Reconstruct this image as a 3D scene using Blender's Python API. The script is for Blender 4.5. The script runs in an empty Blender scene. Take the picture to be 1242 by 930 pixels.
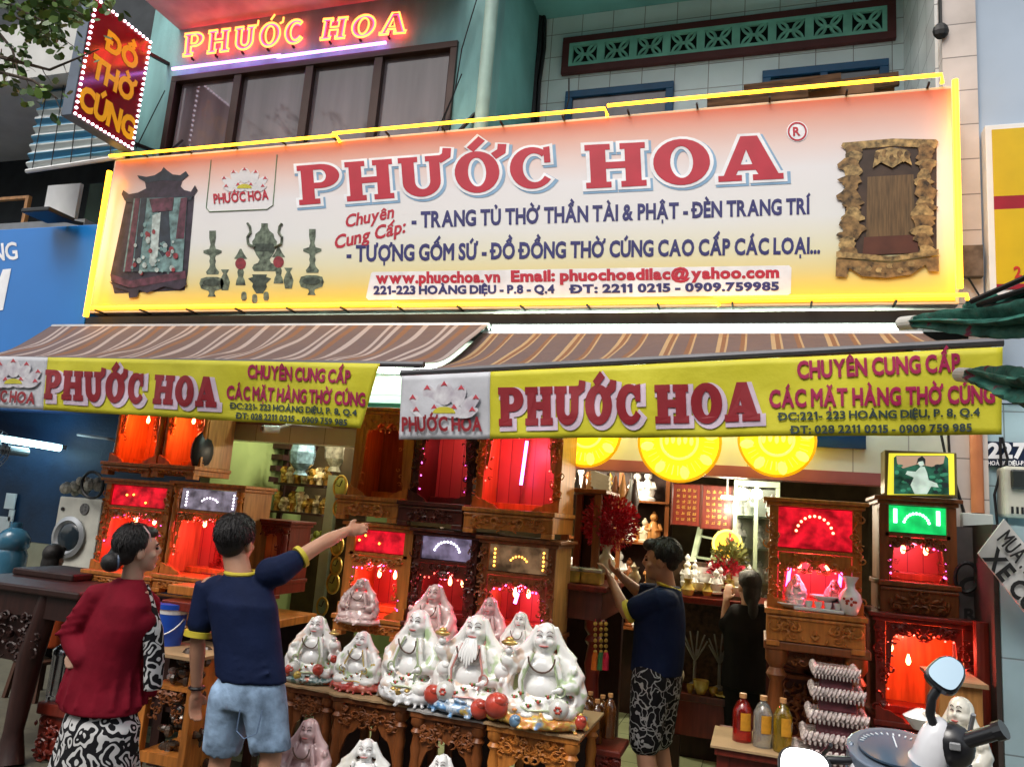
import bpy, bmesh, math, random, unicodedata
from mathutils import Vector as V, Matrix
R = math.radians
S = bpy.context.scene
COL = S.collection
# ------------------------------------------------------------------ camera, world, sun, exposure
FPX = 933.0
CAM = V((0, 0, 1.85))
YAW, PITCH, ROLL = R(18.40), R(9.77), R(4.473)
fwd = V((-math.sin(YAW) * math.cos(PITCH), math.cos(YAW) * math.cos(PITCH), math.sin(PITCH)))
rt = V((math.cos(YAW), math.sin(YAW), 0)); up = rt.cross(fwd)
CR = math.cos(ROLL) * rt + math.sin(ROLL) * up
CU = -math.sin(ROLL) * rt + math.cos(ROLL) * up
cd = bpy.data.cameras.new('camera'); co = bpy.data.objects.new('camera', cd); COL.objects.link(co)
cd.sensor_width = 36.0; cd.lens = 36.0 * FPX / 1242.0; cd.clip_start = .05; cd.clip_end = 1000
m4 = Matrix((CR, CU, -fwd)).transposed().to_4x4(); m4.translation = CAM
co.matrix_world = m4; S.camera = co
SUN_EL, SUN_AZ = R(55), R(200)
w = bpy.data.worlds.new('World'); S.world = w; w.use_nodes = True
wn = w.node_tree; bg = wn.nodes['Background']
sky = wn.nodes.new('ShaderNodeTexSky'); sky.sky_type = 'NISHITA'; sky.sun_disc = False
sky.sun_elevation = SUN_EL; sky.sun_rotation = SUN_AZ; sky.dust_density = 5.0; sky.air_density = 1.6
hs = wn.nodes.new('ShaderNodeHueSaturation'); hs.inputs['Saturation'].default_value = .45
wn.links.new(sky.outputs[0], hs.inputs['Color']); wn.links.new(hs.outputs[0], bg.inputs[0])
bg.inputs[1].default_value = .15
sl = bpy.data.lights.new('sun', 'SUN'); so = bpy.data.objects.new('sun', sl); COL.objects.link(so)
sl.energy = 1.0; sl.angle = R(25); sl.color = (1, .96, .9)
sd = V((math.sin(SUN_AZ) * math.cos(SUN_EL), math.cos(SUN_AZ) * math.cos(SUN_EL), math.sin(SUN_EL)))
so.rotation_euler = (-sd).to_track_quat('-Z', 'Y').to_euler()
S.view_settings.view_transform = 'Standard'; S.view_settings.look = 'None'
S.view_settings.exposure = 0.42; S.view_settings.gamma = 1.0; S.view_settings.use_curve_mapping = False
S.render.engine = 'CYCLES'
S.cycles.use_denoising = True; S.cycles.max_bounces = 6; S.cycles.transparent_max_bounces = 12
S.cycles.sample_clamp_indirect = 6.0; S.cycles.caustics_reflective = False; S.cycles.caustics_refractive = False

# ------------------------------------------------------------------ measuring: a pixel of the photo on a real plane
def ray(px, py): return CR * ((px - 621) / FPX) + CU * ((465 - py) / FPX) + fwd
def P(px, py, Y):
    d = ray(px, py); return CAM + d * (Y / d.y)
def PX(px, py, X):
    d = ray(px, py); return CAM + d * (X / d.x)
def PZ(px, py, Z):
    d = ray(px, py); return CAM + d * ((Z - CAM.z) / d.z)
def plane_from(a, b, c):
    n = (b - a).cross(c - a).normalized()
    if n.dot(CAM - a) < 0: n = -n
    def f(px, py):
        d = ray(px, py); return CAM + d * ((a - CAM).dot(n) / d.dot(n))
    return f, n
def yplane(Y): return (lambda px, py: P(px, py, Y)), V((0, -1, 0))

# ------------------------------------------------------------------ materials
MC = {}
def M(name, col, rough=.5, metal=0, var=.15, scale=6, bump=0, bscale=40, emit=None, es=0, coat=0, trans=0, stretch=(1, 1, 1), evar=0, detail=5):
    if name in MC: return MC[name]
    m = bpy.data.materials.new(name); m.use_nodes = True; nt = m.node_tree; b = nt.nodes['Principled BSDF']; N = nt.nodes; L = nt.links
    tc = N.new('ShaderNodeTexCoord'); mp = N.new('ShaderNodeMapping'); mp.inputs['Scale'].default_value = stretch
    L.new(tc.outputs['Object'], mp.inputs['Vector'])
    nz = N.new('ShaderNodeTexNoise'); nz.inputs['Scale'].default_value = scale; nz.inputs['Detail'].default_value = detail
    L.new(mp.outputs[0], nz.inputs['Vector'])
    rp = N.new('ShaderNodeValToRGB'); rp.color_ramp.elements[0].position = .3; rp.color_ramp.elements[1].position = .7
    c = V(col)
    rp.color_ramp.elements[0].color = (*(c * (1 - var)), 1); rp.color_ramp.elements[1].color = (*[min(1, x) for x in c * (1 + var)], 1)
    L.new(nz.outputs['Fac'], rp.inputs[0]); L.new(rp.outputs[0], b.inputs['Base Color'])
    b.inputs['Roughness'].default_value = rough; b.inputs['Metallic'].default_value = metal; b.inputs['Specular IOR Level'].default_value = .1 if rough >= .64 else .35 if rough > .33 else .5
    if coat: b.inputs['Coat Weight'].default_value = coat; b.inputs['Coat Roughness'].default_value = .12
    if trans: b.inputs['Transmission Weight'].default_value = trans
    if bump:
        n2 = N.new('ShaderNodeTexNoise'); n2.inputs['Scale'].default_value = bscale; n2.inputs['Detail'].default_value = 6
        L.new(mp.outputs[0], n2.inputs['Vector'])
        bp = N.new('ShaderNodeBump'); bp.inputs['Strength'].default_value = bump; bp.inputs['Distance'].default_value = .02
        L.new(n2.outputs['Fac'], bp.inputs['Height']); L.new(bp.outputs[0], b.inputs['Normal'])
    if emit:
        b.inputs['Emission Color'].default_value = (*emit, 1); b.inputs['Emission Strength'].default_value = es
        if evar:
            e = V(emit); r2 = N.new('ShaderNodeValToRGB'); r2.color_ramp.elements[0].position = .35; r2.color_ramp.elements[1].position = .65
            r2.color_ramp.elements[0].color = (*(e * (1 - evar)), 1); r2.color_ramp.elements[1].color = (*e, 1)
            L.new(nz.outputs['Fac'], r2.inputs[0]); L.new(r2.outputs[0], b.inputs['Emission Color'])
    MC[name] = m; return m
def ramp_mat(name, stops, axis=2, rough=.4, noise=.04, nscale=6, coord='Generated', const=False, mult=1.0, coat=0, bump=0, bscale=10):
    if name in MC: return MC[name]
    m = bpy.data.materials.new(name); m.use_nodes = True; nt = m.node_tree; b = nt.nodes['Principled BSDF']; N = nt.nodes; L = nt.links
    tc = N.new('ShaderNodeTexCoord'); sx = N.new('ShaderNodeSeparateXYZ'); L.new(tc.outputs[coord], sx.inputs[0])
    nz = N.new('ShaderNodeTexNoise'); nz.inputs['Scale'].default_value = nscale; nz.inputs['Detail'].default_value = 4; L.new(tc.outputs['Object'], nz.inputs['Vector'])
    ml = N.new('ShaderNodeMath'); ml.operation = 'MULTIPLY'; ml.inputs[1].default_value = mult; L.new(sx.outputs[axis], ml.inputs[0])
    fr = N.new('ShaderNodeMath'); fr.operation = 'FRACT' if mult != 1.0 else 'ADD'; fr.inputs[1].default_value = 0; L.new(ml.outputs[0], fr.inputs[0])
    a = N.new('ShaderNodeMath'); a.operation = 'MULTIPLY_ADD'; a.inputs[1].default_value = noise; L.new(nz.outputs['Fac'], a.inputs[0])
    s2 = N.new('ShaderNodeMath'); s2.operation = 'SUBTRACT'; s2.inputs[1].default_value = noise / 2; L.new(fr.outputs[0], s2.inputs[0]); L.new(s2.outputs[0], a.inputs[2])
    rp = N.new('ShaderNodeValToRGB'); cr = rp.color_ramp; cr.interpolation = 'CONSTANT' if const else 'LINEAR'
    while len(cr.elements) < len(stops): cr.elements.new(.5)
    for e, (p, c) in zip(cr.elements, stops): e.position = p; e.color = (*c, 1)
    L.new(a.outputs[0], rp.inputs[0]); L.new(rp.outputs[0], b.inputs['Base Color']); b.inputs['Roughness'].default_value = rough
    if coat: b.inputs['Coat Weight'].default_value = coat; b.inputs['Coat Roughness'].default_value = .1
    if bump:
        n2 = N.new('ShaderNodeTexNoise'); n2.inputs['Scale'].default_value = bscale; n2.inputs['Detail'].default_value = 3; L.new(tc.outputs['Object'], n2.inputs['Vector'])
        bp = N.new('ShaderNodeBump'); bp.inputs['Strength'].default_value = bump; bp.inputs['Distance'].default_value = .03
        L.new(n2.outputs['Fac'], bp.inputs['Height']); L.new(bp.outputs[0], b.inputs['Normal'])
    MC[name] = m; return m
def tile_mat(name, col, grout, wd, ht, rough=.25, mortar=.004, offset=0, var=.06, plane='XZ', dirt=0):
    if name in MC: return MC[name]
    m = bpy.data.materials.new(name); m.use_nodes = True; nt = m.node_tree; b = nt.nodes['Principled BSDF']; N = nt.nodes; L = nt.links
    tc = N.new('ShaderNodeTexCoord'); sx = N.new('ShaderNodeSeparateXYZ'); L.new(tc.outputs['Object'], sx.inputs[0])
    cb = N.new('ShaderNodeCombineXYZ'); ix = {'X': 0, 'Y': 1, 'Z': 2}
    L.new(sx.outputs[ix[plane[0]]], cb.inputs[0]); L.new(sx.outputs[ix[plane[1]]], cb.inputs[1])
    bt = N.new('ShaderNodeTexBrick'); bt.offset = offset; bt.inputs['Scale'].default_value = 1; bt.inputs['Mortar Size'].default_value = mortar
    bt.inputs['Brick Width'].default_value = wd; bt.inputs['Row Height'].default_value = ht; bt.inputs['Bias'].default_value = 0
    c = V(col); bt.inputs['Color1'].default_value = (*(c * (1 - var)), 1); bt.inputs['Color2'].default_value = (*(c * (1 + var)), 1); bt.inputs['Mortar'].default_value = (*grout, 1)
    L.new(cb.outputs[0], bt.inputs['Vector'])
    nz = N.new('ShaderNodeTexNoise'); nz.inputs['Scale'].default_value = 2.5; nz.inputs['Detail'].default_value = 8; L.new(tc.outputs['Object'], nz.inputs['Vector'])
    mx = N.new('ShaderNodeMix'); mx.data_type = 'RGBA'; mx.blend_type = 'MULTIPLY'; mx.inputs['Factor'].default_value = .35 + dirt
    L.new(bt.outputs['Color'], mx.inputs['A']); L.new(nz.outputs['Color'], mx.inputs['B'])
    rp = N.new('ShaderNodeValToRGB'); rp.color_ramp.elements[0].position = .25; rp.color_ramp.elements[0].color = (.45, .43, .4, 1); rp.color_ramp.elements[1].position = .6; rp.color_ramp.elements[1].color = (1, 1, 1, 1)
    L.new(nz.outputs['Fac'], rp.inputs[0]); L.new(rp.outputs[0], mx.inputs['B'])
    L.new(mx.outputs['Result'], b.inputs['Base Color']); b.inputs['Roughness'].default_value = rough
    bp = N.new('ShaderNodeBump'); bp.inputs['Strength'].default_value = .4; bp.inputs['Distance'].default_value = .01; bp.invert = True
    L.new(bt.outputs['Fac'], bp.inputs['Height']); L.new(bp.outputs[0], b.inputs['Normal'])
    MC[name] = m; return m
def wood(name, col, rough=.42, coat=.10, var=.32): return M(name, col, rough, var=var, scale=5, stretch=(7, 7, .8), coat=coat, bump=.03, bscale=14)
def glow(name, col, s, evar=0, scale=6): return M(name, tuple(c * .15 for c in col) if evar else tuple(min(.9, c) for c in col), .5, emit=col, es=s, evar=evar, scale=scale)

# ------------------------------------------------------------------ mesh building
class MB:
    def __init__(s): s.v = []; s.f = []; s.uv = None
    def add(s, vs, fs):
        k = len(s.v); s.v += [V(x) for x in vs]; s.f += [tuple(i + k for i in f) for f in fs]; return s
    def box(s, x0, x1, y0, y1, z0, z1):
        return s.add([(x0, y0, z0), (x1, y0, z0), (x1, y1, z0), (x0, y1, z0), (x0, y0, z1), (x1, y0, z1), (x1, y1, z1), (x0, y1, z1)],
                     [(3, 2, 1, 0), (4, 5, 6, 7), (0, 1, 5, 4), (1, 2, 6, 5), (2, 3, 7, 6), (3, 0, 4, 7)])
    def bar(s, a, b, w_, h_=None, upv=(0, 0, 1)):
        a, b = V(a), V(b); d = (b - a).normalized(); u = V(upv)
        if abs(d.dot(u)) > .95: u = V((0, 1, 0))
        x = d.cross(u).normalized() * w_ / 2; y = x.normalized().cross(d) * (h_ or w_) / 2
        vs = [p + sx * x + sy * y for p in (a, b) for sx, sy in ((-1, -1), (1, -1), (1, 1), (-1, 1))]
        return s.add(vs, [(3, 2, 1, 0), (4, 5, 6, 7), (0, 1, 5, 4), (1, 2, 6, 5), (2, 3, 7, 6), (3, 0, 4, 7)])
    def tube(s, pts, r, n=8, closed=False):
        pts = [V(p) for p in pts]; k = len(pts)
        rs = r if isinstance(r, (list, tuple)) else [r] * k
        vs = []; ref = None
        for i, p in enumerate(pts):
            d = (pts[(i + 1) % k] - pts[i - 1]) if closed else (pts[min(i + 1, k - 1)] - pts[max(i - 1, 0)])
            if d.length < 1e-9: d = V((0, 0, 1))
            d.normalize()
            if ref is None: ref = V((0, 0, 1)) if abs(d.z) < .9 else V((1, 0, 0))
            x = d.cross(ref)
            if x.length < 1e-4: x = d.orthogonal()
            x.normalize(); y = x.cross(d); ref = y if abs(d.dot(y)) < .9 else ref
            for j in range(n):
                a = 2 * math.pi * j / n; vs.append(p + rs[i] * (math.cos(a) * x + math.sin(a) * y))
        fs = []
        for i in range(k if closed else k - 1):
            i2 = (i + 1) % k
            for j in range(n): fs.append((i * n + j, i * n + (j + 1) % n, i2 * n + (j + 1) % n, i2 * n + j))
        if not closed: fs += [tuple(range(n))[::-1], tuple((k - 1) * n + j for j in range(n))]
        return s.add(vs, fs)
    def cyl(s, a, b, r0, r1=None, n=14): return s.tube([a, b], [r0, r0 if r1 is None else r1], n)
    def lathe(s, prof, c, n=16, axis='Z'):
        c = V(c); vs = []
        for r, h in prof:
            for j in range(n):
                a = 2 * math.pi * j / n; p = (r * math.cos(a), r * math.sin(a), h)
                if axis == 'Y': p = (p[0], p[2], p[1])
                if axis == 'X': p = (p[2], p[0], p[1])
                vs.append(c + V(p))
        fs = [(i * n + j, i * n + (j + 1) % n, (i + 1) * n + (j + 1) % n, (i + 1) * n + j) for i in range(len(prof) - 1) for j in range(n)]
        fs += [tuple(range(n))[::-1], tuple((len(prof) - 1) * n + j for j in range(n))]
        return s.add(vs, fs)
    def ell(s, c, r, n=10, m=6, rot=None):
        c = V(c); vs = []; r = r if isinstance(r, (list, tuple)) else (r, r, r)
        for i in range(m + 1):
            t = math.pi * (i + .0) / m; t = min(max(t, .06), math.pi - .06)
            for j in range(n):
                a = 2 * math.pi * j / n; p = V((r[0] * math.sin(t) * math.cos(a), r[1] * math.sin(t) * math.sin(a), -r[2] * math.cos(t)))
                vs.append(c + (rot @ p if rot else p))
        fs = [(i * n + j, i * n + (j + 1) % n, (i + 1) * n + (j + 1) % n, (i + 1) * n + j) for i in range(m) for j in range(n)]
        fs += [tuple(range(n))[::-1], tuple(m * n + j for j in range(n))]
        return s.add(vs, fs)
    def loft(s, rings, n=16):
        vs = []
        for (c, rx, ry, ang) in rings:
            c = V(c)
            for j in range(n):
                a = 2 * math.pi * j / n; x, y = rx * math.cos(a), ry * math.sin(a)
                vs.append(c + V((x * math.cos(ang) - y * math.sin(ang), x * math.sin(ang) + y * math.cos(ang), 0)))
        k = len(rings)
        fs = [(i * n + j, i * n + (j + 1) % n, (i + 1) * n + (j + 1) % n, (i + 1) * n + j) for i in range(k - 1) for j in range(n)]
        fs += [tuple(range(n))[::-1], tuple((k - 1) * n + j for j in range(n))]
        return s.add(vs, fs)
    def prism(s, pts, off):
        pts = [V(p) for p in pts]; off = V(off); n = len(pts)
        return s.add(pts + [p + off for p in pts], [tuple(range(n)), tuple(range(2 * n - 1, n - 1, -1))] + [(i, i + n, (i + 1) % n + n, (i + 1) % n) for i in range(n)])
    def sheet(s, fn, nu, nv, thick=None):
        k = len(s.v); uv = []
        for j in range(nv + 1):
            for i in range(nu + 1): s.v.append(V(fn(i / nu, j / nv))); uv.append((i / nu, j / nv))
        for j in range(nv):
            for i in range(nu):
                a = k + j * (nu + 1) + i; s.f.append((a, a + 1, a + nu + 2, a + nu + 1))
        s.uv = (s.uv or []) + uv; return s
    def rotz(s, c, a):
        c = V(c); m = Matrix.Rotation(a, 3, 'Z'); s.v = [c + m @ (p - c) for p in s.v]; return s
WL = {}
def tag(o, label=None, cat=None, group=None, kind=None):
    for k, v_ in (('label', label), ('category', cat), ('group', group), ('kind', kind)):
        if v_: o[k] = v_
    return o
def thing(name, label, cat, loc, group=None, kind=None):
    o = bpy.data.objects.new(name, None); COL.objects.link(o); o.location = loc; o.empty_display_size = .1; WL[o] = V(loc)
    return tag(o, label, cat, group, kind)
def link_mesh(me, name, mat, parent):
    o = bpy.data.objects.new(name, me); COL.objects.link(o)
    for mm in (mat if isinstance(mat, list) else [mat]): me.materials.append(mm)
    if parent: o.parent = parent; WL[o] = WL[parent].copy()
    return o
def build(mb, name, mat, parent=None, loc=None, smooth=False, bevel=0, solid=0):
    base = WL[parent] if parent else V(loc or (0, 0, 0))
    me = bpy.data.meshes.new(name); me.from_pydata([p - base for p in mb.v], [], mb.f)
    if mb.uv and len(mb.uv) == len(mb.v):
        ul = me.uv_layers.new(name='uv')
        for lp in me.loops: ul.data[lp.index].uv = mb.uv[lp.vertex_index]
    bm = bmesh.new(); bm.from_mesh(me); bmesh.ops.recalc_face_normals(bm, faces=bm.faces); bm.to_mesh(me); bm.free()
    if smooth:
        for p in me.polygons: p.use_smooth = True
        me.set_sharp_from_angle(angle=R(50))
    o = link_mesh(me, name, mat, parent)
    if not parent: o.location = base; WL[o] = base
    if bevel:
        b = o.modifiers.new('b', 'BEVEL'); b.width = bevel; b.segments = 2; b.limit_method = 'ANGLE'; b.angle_limit = R(50)
    if solid:
        b = o.modifiers.new('s', 'SOLIDIFY'); b.thickness = solid; b.offset = 0
    return o
def bake(mb, name, mat, parent, vox, it=4, loc=None):
    base = WL[parent] if parent else V(loc)
    me = bpy.data.meshes.new('tmp'); me.from_pydata([p - base for p in mb.v], [], mb.f)
    bm = bmesh.new(); bm.from_mesh(me); bmesh.ops.recalc_face_normals(bm, faces=bm.faces); bm.to_mesh(me); bm.free()
    o = bpy.data.objects.new('tmp', me); COL.objects.link(o)
    r_ = o.modifiers.new('r', 'REMESH'); r_.mode = 'VOXEL'; r_.voxel_size = vox; r_.use_smooth_shade = True
    s_ = o.modifiers.new('s', 'SMOOTH'); s_.iterations = it; s_.factor = .5
    dg = bpy.context.evaluated_depsgraph_get(); m2 = bpy.data.meshes.new_from_object(o.evaluated_get(dg))
    bpy.data.objects.remove(o); m2.name = name
    for p in m2.polygons: p.use_smooth = True
    m2.materials.clear()
    o2 = link_mesh(m2, name, mat, parent)
    if not parent: o2.location = base; WL[o2] = base
    return o2
def dup(root, loc, label=None, group=None):
    kids = {}
    for o in root.children_recursive: kids.setdefault(o.parent, []).append(o)
    def cp(o, par):
        c = o.copy(); COL.objects.link(c); c.parent = par
        for ch in kids.get(o, ()): cp(ch, c)
        return c
    c = cp(root, None); c.location = loc; WL[c] = V(loc)
    if label: c['label'] = label
    if group: c['group'] = group
    return c
def lamp(parent, p, energy, col, r=.02, name='lamp_light', kind='POINT', size=None):
    l = bpy.data.lights.new(name, kind); l.energy = energy; l.color = col
    if kind == 'POINT': l.shadow_soft_size = r
    o = bpy.data.objects.new(name, l); COL.objects.link(o); o.parent = parent; o.location = V(p) - WL[parent]; return o

# ------------------------------------------------------------------ lettering
def _arc(cx, cy, rx, ry, a0, a1, n=14): return [(cx + rx * math.cos(R(a0 + (a1 - a0) * i / n)), cy + ry * math.sin(R(a0 + (a1 - a0) * i / n))) for i in range(n + 1)]
t_ = .12
SLAB = {
 'H': (1.0, [[[(0, 0), (.41, 0), (.41, t_), (.33, t_), (.33, .44), (.67, .44), (.67, t_), (.59, t_), (.59, 0), (1, 0), (1, t_), (.92, t_), (.92, 1 - t_), (1, 1 - t_), (1, 1), (.59, 1), (.59, 1 - t_), (.67, 1 - t_), (.67, .58), (.33, .58), (.33, 1 - t_), (.41, 1 - t_), (.41, 1), (0, 1), (0, 1 - t_), (.08, 1 - t_), (.08, t_), (0, t_)]]]),
 'U': (.95, [[[(0, 1), (0, 1 - t_), (.07, 1 - t_)] + _arc(.47, .36, .40, .38, 180, 360) + [(.87, 1 - t_), (.95, 1 - t_), (.95, 1), (.58, 1), (.58, 1 - t_), (.66, 1 - t_)] + _arc(.49, .38, .17, .22, 360, 180) + [(.32, 1 - t_), (.40, 1 - t_), (.40, 1)]]]),
 'O': (.94, [[_arc(.47, .5, .47, .53, 0, 351, 27), _arc(.47, .5, .20, .38, 0, 351, 27)]]),
 'C': (.90, [[_arc(.47, .5, .47, .53, 48, 322, 24) + _arc(.52, .5, .26, .38, 322, 48, 20)], [[(.74, .62), (.86, .62), (.86, 1.02), (.74, 1.0)]]]),
 'P': (.88, [[[(0, 0), (.44, 0), (.44, t_), (.33, t_), (.33, .40)] + _arc(.5, .70, .38, .30, -90, 90) + [(0, 1), (0, 1 - t_), (.08, 1 - t_), (.08, t_), (0, t_)], [(.33, .53)] + _arc(.47, .705, .14, .175, -90, 90) + [(.33, .88)]]]),
 'A': (1.08, [[[(0, 0), (.38, 0), (.38, t_), (.28, t_), (.325, .24), (.63, .24), (.68, t_), (.58, t_), (.58, 0), (1.08, 0), (1.08, t_), (1.0, t_), (.67, 1.02), (.40, 1.02), (.09, t_), (0, t_)], [(.365, .36), (.585, .36), (.48, .74)]]]),
}
GC = {}
def _curve_mesh(c):
    o = bpy.data.objects.new('t', c); COL.objects.link(o)
    dg = bpy.context.evaluated_depsgraph_get(); me = bpy.data.meshes.new_from_object(o.evaluated_get(dg))
    vs = [v.co.copy() for v in me.vertices]; fs = [tuple(p.vertices) for p in me.polygons]
    bpy.data.objects.remove(o); bpy.data.curves.remove(c); bpy.data.meshes.remove(me); return vs, fs
CAPH = [None]
def glyph(ch, bold, slab):
    k = (ch, round(bold, 3), slab)
    if k in GC: return GC[k]
    if slab:
        wd, pieces = SLAB[ch]; vs, fs = [], []
        for i, pc in enumerate(pieces):
            c = bpy.data.curves.new('g', 'CURVE'); c.dimensions = '2D'; c.fill_mode = 'FRONT'; c.bevel_depth = bold; c.bevel_resolution = 0
            for loop in pc:
                sp = c.splines.new('POLY'); sp.points.add(len(loop) - 1); sp.use_cyclic_u = True
                for q, (x, y) in zip(sp.points, loop): q.co = (x, y, 0, 1)
            a, b = _curve_mesh(c); n = len(vs); vs += [p + V((0, 0, .02 * i)) for p in a]; fs += [tuple(j + n for j in f) for f in b]
        GC[k] = (vs, fs, wd, 1.0); return GC[k]
    def raw(c_, bd):
        c = bpy.data.curves.new('t', 'FONT'); c.body = c_; c.bevel_depth = bd; c.bevel_resolution = 0; c.fill_mode = 'FRONT'; c.resolution_u = 3
        return _curve_mesh(c)
    if CAPH[0] is None: CAPH[0] = max(p.y for p in raw('H', 0)[0])
    h = CAPH[0]; vs, fs = raw(ch, bold * h)
    vs = [p / h for p in vs]; x0 = min(p.x for p in vs) + bold; vs = [p - V((x0, 0, 0)) for p in vs]
    GC[k] = (vs, fs, max(p.x for p in vs) - bold, max(p.y for p in vs) - bold); return GC[k]
def _stroke(vs, fs, pts, t, z):
    for (x0, y0), (x1, y1) in zip(pts, pts[1:]):
        d = V((x1 - x0, y1 - y0)); d.normalize(); nx, ny = -d.y * t / 2, d.x * t / 2; e = d * t * .25; n = len(vs)
        vs += [V((x0 - e.x + nx, y0 - e.y + ny, z)), V((x1 + e.x + nx, y1 + e.y + ny, z)), V((x1 + e.x - nx, y1 + e.y - ny, z)), V((x0 - e.x - nx, y0 - e.y - ny, z))]
        fs.append((n, n + 1, n + 2, n + 3)); z += .013
def layout(body, bold, slab, gap=.1):
    vs, fs, x = [], [], 0.0
    for ch in body:
        if ch == ' ': x += .36; continue
        base, marks = ch, ''
        if ch in 'Đđ': base = 'D' if ch == 'Đ' else 'd'
        else:
            dcm = unicodedata.normalize('NFD', ch)
            if len(dcm) > 1 and all(unicodedata.combining(c) for c in dcm[1:]): base, marks = dcm[0], dcm[1:]
        g, gf, wd, top = glyph(base, bold, slab)
        if ch == '1': x += .20
        n = len(vs); vs += [p + V((x, 0, 0)) for p in g]; fs += [tuple(i + n for i in f) for f in gf]
        T = (.17 if slab else .1) + 2 * bold; z = bold + .03; cx = x + wd / 2; y = top + .07 + (.03 if slab else 0)
        if ch == '1': _stroke(vs, fs, [(x - .17, .76), (x + .05, .96)], .11 + 2 * bold, z)
        if ch == 'Đ': _stroke(vs, fs, [(x - .12, .5), (x + .32, .5)], T, z)
        if ch == 'đ': _stroke(vs, fs, [(x + wd * .5, .86), (x + wd + .1, .86)], T * .8, z)
        roof = '\u0302' in marks or '\u0306' in marks
        for mk in marks:
            if mk == '\u031b': _stroke(vs, fs, [(x + wd - .06, top - .10), (x + wd + .08, top - .01), (x + wd + .10, top + .13)], T, z)
            elif mk == '\u0302': _stroke(vs, fs, [(cx - .2, y), (cx, y + .15), (cx + .2, y)], T * .8, z)
            elif mk == '\u0306': _stroke(vs, fs, [(cx - .19, y + .14), (cx - .08, y + .03), (cx + .08, y + .03), (cx + .19, y + .14)], T * .8, z)
            elif mk == '\u0323': _stroke(vs, fs, [(cx - .02, -.2), (cx + .02, -.2)], T * 1.2, z)
            else:
                ax, ay = (cx + .16, y + .17) if roof else (cx, y)
                if mk == '\u0301': _stroke(vs, fs, [(ax - .08, ay + .02), (ax + .12, ay + .22)], T, z + .03)
                elif mk == '\u0300': _stroke(vs, fs, [(ax + .08, ay + .02), (ax - .12, ay + .22)], T, z + .03)
                elif mk == '\u0309': _stroke(vs, fs, [(ax, ay), (ax + .1, ay + .12), (ax, ay + .2), (ax - .09, ay + .15)], T * .7, z + .03)
        x += wd + gap + (.06 if ch == '1' else 0) + (.1 if '\u031b' in marks else 0)
    return vs, fs, x - gap
def letter(surf, body, a, b, cap, mat, parent, layer=1, bold=.05, slab=False, shear=0, name='lettering', gap=None, warp=None, step=.0022):
    """body from baseline pixel a to baseline pixel b of the photo, capitals cap pixels tall, laid on the plane surf."""
    f, n = surf; vs, fs, wd = layout(body, bold, slab, gap if gap is not None else .1 + bold)
    a, b = V(a), V(b); d = b - a; L = d.length; ux = d / wd; dn = d / L; uy = V((dn.y, -dn.x)) * cap
    mb = MB()
    for p in vs:
        q = a + ux * (p.x + shear * p.y) + uy * p.y; wv = f(q.x, q.y)
        if warp: wv = warp(wv)
        mb.v.append(wv + n * (layer * step + p.z * .006))
    mb.f = fs
    return build(mb, name, mat, parent)
PIC = [None]
def pic_end(name, parent):
    """one printed picture = one flat part with several inks"""
    items, PIC[0] = PIC[0], None; mats = []; mb = MB(); idx = []
    for b, mt in items:
        if mt not in mats: mats.append(mt)
        mb.add(b.v, b.f); idx += [mats.index(mt)] * len(b.f)
    o = build(mb, name, mats, parent); o.data.polygons.foreach_set('material_index', idx); return o
def flat(surf, pts, mat, parent, layer=1, name='print', warp=None, step=.0022):
    f, n = surf; mb = MB(); vs = [f(x, y) for x, y in pts]
    mb.prism([p + n * (layer * step) for p in vs], n * -.001)
    if PIC[0] is not None: PIC[0].append((mb, mat)); return None
    return build(mb, name, mat, parent)
def sil(cx, y0, prof):
    """symmetric outline in photo pixels: prof = (half width, height above y0) bottom to top"""
    return [(cx - w_, y0 - h) for w_, h in prof] + [(cx + w_, y0 - h) for w_, h in reversed(prof)]

# ------------------------------------------------------------------ palette
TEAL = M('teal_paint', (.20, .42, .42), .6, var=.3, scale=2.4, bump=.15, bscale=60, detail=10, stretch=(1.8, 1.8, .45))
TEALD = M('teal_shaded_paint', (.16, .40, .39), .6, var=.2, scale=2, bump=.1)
WTILE = tile_mat('white_wall_tile', (.74, .86, .88), (.30, .33, .33), .30, .24, dirt=-.15)
WTILEX = tile_mat('white_wall_tile_side', (.78, .80, .80), (.30, .31, .31), .30, .24, plane='YZ', dirt=.1)
CTILE = tile_mat('cream_pillar_tile', (.66, .58, .53), (.25, .22, .2), 2.0, .24, dirt=.2)
BTILE = tile_mat('pale_blue_tile', (.40, .56, .62), (.2, .26, .28), .30, .45, dirt=.1)
BTILEY = tile_mat('pale_blue_tile_side', (.46, .62, .66), (.2, .26, .28), .30, .45, plane='YZ', dirt=.1)
FTILE = tile_mat('floor_tile_green', (.48, .56, .34), (.16, .18, .12), .40, .40, rough=.12, plane='XY')
PAVE = tile_mat('pavement_tile', (.11, .10, .07), (.07, .07, .06), .30, .30, rough=.6, plane='XY', dirt=.4)
ASPH = M('asphalt', (.05, .05, .05), .85, var=.3, scale=30, bump=.4, bscale=200)
MAROON = M('maroon_paint', (.09, .02, .02), .5); LINTEL = M('maroon_band', (.34, .11, .13), .4)
BROWNFR = M('bronze_window_metal', (.05, .03, .025), .35, .4); BLUEFR = M('blue_window_paint', (.01, .08, .19), .4)
PANE = M('grey_window_glass', (.15, .13, .145), .06, var=.35, scale=1.6, stretch=(3, 1, .35)); PANED = M('dark_window_glass', (.02, .03, .04), .08)
BLACK = M('black_plastic', (.012, .012, .013), .4); DARK = M('dark_shop_wall', (.07, .05, .03), .8, var=.4, scale=4)
IRON = M('dark_steel', (.03, .03, .03), .5, .6); WHITE = M('white_paint', (.75, .76, .76), .45, var=.06); GREY = M('grey_metal', (.35, .36, .37), .4, .5)
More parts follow.
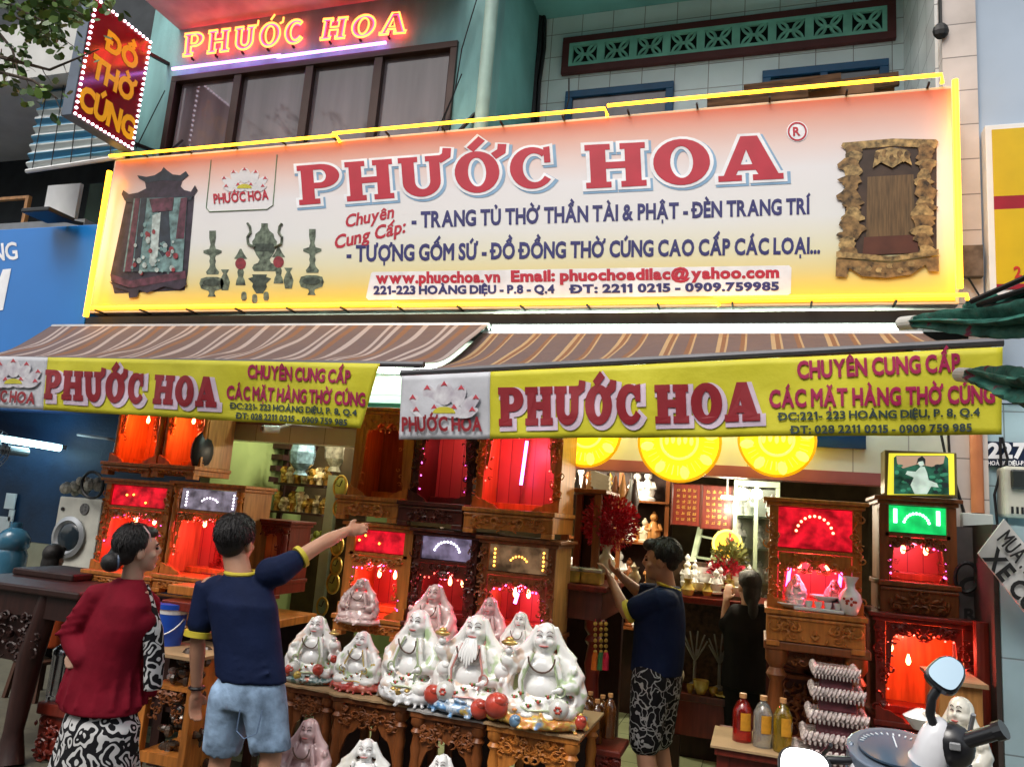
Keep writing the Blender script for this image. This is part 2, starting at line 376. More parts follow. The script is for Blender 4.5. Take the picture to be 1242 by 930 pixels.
CABLE = M('black_cable', (.01, .01, .012), .5); GREENW = M('green_wall_paint', (.20, .27, .11), .7, var=.15, scale=2)
NAVYW = M('navy_wall_paint', (.007, .035, .085), .5, var=.35, scale=2.2, bump=.2, bscale=25, detail=9); CREAMW = M('cream_wall_paint', (.38, .36, .25), .6, var=.1)
W_OR = wood('honey_wood', (.44, .155, .028)); W_RED = wood('red_lacquer_wood', (.15, .018, .010), .36, .15)
W_BR = wood('brown_wood', (.19, .058, .015)); W_DK = wood('dark_rosewood', (.024, .007, .005), .5, .05); W_LT = wood('light_wood', (.42, .19, .055))
W_MAH = wood('mahogany_wood', (.075, .016, .009), .35, .2)
OBACK = tile_mat('orange_back_board', (.42, .15, .04), (.14, .05, .015), .075, 4.0, rough=.4, mortar=.0025, var=.12)
RBACK = tile_mat('red_back_board', (.34, .10, .06), (.12, .03, .02), .085, 4.0, rough=.4, mortar=.0025, var=.12)
CARD = M('brown_cardboard', (.36, .24, .13), .85, var=.15, bump=.2); GOLDP = M('gold_paint', (.62, .42, .09), .3, .6, var=.3, scale=20)
PORC = M('white_porcelain', (.80, .80, .79), .14, var=.06, scale=4, coat=.6)
N_YEL = glow('yellow_neon_tube', (1, .44, .014), 5.5); N_YELS = glow('yellow_lit_tube', (1, .62, .03), 2.2)
N_OR = glow('orange_neon_tube', (1, .27, .05), 3.0); N_RED = glow('red_neon_tube', (1, .015, .05), 10); N_PUR = glow('violet_neon_tube', (.62, .25, 1), 4.5)
LED_W = glow('white_led', (.95, .85, 1), 4.0); TUBE_W = glow('fluorescent_tube', (.80, 1, .84), 22)
BULB = glow('warm_bulb', (1, .36, .13), 10); LED_P = glow('pink_led', (1, .12, .75), 5); LED_O = glow('amber_led', (1, .42, .05), 5); LED_C = glow('cool_led', (.8, .8, 1), 4)
REDTXT = M('red_lettering', (.46, .022, .045), .45, var=.1); NAVYTXT = M('navy_lettering', (.035, .035, .15), .45); WOUT = M('white_lettering_edge', (.82, .83, .86), .45); BOUT = M('blue_lettering_edge', (.24, .40, .58), .45)
def MIX(*a): return [x for b in a for x in b]

# ------------------------------------------------------------------ ground, road, shop floor
g = MB().box(-150, 150, 1.2, 160, -.3, 0); build(g, 'pavement', PAVE, None, (0, 0, 0)).__setitem__('kind', 'structure')
g = MB().box(-150, 150, -160, 1.2, -.45, -.13); build(g, 'road', ASPH, None, (0, 0, 0)).__setitem__('kind', 'structure')
g = MB().box(-4.55, 1.05, 5.0, 9.4, 0, .05); build(g, 'shop_floor', FTILE, None, (0, 0, 0)).__setitem__('kind', 'structure')

# ------------------------------------------------------------------ houses across the street, behind the viewer (they shade the shopfront and show in the mirrors)
for i, (x0, x1, h, c, lb) in enumerate(((-19, -11, 9.5, (.30, .27, .20), 'tan house across the street, far to the left'), (-11, -4.5, 11.5, (.22, .25, .25), 'grey green house across the street with three floors'), (-4.5, 1.2, 10.5, (.42, .50, .56), 'pale blue house across the street straight behind the viewer'), (1.2, 7.5, 12, (.25, .19, .15), 'brown house across the street, tallest of the row'), (7.5, 16, 9, (.30, .30, .32), 'bluish grey house across the street, far to the right'))):
    o = thing('opposite_house', lb, 'building', ((x0 + x1) / 2, -11, 0), 'houses across the street'); build(MB().box(x0 + .02, x1 - .02, -19, -11, 0, h), 'wall', M('opposite_wall_%d' % i, c, .8, var=.15, scale=1), o)
    build(MB().box(x0 + .1, x1 - .1, -10.99, -9.6, 3.1, 3.25), 'canopy', M('tin_canopy', (.18, .18, .18), .5, .3), o)
    for z in (.2, 4.2, 7.2):
        for k in range(3):
            if z + 1.6 < h: xx = x0 + (x1 - x0) * (k + .5) / 3; build(MB().box(xx - .75, xx + .75, -11.0, -10.96, z, z + (2.5 if z < 1 else 1.6)), 'window', PANED, o)
# ------------------------------------------------------------------ the shophouse
FY = 5.3; RY = 6.5
xc = P(589, 154, FY).x; xl = P(165, 150, FY).x; xr = P(1135, 50, FY).x
house = thing('shophouse', 'turquoise two storey shophouse carrying the long lit signboard, with tiled recess at right', 'building', ((xl + xr) / 2, FY, 0))
wz1 = P(212, 97, FY).z + .02; wz0 = 4.55; wx0 = P(205, 130, FY).x; wx1 = P(551, 110, FY).x
m = MB().box(xl, wx0, FY, FY + .2, 3.2, 8).box(wx1, xc, FY, FY + .2, 3.2, 8).box(wx0, wx1, FY, FY + .2, wz1, 8).box(wx0, wx1, FY, FY + .2, 3.2, wz0)
build(m, 'facade_wall', TEAL, house)
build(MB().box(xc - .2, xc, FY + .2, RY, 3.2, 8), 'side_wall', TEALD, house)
rz0 = P(682, 102, RY).z
build(MB().box(xc, xr + .4, RY, RY + .2, 3.2, 8), 'recessed_wall', WTILE, house)
soff = P(662, 24, RY).z
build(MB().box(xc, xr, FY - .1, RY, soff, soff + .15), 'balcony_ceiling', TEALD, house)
build(MB().box(xr, xr + .02, FY + .03, RY, 3.2, 8), 'recess_cheek', WTILEX, house)
sl0 = P(222, 36, FY).z
build(MB().box(P(218, 35, FY).x, xc - .3, FY - .75, FY, sl0, sl0 + .14), 'canopy_slab', M('canopy_paint', (.42, .36, .36), .7, var=.3, scale=3), house)
# left window: frame with four panes
fr = MB(); fw = .06
fr.box(wx0, wx1, FY - .03, FY + .06, wz1 - fw, wz1).box(wx0, wx0 + fw, FY - .03, FY + .06, wz0, wz1 - fw).box(wx1 - fw, wx1, FY - .03, FY + .06, wz0, wz1 - fw)
xs = [wx0 + fw] + [P(x, 120, FY).x for x in (286, 372, 455)] + [wx1 - fw]
for x in xs[1:4]: fr.box(x - .04, x + .04, FY - .02, FY + .06, wz0, wz1 - fw)
wf = build(fr, 'window', BROWNFR, house, bevel=.004)
for a, b in zip(xs, xs[1:]): build(MB().box(a + .03, b - .03, FY + .03, FY + .045, wz0, wz1 - fw), 'pane', PANE, wf)
build(MB().box(wx0, wx1, FY + .12, FY + .14, wz0, wz1), 'curtain', M('grey_curtain', (.2, .18, .18), .8), wf)
# downpipe and cables on the corner
a, b = P(597, 0, FY - .06), P(577, 150, FY - .06)
build(MB().tube([V((a.x, FY - .06, 3.2)), V((a.x, FY - .06, 8))], .055, 12), 'drain_pipe', M('mint_pipe', (.36, .52, .46), .5), house, smooth=True)
m = MB(); c0 = [P(x, y, RY - .05) for x, y in ((640, -20), (655, 25), (654, 60), (648, 100), (645, 160))]; m.tube(c0, .035, 6); m.tube([p + V((.05, 0, 0)) for p in c0], .02, 6); m.tube([p + V((-.05, -.02, .03)) for p in c0], .02, 6)
build(m, 'cable_bundle', CABLE, house, smooth=True)
# breeze block vent with maroon frame
vx0, vx1 = P(683, 70, RY).x, P(1086, 20, RY).x; vz0, vz1 = P(684, 93, RY).z, P(682, 50, RY).z
fr = MB(); y0 = RY - .05; t = .07
fr.box(vx0, vx1, y0, RY, vz0, vz0 + t).box(vx0, vx1, y0, RY, vz1 - t, vz1).box(vx0, vx0 + t, y0, RY, vz0 + t, vz1 - t).box(vx1 - t, vx1, y0, RY, vz0 + t, vz1 - t)
vf = build(fr, 'vent_frame', MAROON, house, bevel=.004)
build(MB().box(vx0 + t, vx1 - t, RY - .012, RY - .004, vz0 + t, vz1 - t), 'vent_void', M('vent_void', (.01, .018, .018), .9), vf)
nb = 9; bw = (vx1 - vx0 - 2 * t) / nb; bh = vz1 - vz0 - 2 * t; lat = MB()
for i in range(nb):
    cx = vx0 + t + bw * (i + .5); cz = (vz0 + vz1) / 2
    x0, x1, z0, z1 = cx - bw / 2, cx + bw / 2, vz0 + t, vz1 - t
    lat.box(x0, x0 + .035, y0, RY - .015, z0, z1).box(x1 - .035, x1, y0, RY - .015, z0, z1).box(x0 + .035, x1 - .035, y0, RY - .015, z1 - .03, z1).box(x0 + .035, x1 - .035, y0, RY - .015, z0, z0 + .03)
    hw, hh = bw / 2 - .03, bh / 2 - .02
    for px_, pz_, a0 in ((-1, 0, -90), (1, 0, 90), (0, -1, 0), (0, 1, 180)):
        rr = min(hw, hh) * 1.02
        pts = [V((cx + px_ * hw + rr * math.cos(R(a0 + k * 15)), y0 + .02, cz + pz_ * hh + rr * math.sin(R(a0 + k * 15)))) for k in range(13)]
        lat.tube(pts, .014, 5)
build(lat, 'breeze_block', M('green_block_paint', (.20, .50, .41), .7, var=.2), vf)
# two blue windows in the recess
for (xa, ya, xb, yb, mull) in ((686.6, 114.3, 817.5, 101.4, False), (924.5, 89.6, 1077.3, 74.4, True)):
    x0, x1 = P(xa, ya + 10, RY).x, P(xb, yb + 10, RY).x; z1 = (P(xa, ya, RY).z + P(xb, yb, RY).z) / 2; z0 = z1 - 1.1; q = .07
    fr = MB().box(x0, x1, RY - .05, RY, z1 - q, z1).box(x0, x0 + q, RY - .05, RY, z0, z1 - q).box(x1 - q, x1, RY - .05, RY, z0, z1 - q)
    if mull: fr.box((x0 + x1) / 2 - .03, (x0 + x1) / 2 + .03, RY - .05, RY, z0, z1 - q)
    o = build(fr, 'blue_window', BLUEFR, house, bevel=.005)
    build(MB().box(x0 + q, x1 - q, RY - .02, RY - .008, z0, z1 - q), 'pane', PANED if mull else PANE, o)
    tag(o, 'blue framed window with dark panes' if mull else 'blue framed window with pale dusty pane')
# shopfront lintel
LY = 5.32; lz0 = P(860, 577, LY).z; lx0 = xl; bz = .075
build(MB().box(-4.4, xr + .05, LY, LY + .15, lz0 + bz, 3.2), 'lintel_wall', tile_mat('lintel_tile', (.70, .72, .66), (.4, .4, .38), .32, .45), house)
build(MB().box(-2.9, xr + .05, LY - .012, LY + .15, lz0, lz0 + bz), 'lintel_band', LINTEL, house)
a, b = P(985, 531, LY), P(1052, 545, LY)
build(MB().box(a.x, b.x - .01, LY - .02, LY - .002, b.z, a.z + .1), 'lintel_pane', M('blue_lintel_glass', (.01, .04, .12), .1), house)
# roller shutter box and teal beam at the left half of the lintel
a, b = P(425, 489, LY - .05), P(500, 503, LY - .05)
build(MB().box(-4.4, b.x + .3, LY - .12, LY - .004, b.z, a.z), 'teal_beam', M('teal_beam_paint', (.06, .38, .34), .5), house)
build(MB().box(-4.4, b.x + .3, LY - .2, LY - .004, b.z - .12, b.z - .004), 'shutter_box', W_BR, house)
# inside
IX0 = -4.45; IX1 = xr + .05; IB = 9.3
build(MB().box(IX0 - .1, IX0, LY + .16, IB, 0, 3.2), 'party_wall', GREENW, house)
build(MB().box(IX1, IX1 + .1, LY + .16, IB, 0, 3.2), 'inner_wall', DARK, house)
build(MB().box(IX0, IX1, IB, IB + .1, 0, 3.2), 'back_wall', DARK, house)
build(MB().box(IX0, IX1, LY + .16, IB, 3.0, 3.1), 'inner_ceiling', M('dim_ceiling', (.16, .15, .12), .8), house)
build(MB().box(xl, IX0 - .1, FY, IB, 3.2, 3.3), 'first_floor_slab', DARK, house)
build(MB().box(xc, xr, FY + .2, RY, 3.2, 3.25), 'balcony_floor', DARK, house)

# ------------------------------------------------------------------ neighbours
px1 = P(1183, 150, FY).x
pil = thing('tiled_pillar', 'cream tiled pillar between the lit signboard and the pale blue wall', 'pillar', (xr, FY, 0))
build(MB().box(xr + .021, px1, FY - .08, RY, 0, 8), 'pillar_shaft', CTILE, pil)
build(MB().box(xr + .03, px1 - .01, FY - .14, FY - .081, 3.52, 3.72), 'stone_band', M('stained_stone', (.16, .12, .09), .8, var=.5, scale=12), pil)
m = MB(); a = P(1141, 38, FY - .1); m.ell(a, (.05, .03, .06)); m.tube([a, a + V((0, 0, .5))], .012, 5); build(m, 'old_bracket', IRON, pil)
nbr = thing('neighbour_house', 'pale blue house front at the right edge with the yellow panel', 'building', (px1 + 1, FY, 0))
build(MB().box(px1 + .002, 4.5, FY - .04, RY, 2.75, 8), 'upper_wall', M('pale_blue_paint', (.36, .44, .54), .55, var=.1, scale=1.5), nbr)
build(MB().box(xr + .2, 4.5, FY - .03, FY + .4, 0, 2.745), 'lower_wall', BTILE, nbr)
rx = P(1217, 850, 4.55).x
build(MB().box(rx, 4.0, 4.55, FY - .031, 0, 2.0), 'jutting_wall', BTILE, nbr)
build(MB().box(rx - .025, rx - .002, 4.56, FY - .032, 0, 2.0), 'wall_edge', M('dark_edge', (.06, .05, .045), .7), nbr)
# yellow sign
YY = FY - .16; sp = yplane(YY); x0 = P(1197, 230, YY).x; z1 = P(1200, 152, YY).z; z0 = P(1200, 358, YY).z
ys = thing('yellow_sign', 'yellow signboard with two red stripes cut off at the right edge', 'sign', (x0, YY, z0))
build(MB().box(x0, 3.4, YY, YY + .1, z0, z1), 'sign_frame', WHITE, ys, bevel=.004)
yel = M('yellow_panel', (.62, .42, .005), .4, var=.06); rdp = M('red_panel', (.30, .008, .02), .4)
q = .035; s1, s2 = P(1200, 239, YY).z, P(1200, 255, YY).z; s3 = P(1200, 345, YY).z
build(MB().box(x0 + q, 3.36, YY - .006, YY - .001, s1, z1 - q).box(x0 + q, 3.36, YY - .006, YY - .001, s3, s2), 'yellow_panel', yel, ys)
build(MB().box(x0 + q, 3.36, YY - .006, YY - .001, s2, s1).box(x0 + q, 3.36, YY - .006, YY - .001, z0 + q, s3), 'red_stripe', rdp, ys)
letter(yplane(YY - .007), '2', (1231, 337), (1239, 336), 13, M('red_digit', (.5, .03, .01), .5), ys)
# left neighbour
LX1 = -5.02
lh = thing('neighbour_house', 'dim neighbour house at the left edge with white eaves over dark openings', 'building', (-7.5, FY, 0))
build(MB().box(-12, xl - .002, FY + .9, FY + 1.1, 3.2, 8), 'recessed_wall', M('dim_grey_wall', (.05, .055, .06), .8), lh)
ez = P(40, 105, FY - .4).z
build(MB().prism([V((-12, FY - .5, ez + .02)), V((-12, FY + .9, ez + .02)), V((-12, FY + .9, ez + .16)), V((-12, FY - .5, ez + .6))], V((12 + xl - .25, 0, 0))), 'white_eaves', M('weathered_white', (.62, .62, .60), .7, var=.12, scale=3), lh)
build(MB().box(-12, xl - .3, FY - .1, FY + .9, 4.18, 4.26), 'balcony_slab', M('grey_concrete', (.22, .23, .23), .8), lh)
a, b = P(50, 268, FY + .1), P(98, 222, FY + .1)
build(MB().box(a.x, b.x, FY + .1, FY + .14, a.z, b.z), 'white_board', WHITE, lh, bevel=.004)
a, b = P(100, 275, FY + .15), P(124, 222, FY + .15)
build(MB().box(a.x, b.x + .15, FY + .15, FY + .18, a.z - .2, b.z), 'green_shutter', M('dark_green_shutter', (.012, .05, .025), .6), lh)
a = P(8, 240, FY + .12); b = P(30, 275, FY + .12)
fr = MB().box(a.x - .5, b.x, FY + .1, FY + .14, a.z - .03, a.z).box(b.x - .04, b.x, FY + .1, FY + .14, 3.4, a.z - .03)
build(fr, 'wooden_frame', W_LT, lh)
build(MB().box(-12, -4.55, FY + 1.6, FY + 1.7, P(60, 660, FY + 1.6).z + .005, 3.2), 'blue_wall', NAVYW, lh)
build(MB().box(-12, -4.55, FY + 1.6, FY + 1.7, 0, P(60, 660, FY + 1.6).z), 'cream_wall', CREAMW, lh)
build(MB().box(-12, -4.552, FY - .1, FY + 1.6, 2.62, 2.7), 'ceiling_panel', M('navy_soffit', (.012, .03, .09), .5), lh)
build(MB().box(-4.95, -4.552, FY + .2, FY + 1.6, 0, 2.61), 'side_wall', NAVYW, lh)
# roll blind
bl = thing('roll_blind', 'blue and white striped bamboo blind hanging in the left opening', 'blind', P(120, 200, FY - .35))
BY = FY - .3
c = [P(52, 105, BY), P(150, 105, BY), P(150, 190, BY), P(32, 208, BY)]
def bf(u, v):
    p = c[0].lerp(c[1], u).lerp(c[3].lerp(c[2], u), v); return V((p.x, BY + .02 * math.sin(v * 60), p.z))
build(MB().sheet(bf, 4, 60), 'slat_sheet', ramp_mat('blind_stripes', [(0, (.62, .66, .66)), (.5, (.10, .30, .45))], 2, noise=.02, mult=5.0, const=True), bl, solid=.006)
m = MB()
for u in (.1, .3, .5, .7, .9): m.tube([bf(u, 0) + V((0, -.03, 0)), bf(u, 1) + V((0, -.03, 0))], .005, 5)
build(m, 'cord', CABLE, bl); build(MB().tube([c[3], c[2]], .02, 6), 'bottom_rail', WHITE, bl)
# blue sign at the left
BSY = FY - .25; bsx1 = P(113, 330, BSY).x; bz1 = P(100, 273, BSY).z; bz0 = P(60, 425, BSY).z - .1
bs = thing('blue_sign', 'bright blue signboard with white letters cut off at the left edge', 'sign', (bsx1, BSY, bz0))
build(MB().box(-12, bsx1, BSY, BSY + .14, bz0, bz1), 'sign_box', M('bright_blue_panel', (.008, .17, .55), .3, var=.1, scale=1), bs, bevel=.006)
bsp = yplane(BSY)
letter(bsp, 'NG', (-8, 317), (22, 314), 20, WOUT, bs, bold=.03, layer=2)
flat(bsp, [(-16, 380), (4, 376), (14, 326), (4, 327)], WOUT, bs, layer=2, name='white_stroke')
lt = thing('sign_lamp', 'dark flat lamp reaching out over the top of the blue sign', 'lamp', P(70, 268, BSY))
a = P(70, 268, BSY - .1); build(MB().box(a.x - .18, a.x + .14, a.y - .22, a.y + .05, a.z, a.z + .04), 'lamp_head', BLACK, lt, bevel=.008); build(MB().bar(a + V((0, 0, .02)), a + V((0, .4, .1)), .03), 'arm', BLACK, lt)

# ------------------------------------------------------------------ the long signboard
SY = 5.0; sg = yplane(SY)
TL, TR_, BL, BR_ = P(145, 195, SY), P(1157, 108, SY), P(105, 376, SY), P(1155, 366, SY)
X0, X1 = (TL.x + BL.x) / 2, (TR_.x + BR_.x) / 2; Z0, Z1 = (BL.z + BR_.z) / 2, (TL.z + TR_.z) / 2
sign = thing('signboard', 'long printed signboard reading PHƯỚC HOA edged by yellow neon tubes', 'sign', ((X0 + X1) / 2, SY, Z0))
build(MB().box(X0 - .02, X1 + .02, SY + .004, SY + .14, Z0 - .02, Z1 + .02), 'sign_box', M('sign_box_metal', (.55, .5, .45), .4), sign, bevel=.005)
build(MB().sheet(lambda u, v: (X0 + (X1 - X0) * u, SY, Z0 + (Z1 - Z0) * v), 4, 4), 'printed_panel',
      ramp_mat('sign_gradient', [(0, (.80, .56, .05)), (.10, (.78, .62, .16)), (.26, (.75, .72, .50)), (.42, (.76, .76, .74)), (.66, (.76, .74, .75)), (.79, (.74, .58, .54)), (.91, (.66, .34, .27)), (1, (.64, .16, .09))], 2, noise=.02, rough=.3), sign)
# neon tubes round the board, each a bent glass tube on clips
def neon(pts, r, mat, parent, name='neon_tube'):
    return build(MB().tube(pts, r, 8), name, mat, parent, smooth=True)
yo = SY - .06; zt = Z1 + .045
for xa, xb, dz in ((X0 - .02, P(412, 170, SY).x, -.02), (P(408, 170, SY).x, P(735, 145, SY).x, .0), (P(738, 143, SY).x, X1 - .06, .02)):
    neon([V((xa, yo, zt + dz)), V((xb, yo, zt + dz)), V((xb + .01, yo + .05, zt + dz - .03))], .0125, N_YEL, sign)
for xa, xb, dz in ((X0 + .05, -2.6, 0), (-2.62, -.3, -.012), (-.32, X1 + .05, .008)):
    neon([V((xa, yo, Z0 + .01 + dz)), V((xb, yo, Z0 + .01 + dz)), V((xb + .01, yo + .05, Z0 + dz))], .0125, N_YEL, sign)
neon([P(133, 208, yo - .03), P(104, 384, yo - .03)], .022, N_YEL, sign)
neon([V((X1 + .012, yo, Z1 + .02)), V((X1 + .012, yo, Z0 + .06))], .018, N_YEL, sign)
m = MB()
for i in range(14):
    x = X0 + (X1 - X0) * (i + .3) / 14; m.bar((x, yo - .02, Z0 - .02), (x, SY + .05, Z0 - .02), .012); build(m, 'tube_clip', IRON, sign); m = MB().bar((x + .2, yo, Z1 + .02), (x + .2, SY + .06, Z1 + .02), .012); build(m, 'tube_clip', IRON, sign); m = MB()
for px_, py_ in ((186, 188), (548, 160), (1118, 100)):
    a = P(px_, py_, SY + .1); build(MB().bar((a.x, SY + .1, Z1 - .02), (a.x + .1, FY + (0 if px_ < 600 else 1.2), Z1 + .32), .045, .02), 'stay_bracket', IRON, sign)
build(MB().box(X0 - .05, X1 + .3, SY + .02, SY + .1, Z0 - .13, Z0 - .05).box(X0, X1 + .1, SY + .16, SY + .22, Z0 - .22, Z0 - .15), 'support_rail', IRON, sign)
# big title
for txt, pa, pb, cap in (('PHƯỚC', (364, 249), (672, 226), 47), ('HOA', (712, 229), (950, 217), 52)):
    letter(sg, txt, (pa[0] + 1.5, pa[1] + 2), (pb[0] + 3, pb[1] + 2), cap, BOUT, sign, 1, .085, True, name='title_shadow', gap=.14)
    letter(sg, txt, pa, pb, cap, WOUT, sign, 2, .07, True, name='title_edge', gap=.14)
    letter(sg, txt, pa, pb, cap, REDTXT, sign, 3, .008, True, name='title_letters', gap=.14)
# registered mark
def ring(surf, cx, cy, r, t, mat, parent, layer, name, n=28):
    f, nn = surf; mb = MB(); vs = []
    for i in range(n):
        a = 2 * math.pi * i / n
        for rr in (r, r - t): vs.append(f(cx + rr * math.cos(a), cy + rr * math.sin(a)) + nn * layer * .0022)
    mb.add(vs, [(2 * i, 2 * ((i + 1) % n), 2 * ((i + 1) % n) + 1, 2 * i + 1) for i in range(n)]); return build(mb, name, mat, parent)
def disc(surf, cx, cy, rx_, ry_, mat, parent, layer, name='print', n=20): return flat(surf, [(cx + rx_ * math.cos(2 * math.pi * i / n), cy + ry_ * math.sin(2 * math.pi * i / n)) for i in range(n)], mat, parent, layer, name)
disc(sg, 967, 160, 13, 12.5, WOUT, sign, 1, 'mark_ground'); ring(sg, 967, 160, 11.5, 2, REDTXT, sign, 2, 'mark_ring'); letter(sg, 'R', (962.5, 165), (970.5, 164.5), 10, REDTXT, sign, 2, .05, gap=0)
# lines of text
TL1 = M('lettering_plum', (.05, .03, .13), .45)
letter(sg, 'Chuyên', (419, 276), (477, 264), 14, REDTXT, sign, 1, .04, shear=.35); letter(sg, 'Cung Cấp:', (406, 302), (491, 282), 15, REDTXT, sign, 1, .04, shear=.35)
letter(sg, '- TRANG TỦ THỜ THẦN TÀI & PHẬT - ĐÈN TRANG TRÍ', (500, 276), (981, 259), 18, NAVYTXT, sign, 1, .055, shear=.05)
letter(sg, '- TƯỢNG GỐM SỨ - ĐỒ ĐỒNG THỜ CÚNG CAO CẤP CÁC LOẠI...', (421, 317), (994, 307), 18.5, NAVYTXT, sign, 1, .055, shear=.05)
wb = [(450, 332), (452, 330), (957, 322), (960, 325), (959, 356), (956, 358), (447, 364), (444, 361)]
flat(sg, wb, M('pale_label', (.80, .80, .82), .4), sign, 1, 'address_label')
letter(sg, 'www.phuochoa.vn', (457, 343.5), (606, 342), 12.5, REDTXT, sign, 2, .075); letter(sg, 'Email: phuochoadilac@yahoo.com', (621, 341.5), (944, 336.5), 12.5, REDTXT, sign, 2, .075)
letter(sg, '221-223 HOÀNG DIỆU - P.8 - Q.4', (454, 357), (672, 355.5), 9.5, NAVYTXT, sign, 2, .07); letter(sg, 'ĐT: 2211 0215 - 0909.759985', (693, 355.5), (944, 352), 9.5, NAVYTXT, sign, 2, .07)
# lotus logo
def lotus(surf, cx, cy, s, parent, layer, white, red, yelm, warp=None):
    PIC[0] = []
    for dx, dy, pw, ph, lean in ((-.62, .1, .22, .42, -.35), (.62, .1, .22, .42, .35), (-.34, -.02, .2, .55, -.18), (.34, -.02, .2, .55, .18), (0, -.05, .24, .62, 0), (-.5, .3, .3, .3, -.4), (.5, .3, .3, .3, .4), (-.2, .3, .26, .36, -.1), (.2, .3, .26, .36, .1)):
        pts = [(cx + s * (dx + pw * math.sin(t) * (1 if t < math.pi else 1) + lean * max(0, (1 - math.cos(t)) / 2 - .4)), cy + s * (dy - ph * ((1 - math.cos(t)) / 2 if t <= math.pi else (1 - math.cos(t)) / 2))) for t in [2 * math.pi * i / 16 for i in range(16)]]
        flat(surf, pts, white, parent, layer, 'lotus_petal', warp); layer += .12
        tx, ty = cx + s * (dx + lean * .6), cy + s * (dy - ph)
        flat(surf, [(tx, ty - s * .02), (tx + s * .09, ty + s * .12), (tx, ty + s * .09), (tx - s * .09, ty + s * .12)], red, parent, layer + 1, 'petal_tip', warp)
    flat(surf, [(cx + s * .3 * math.cos(R(a)), cy + s * .16 - s * .17 * math.sin(R(a))) for a in range(0, 181, 15)], yelm, parent, layer + 1, 'lotus_heart', warp)
    pic_end('lotus_logo', parent)
LOTW = M('lotus_white', (.66, .66, .68), .45, var=.08); LOTR = M('lotus_red', (.5, .06, .08), .45); LOTY = M('lotus_yellow', (.55, .5, .04), .45)
lotus(sg, 297, 224, 30, sign, 1, LOTW, LOTR, LOTY)
letter(sg, 'PHƯỚC HOA', (260, 247), (326, 242), 11, REDTXT, sign, 2, .05)
GRN = M('logo_green', (.16, .26, .16), .5); m = MB()
loop = [(256, 194), (250, 252), (254, 257), (324, 254), (331, 249), (336, 188)]
m.tube([P(x, y, SY - .003) for x, y in loop], .0045, 4); build(m, 'logo_border', GRN, sign)
# printed bronze altar set
PIC[0] = []
BRZ = M('print_bronze', (.11, .14, .10), .45, var=.85, scale=22); BRD = M('print_bronze_dark', (.045, .06, .045), .45, var=.6, scale=25); PRED = M('print_red', (.25, .03, .04), .45, var=.4, scale=20)
def pr(cx, y0, prof, mat=BRZ, layer=1): flat(sg, sil(cx, y0, prof), mat, sign, layer, 'printed_vessel')
for cx, y0 in ((258, 333), (379, 331)):
    pr(cx, y0, [(7, 0), (8, 3), (4, 8), (3, 12), (4, 16), (3, 20), (4, 23), (11, 26), (11, 29), (4, 31), (2.5, 36), (4, 44), (4, 53)]); pr(cx - 1, y0 + 27, [(5, 0), (3, 4), (4, 7), (13, 10), (15, 16), (13, 22), (6, 24)], BRZ); disc(sg, cx - 1, y0 + 10, 11, 4.5, BRD, sign, 2, 'printed_vessel')
for cx, y0 in ((292, 346), (338, 344)):
    pr(cx, y0, [(6, 0), (5, 6), (3, 10), (4, 16), (3, 19)]); disc(sg, cx, y0 - 26, 6.5, 7, PRED, sign, 1.5, 'printed_vessel'); pr(cx, y0 - 32, [(8, 0), (6, 3), (4, 6), (1, 12)])
for cx, y0 in ((273, 352), (350, 350)): pr(cx, y0, [(4, 0), (5, 4), (6, 10), (4, 16), (2, 20), (5, 25)])
pr(321, 329, [(13, 0), (15, 4), (13, 8), (8, 10), (6, 14), (10, 20), (14, 28), (15, 36), (12, 40), (11, 45), (6, 49), (4, 53), (4, 58)])
pr(321, 329 - 24, [(11, 0), (13, 5), (11, 9)], BRD, 2)
for sgn in (-1, 1): PIC[0].append((MB().tube([P(321 + sgn * x, y, SY - .006) for x, y in ((12, 300), (20, 296), (21, 288), (17, 282), (18, 275), (21, 271))], .011, 5), BRZ))
pr(315, 356, [(4, 0), (6, 3), (9, 8), (8, 12), (14, 18), (8, 20), (9, 23)], BRD)
for cx, y0 in ((296, 365), (309, 368), (323, 365)): pr(cx, y0, [(2, 0), (3.5, 3), (3, 9), (1.5, 11)])
pic_end('printed_altar_set', sign); PIC[0] = []
# printed roofed shrine at the left
PP = M('print_rosewood', (.03, .02, .035), .45, var=.7, scale=14); PP2 = M('print_rosewood_red', (.10, .03, .05), .45, var=.7, scale=16); PPT = M('print_teal', (.14, .24, .24), .45, var=.6, scale=18); PPD = M('print_shadow', (.02, .03, .045), .45, var=.5, scale=12); PPW = M('print_pale', (.42, .50, .48), .45, var=.35, scale=25)
A = lambda pts, mat, l=1, nm='printed_shrine': flat(sg, pts, mat, sign, l, nm)
A([(154, 240), (134, 334), (139, 356), (224, 352), (228, 330), (236, 238)], PP, 1)
A([(196, 208), (199, 203), (203, 207), (210, 212), (219, 213), (226, 208), (229, 213), (220, 220), (199, 219), (178, 222), (169, 217), (167, 213), (178, 215), (188, 213)], PPD, 2.4); A([(176, 220), (222, 217), (219, 228), (178, 231)], PP, 2.0)
A([(178, 229), (219, 226), (224, 231), (232, 233), (237, 225), (240, 231), (233, 241), (152, 244), (148, 236), (150, 231), (157, 236), (168, 234)], PP, 2.6); A([(153, 241), (233, 238), (233, 243), (153, 246)], PPD, 2.8)
A([(163, 241), (150, 330), (222, 330), (228, 240)], PPT, 3); A([(165, 241), (171, 241), (160, 330), (152, 330)], PP2, 4); A([(220, 241), (228, 240), (224, 290), (214, 290)], PP2, 4)
A([(172, 241), (179, 241), (169, 330), (162, 330)], PPD, 4); A([(193, 255), (205, 250), (208, 300), (198, 312), (190, 300)], PPD, 4); A([(186, 262), (196, 258), (192, 312), (182, 320)], PPW, 4.5)
A([(182, 242), (212, 240), (210, 256), (186, 258)], PP2, 5)
rnd = random.Random(3)
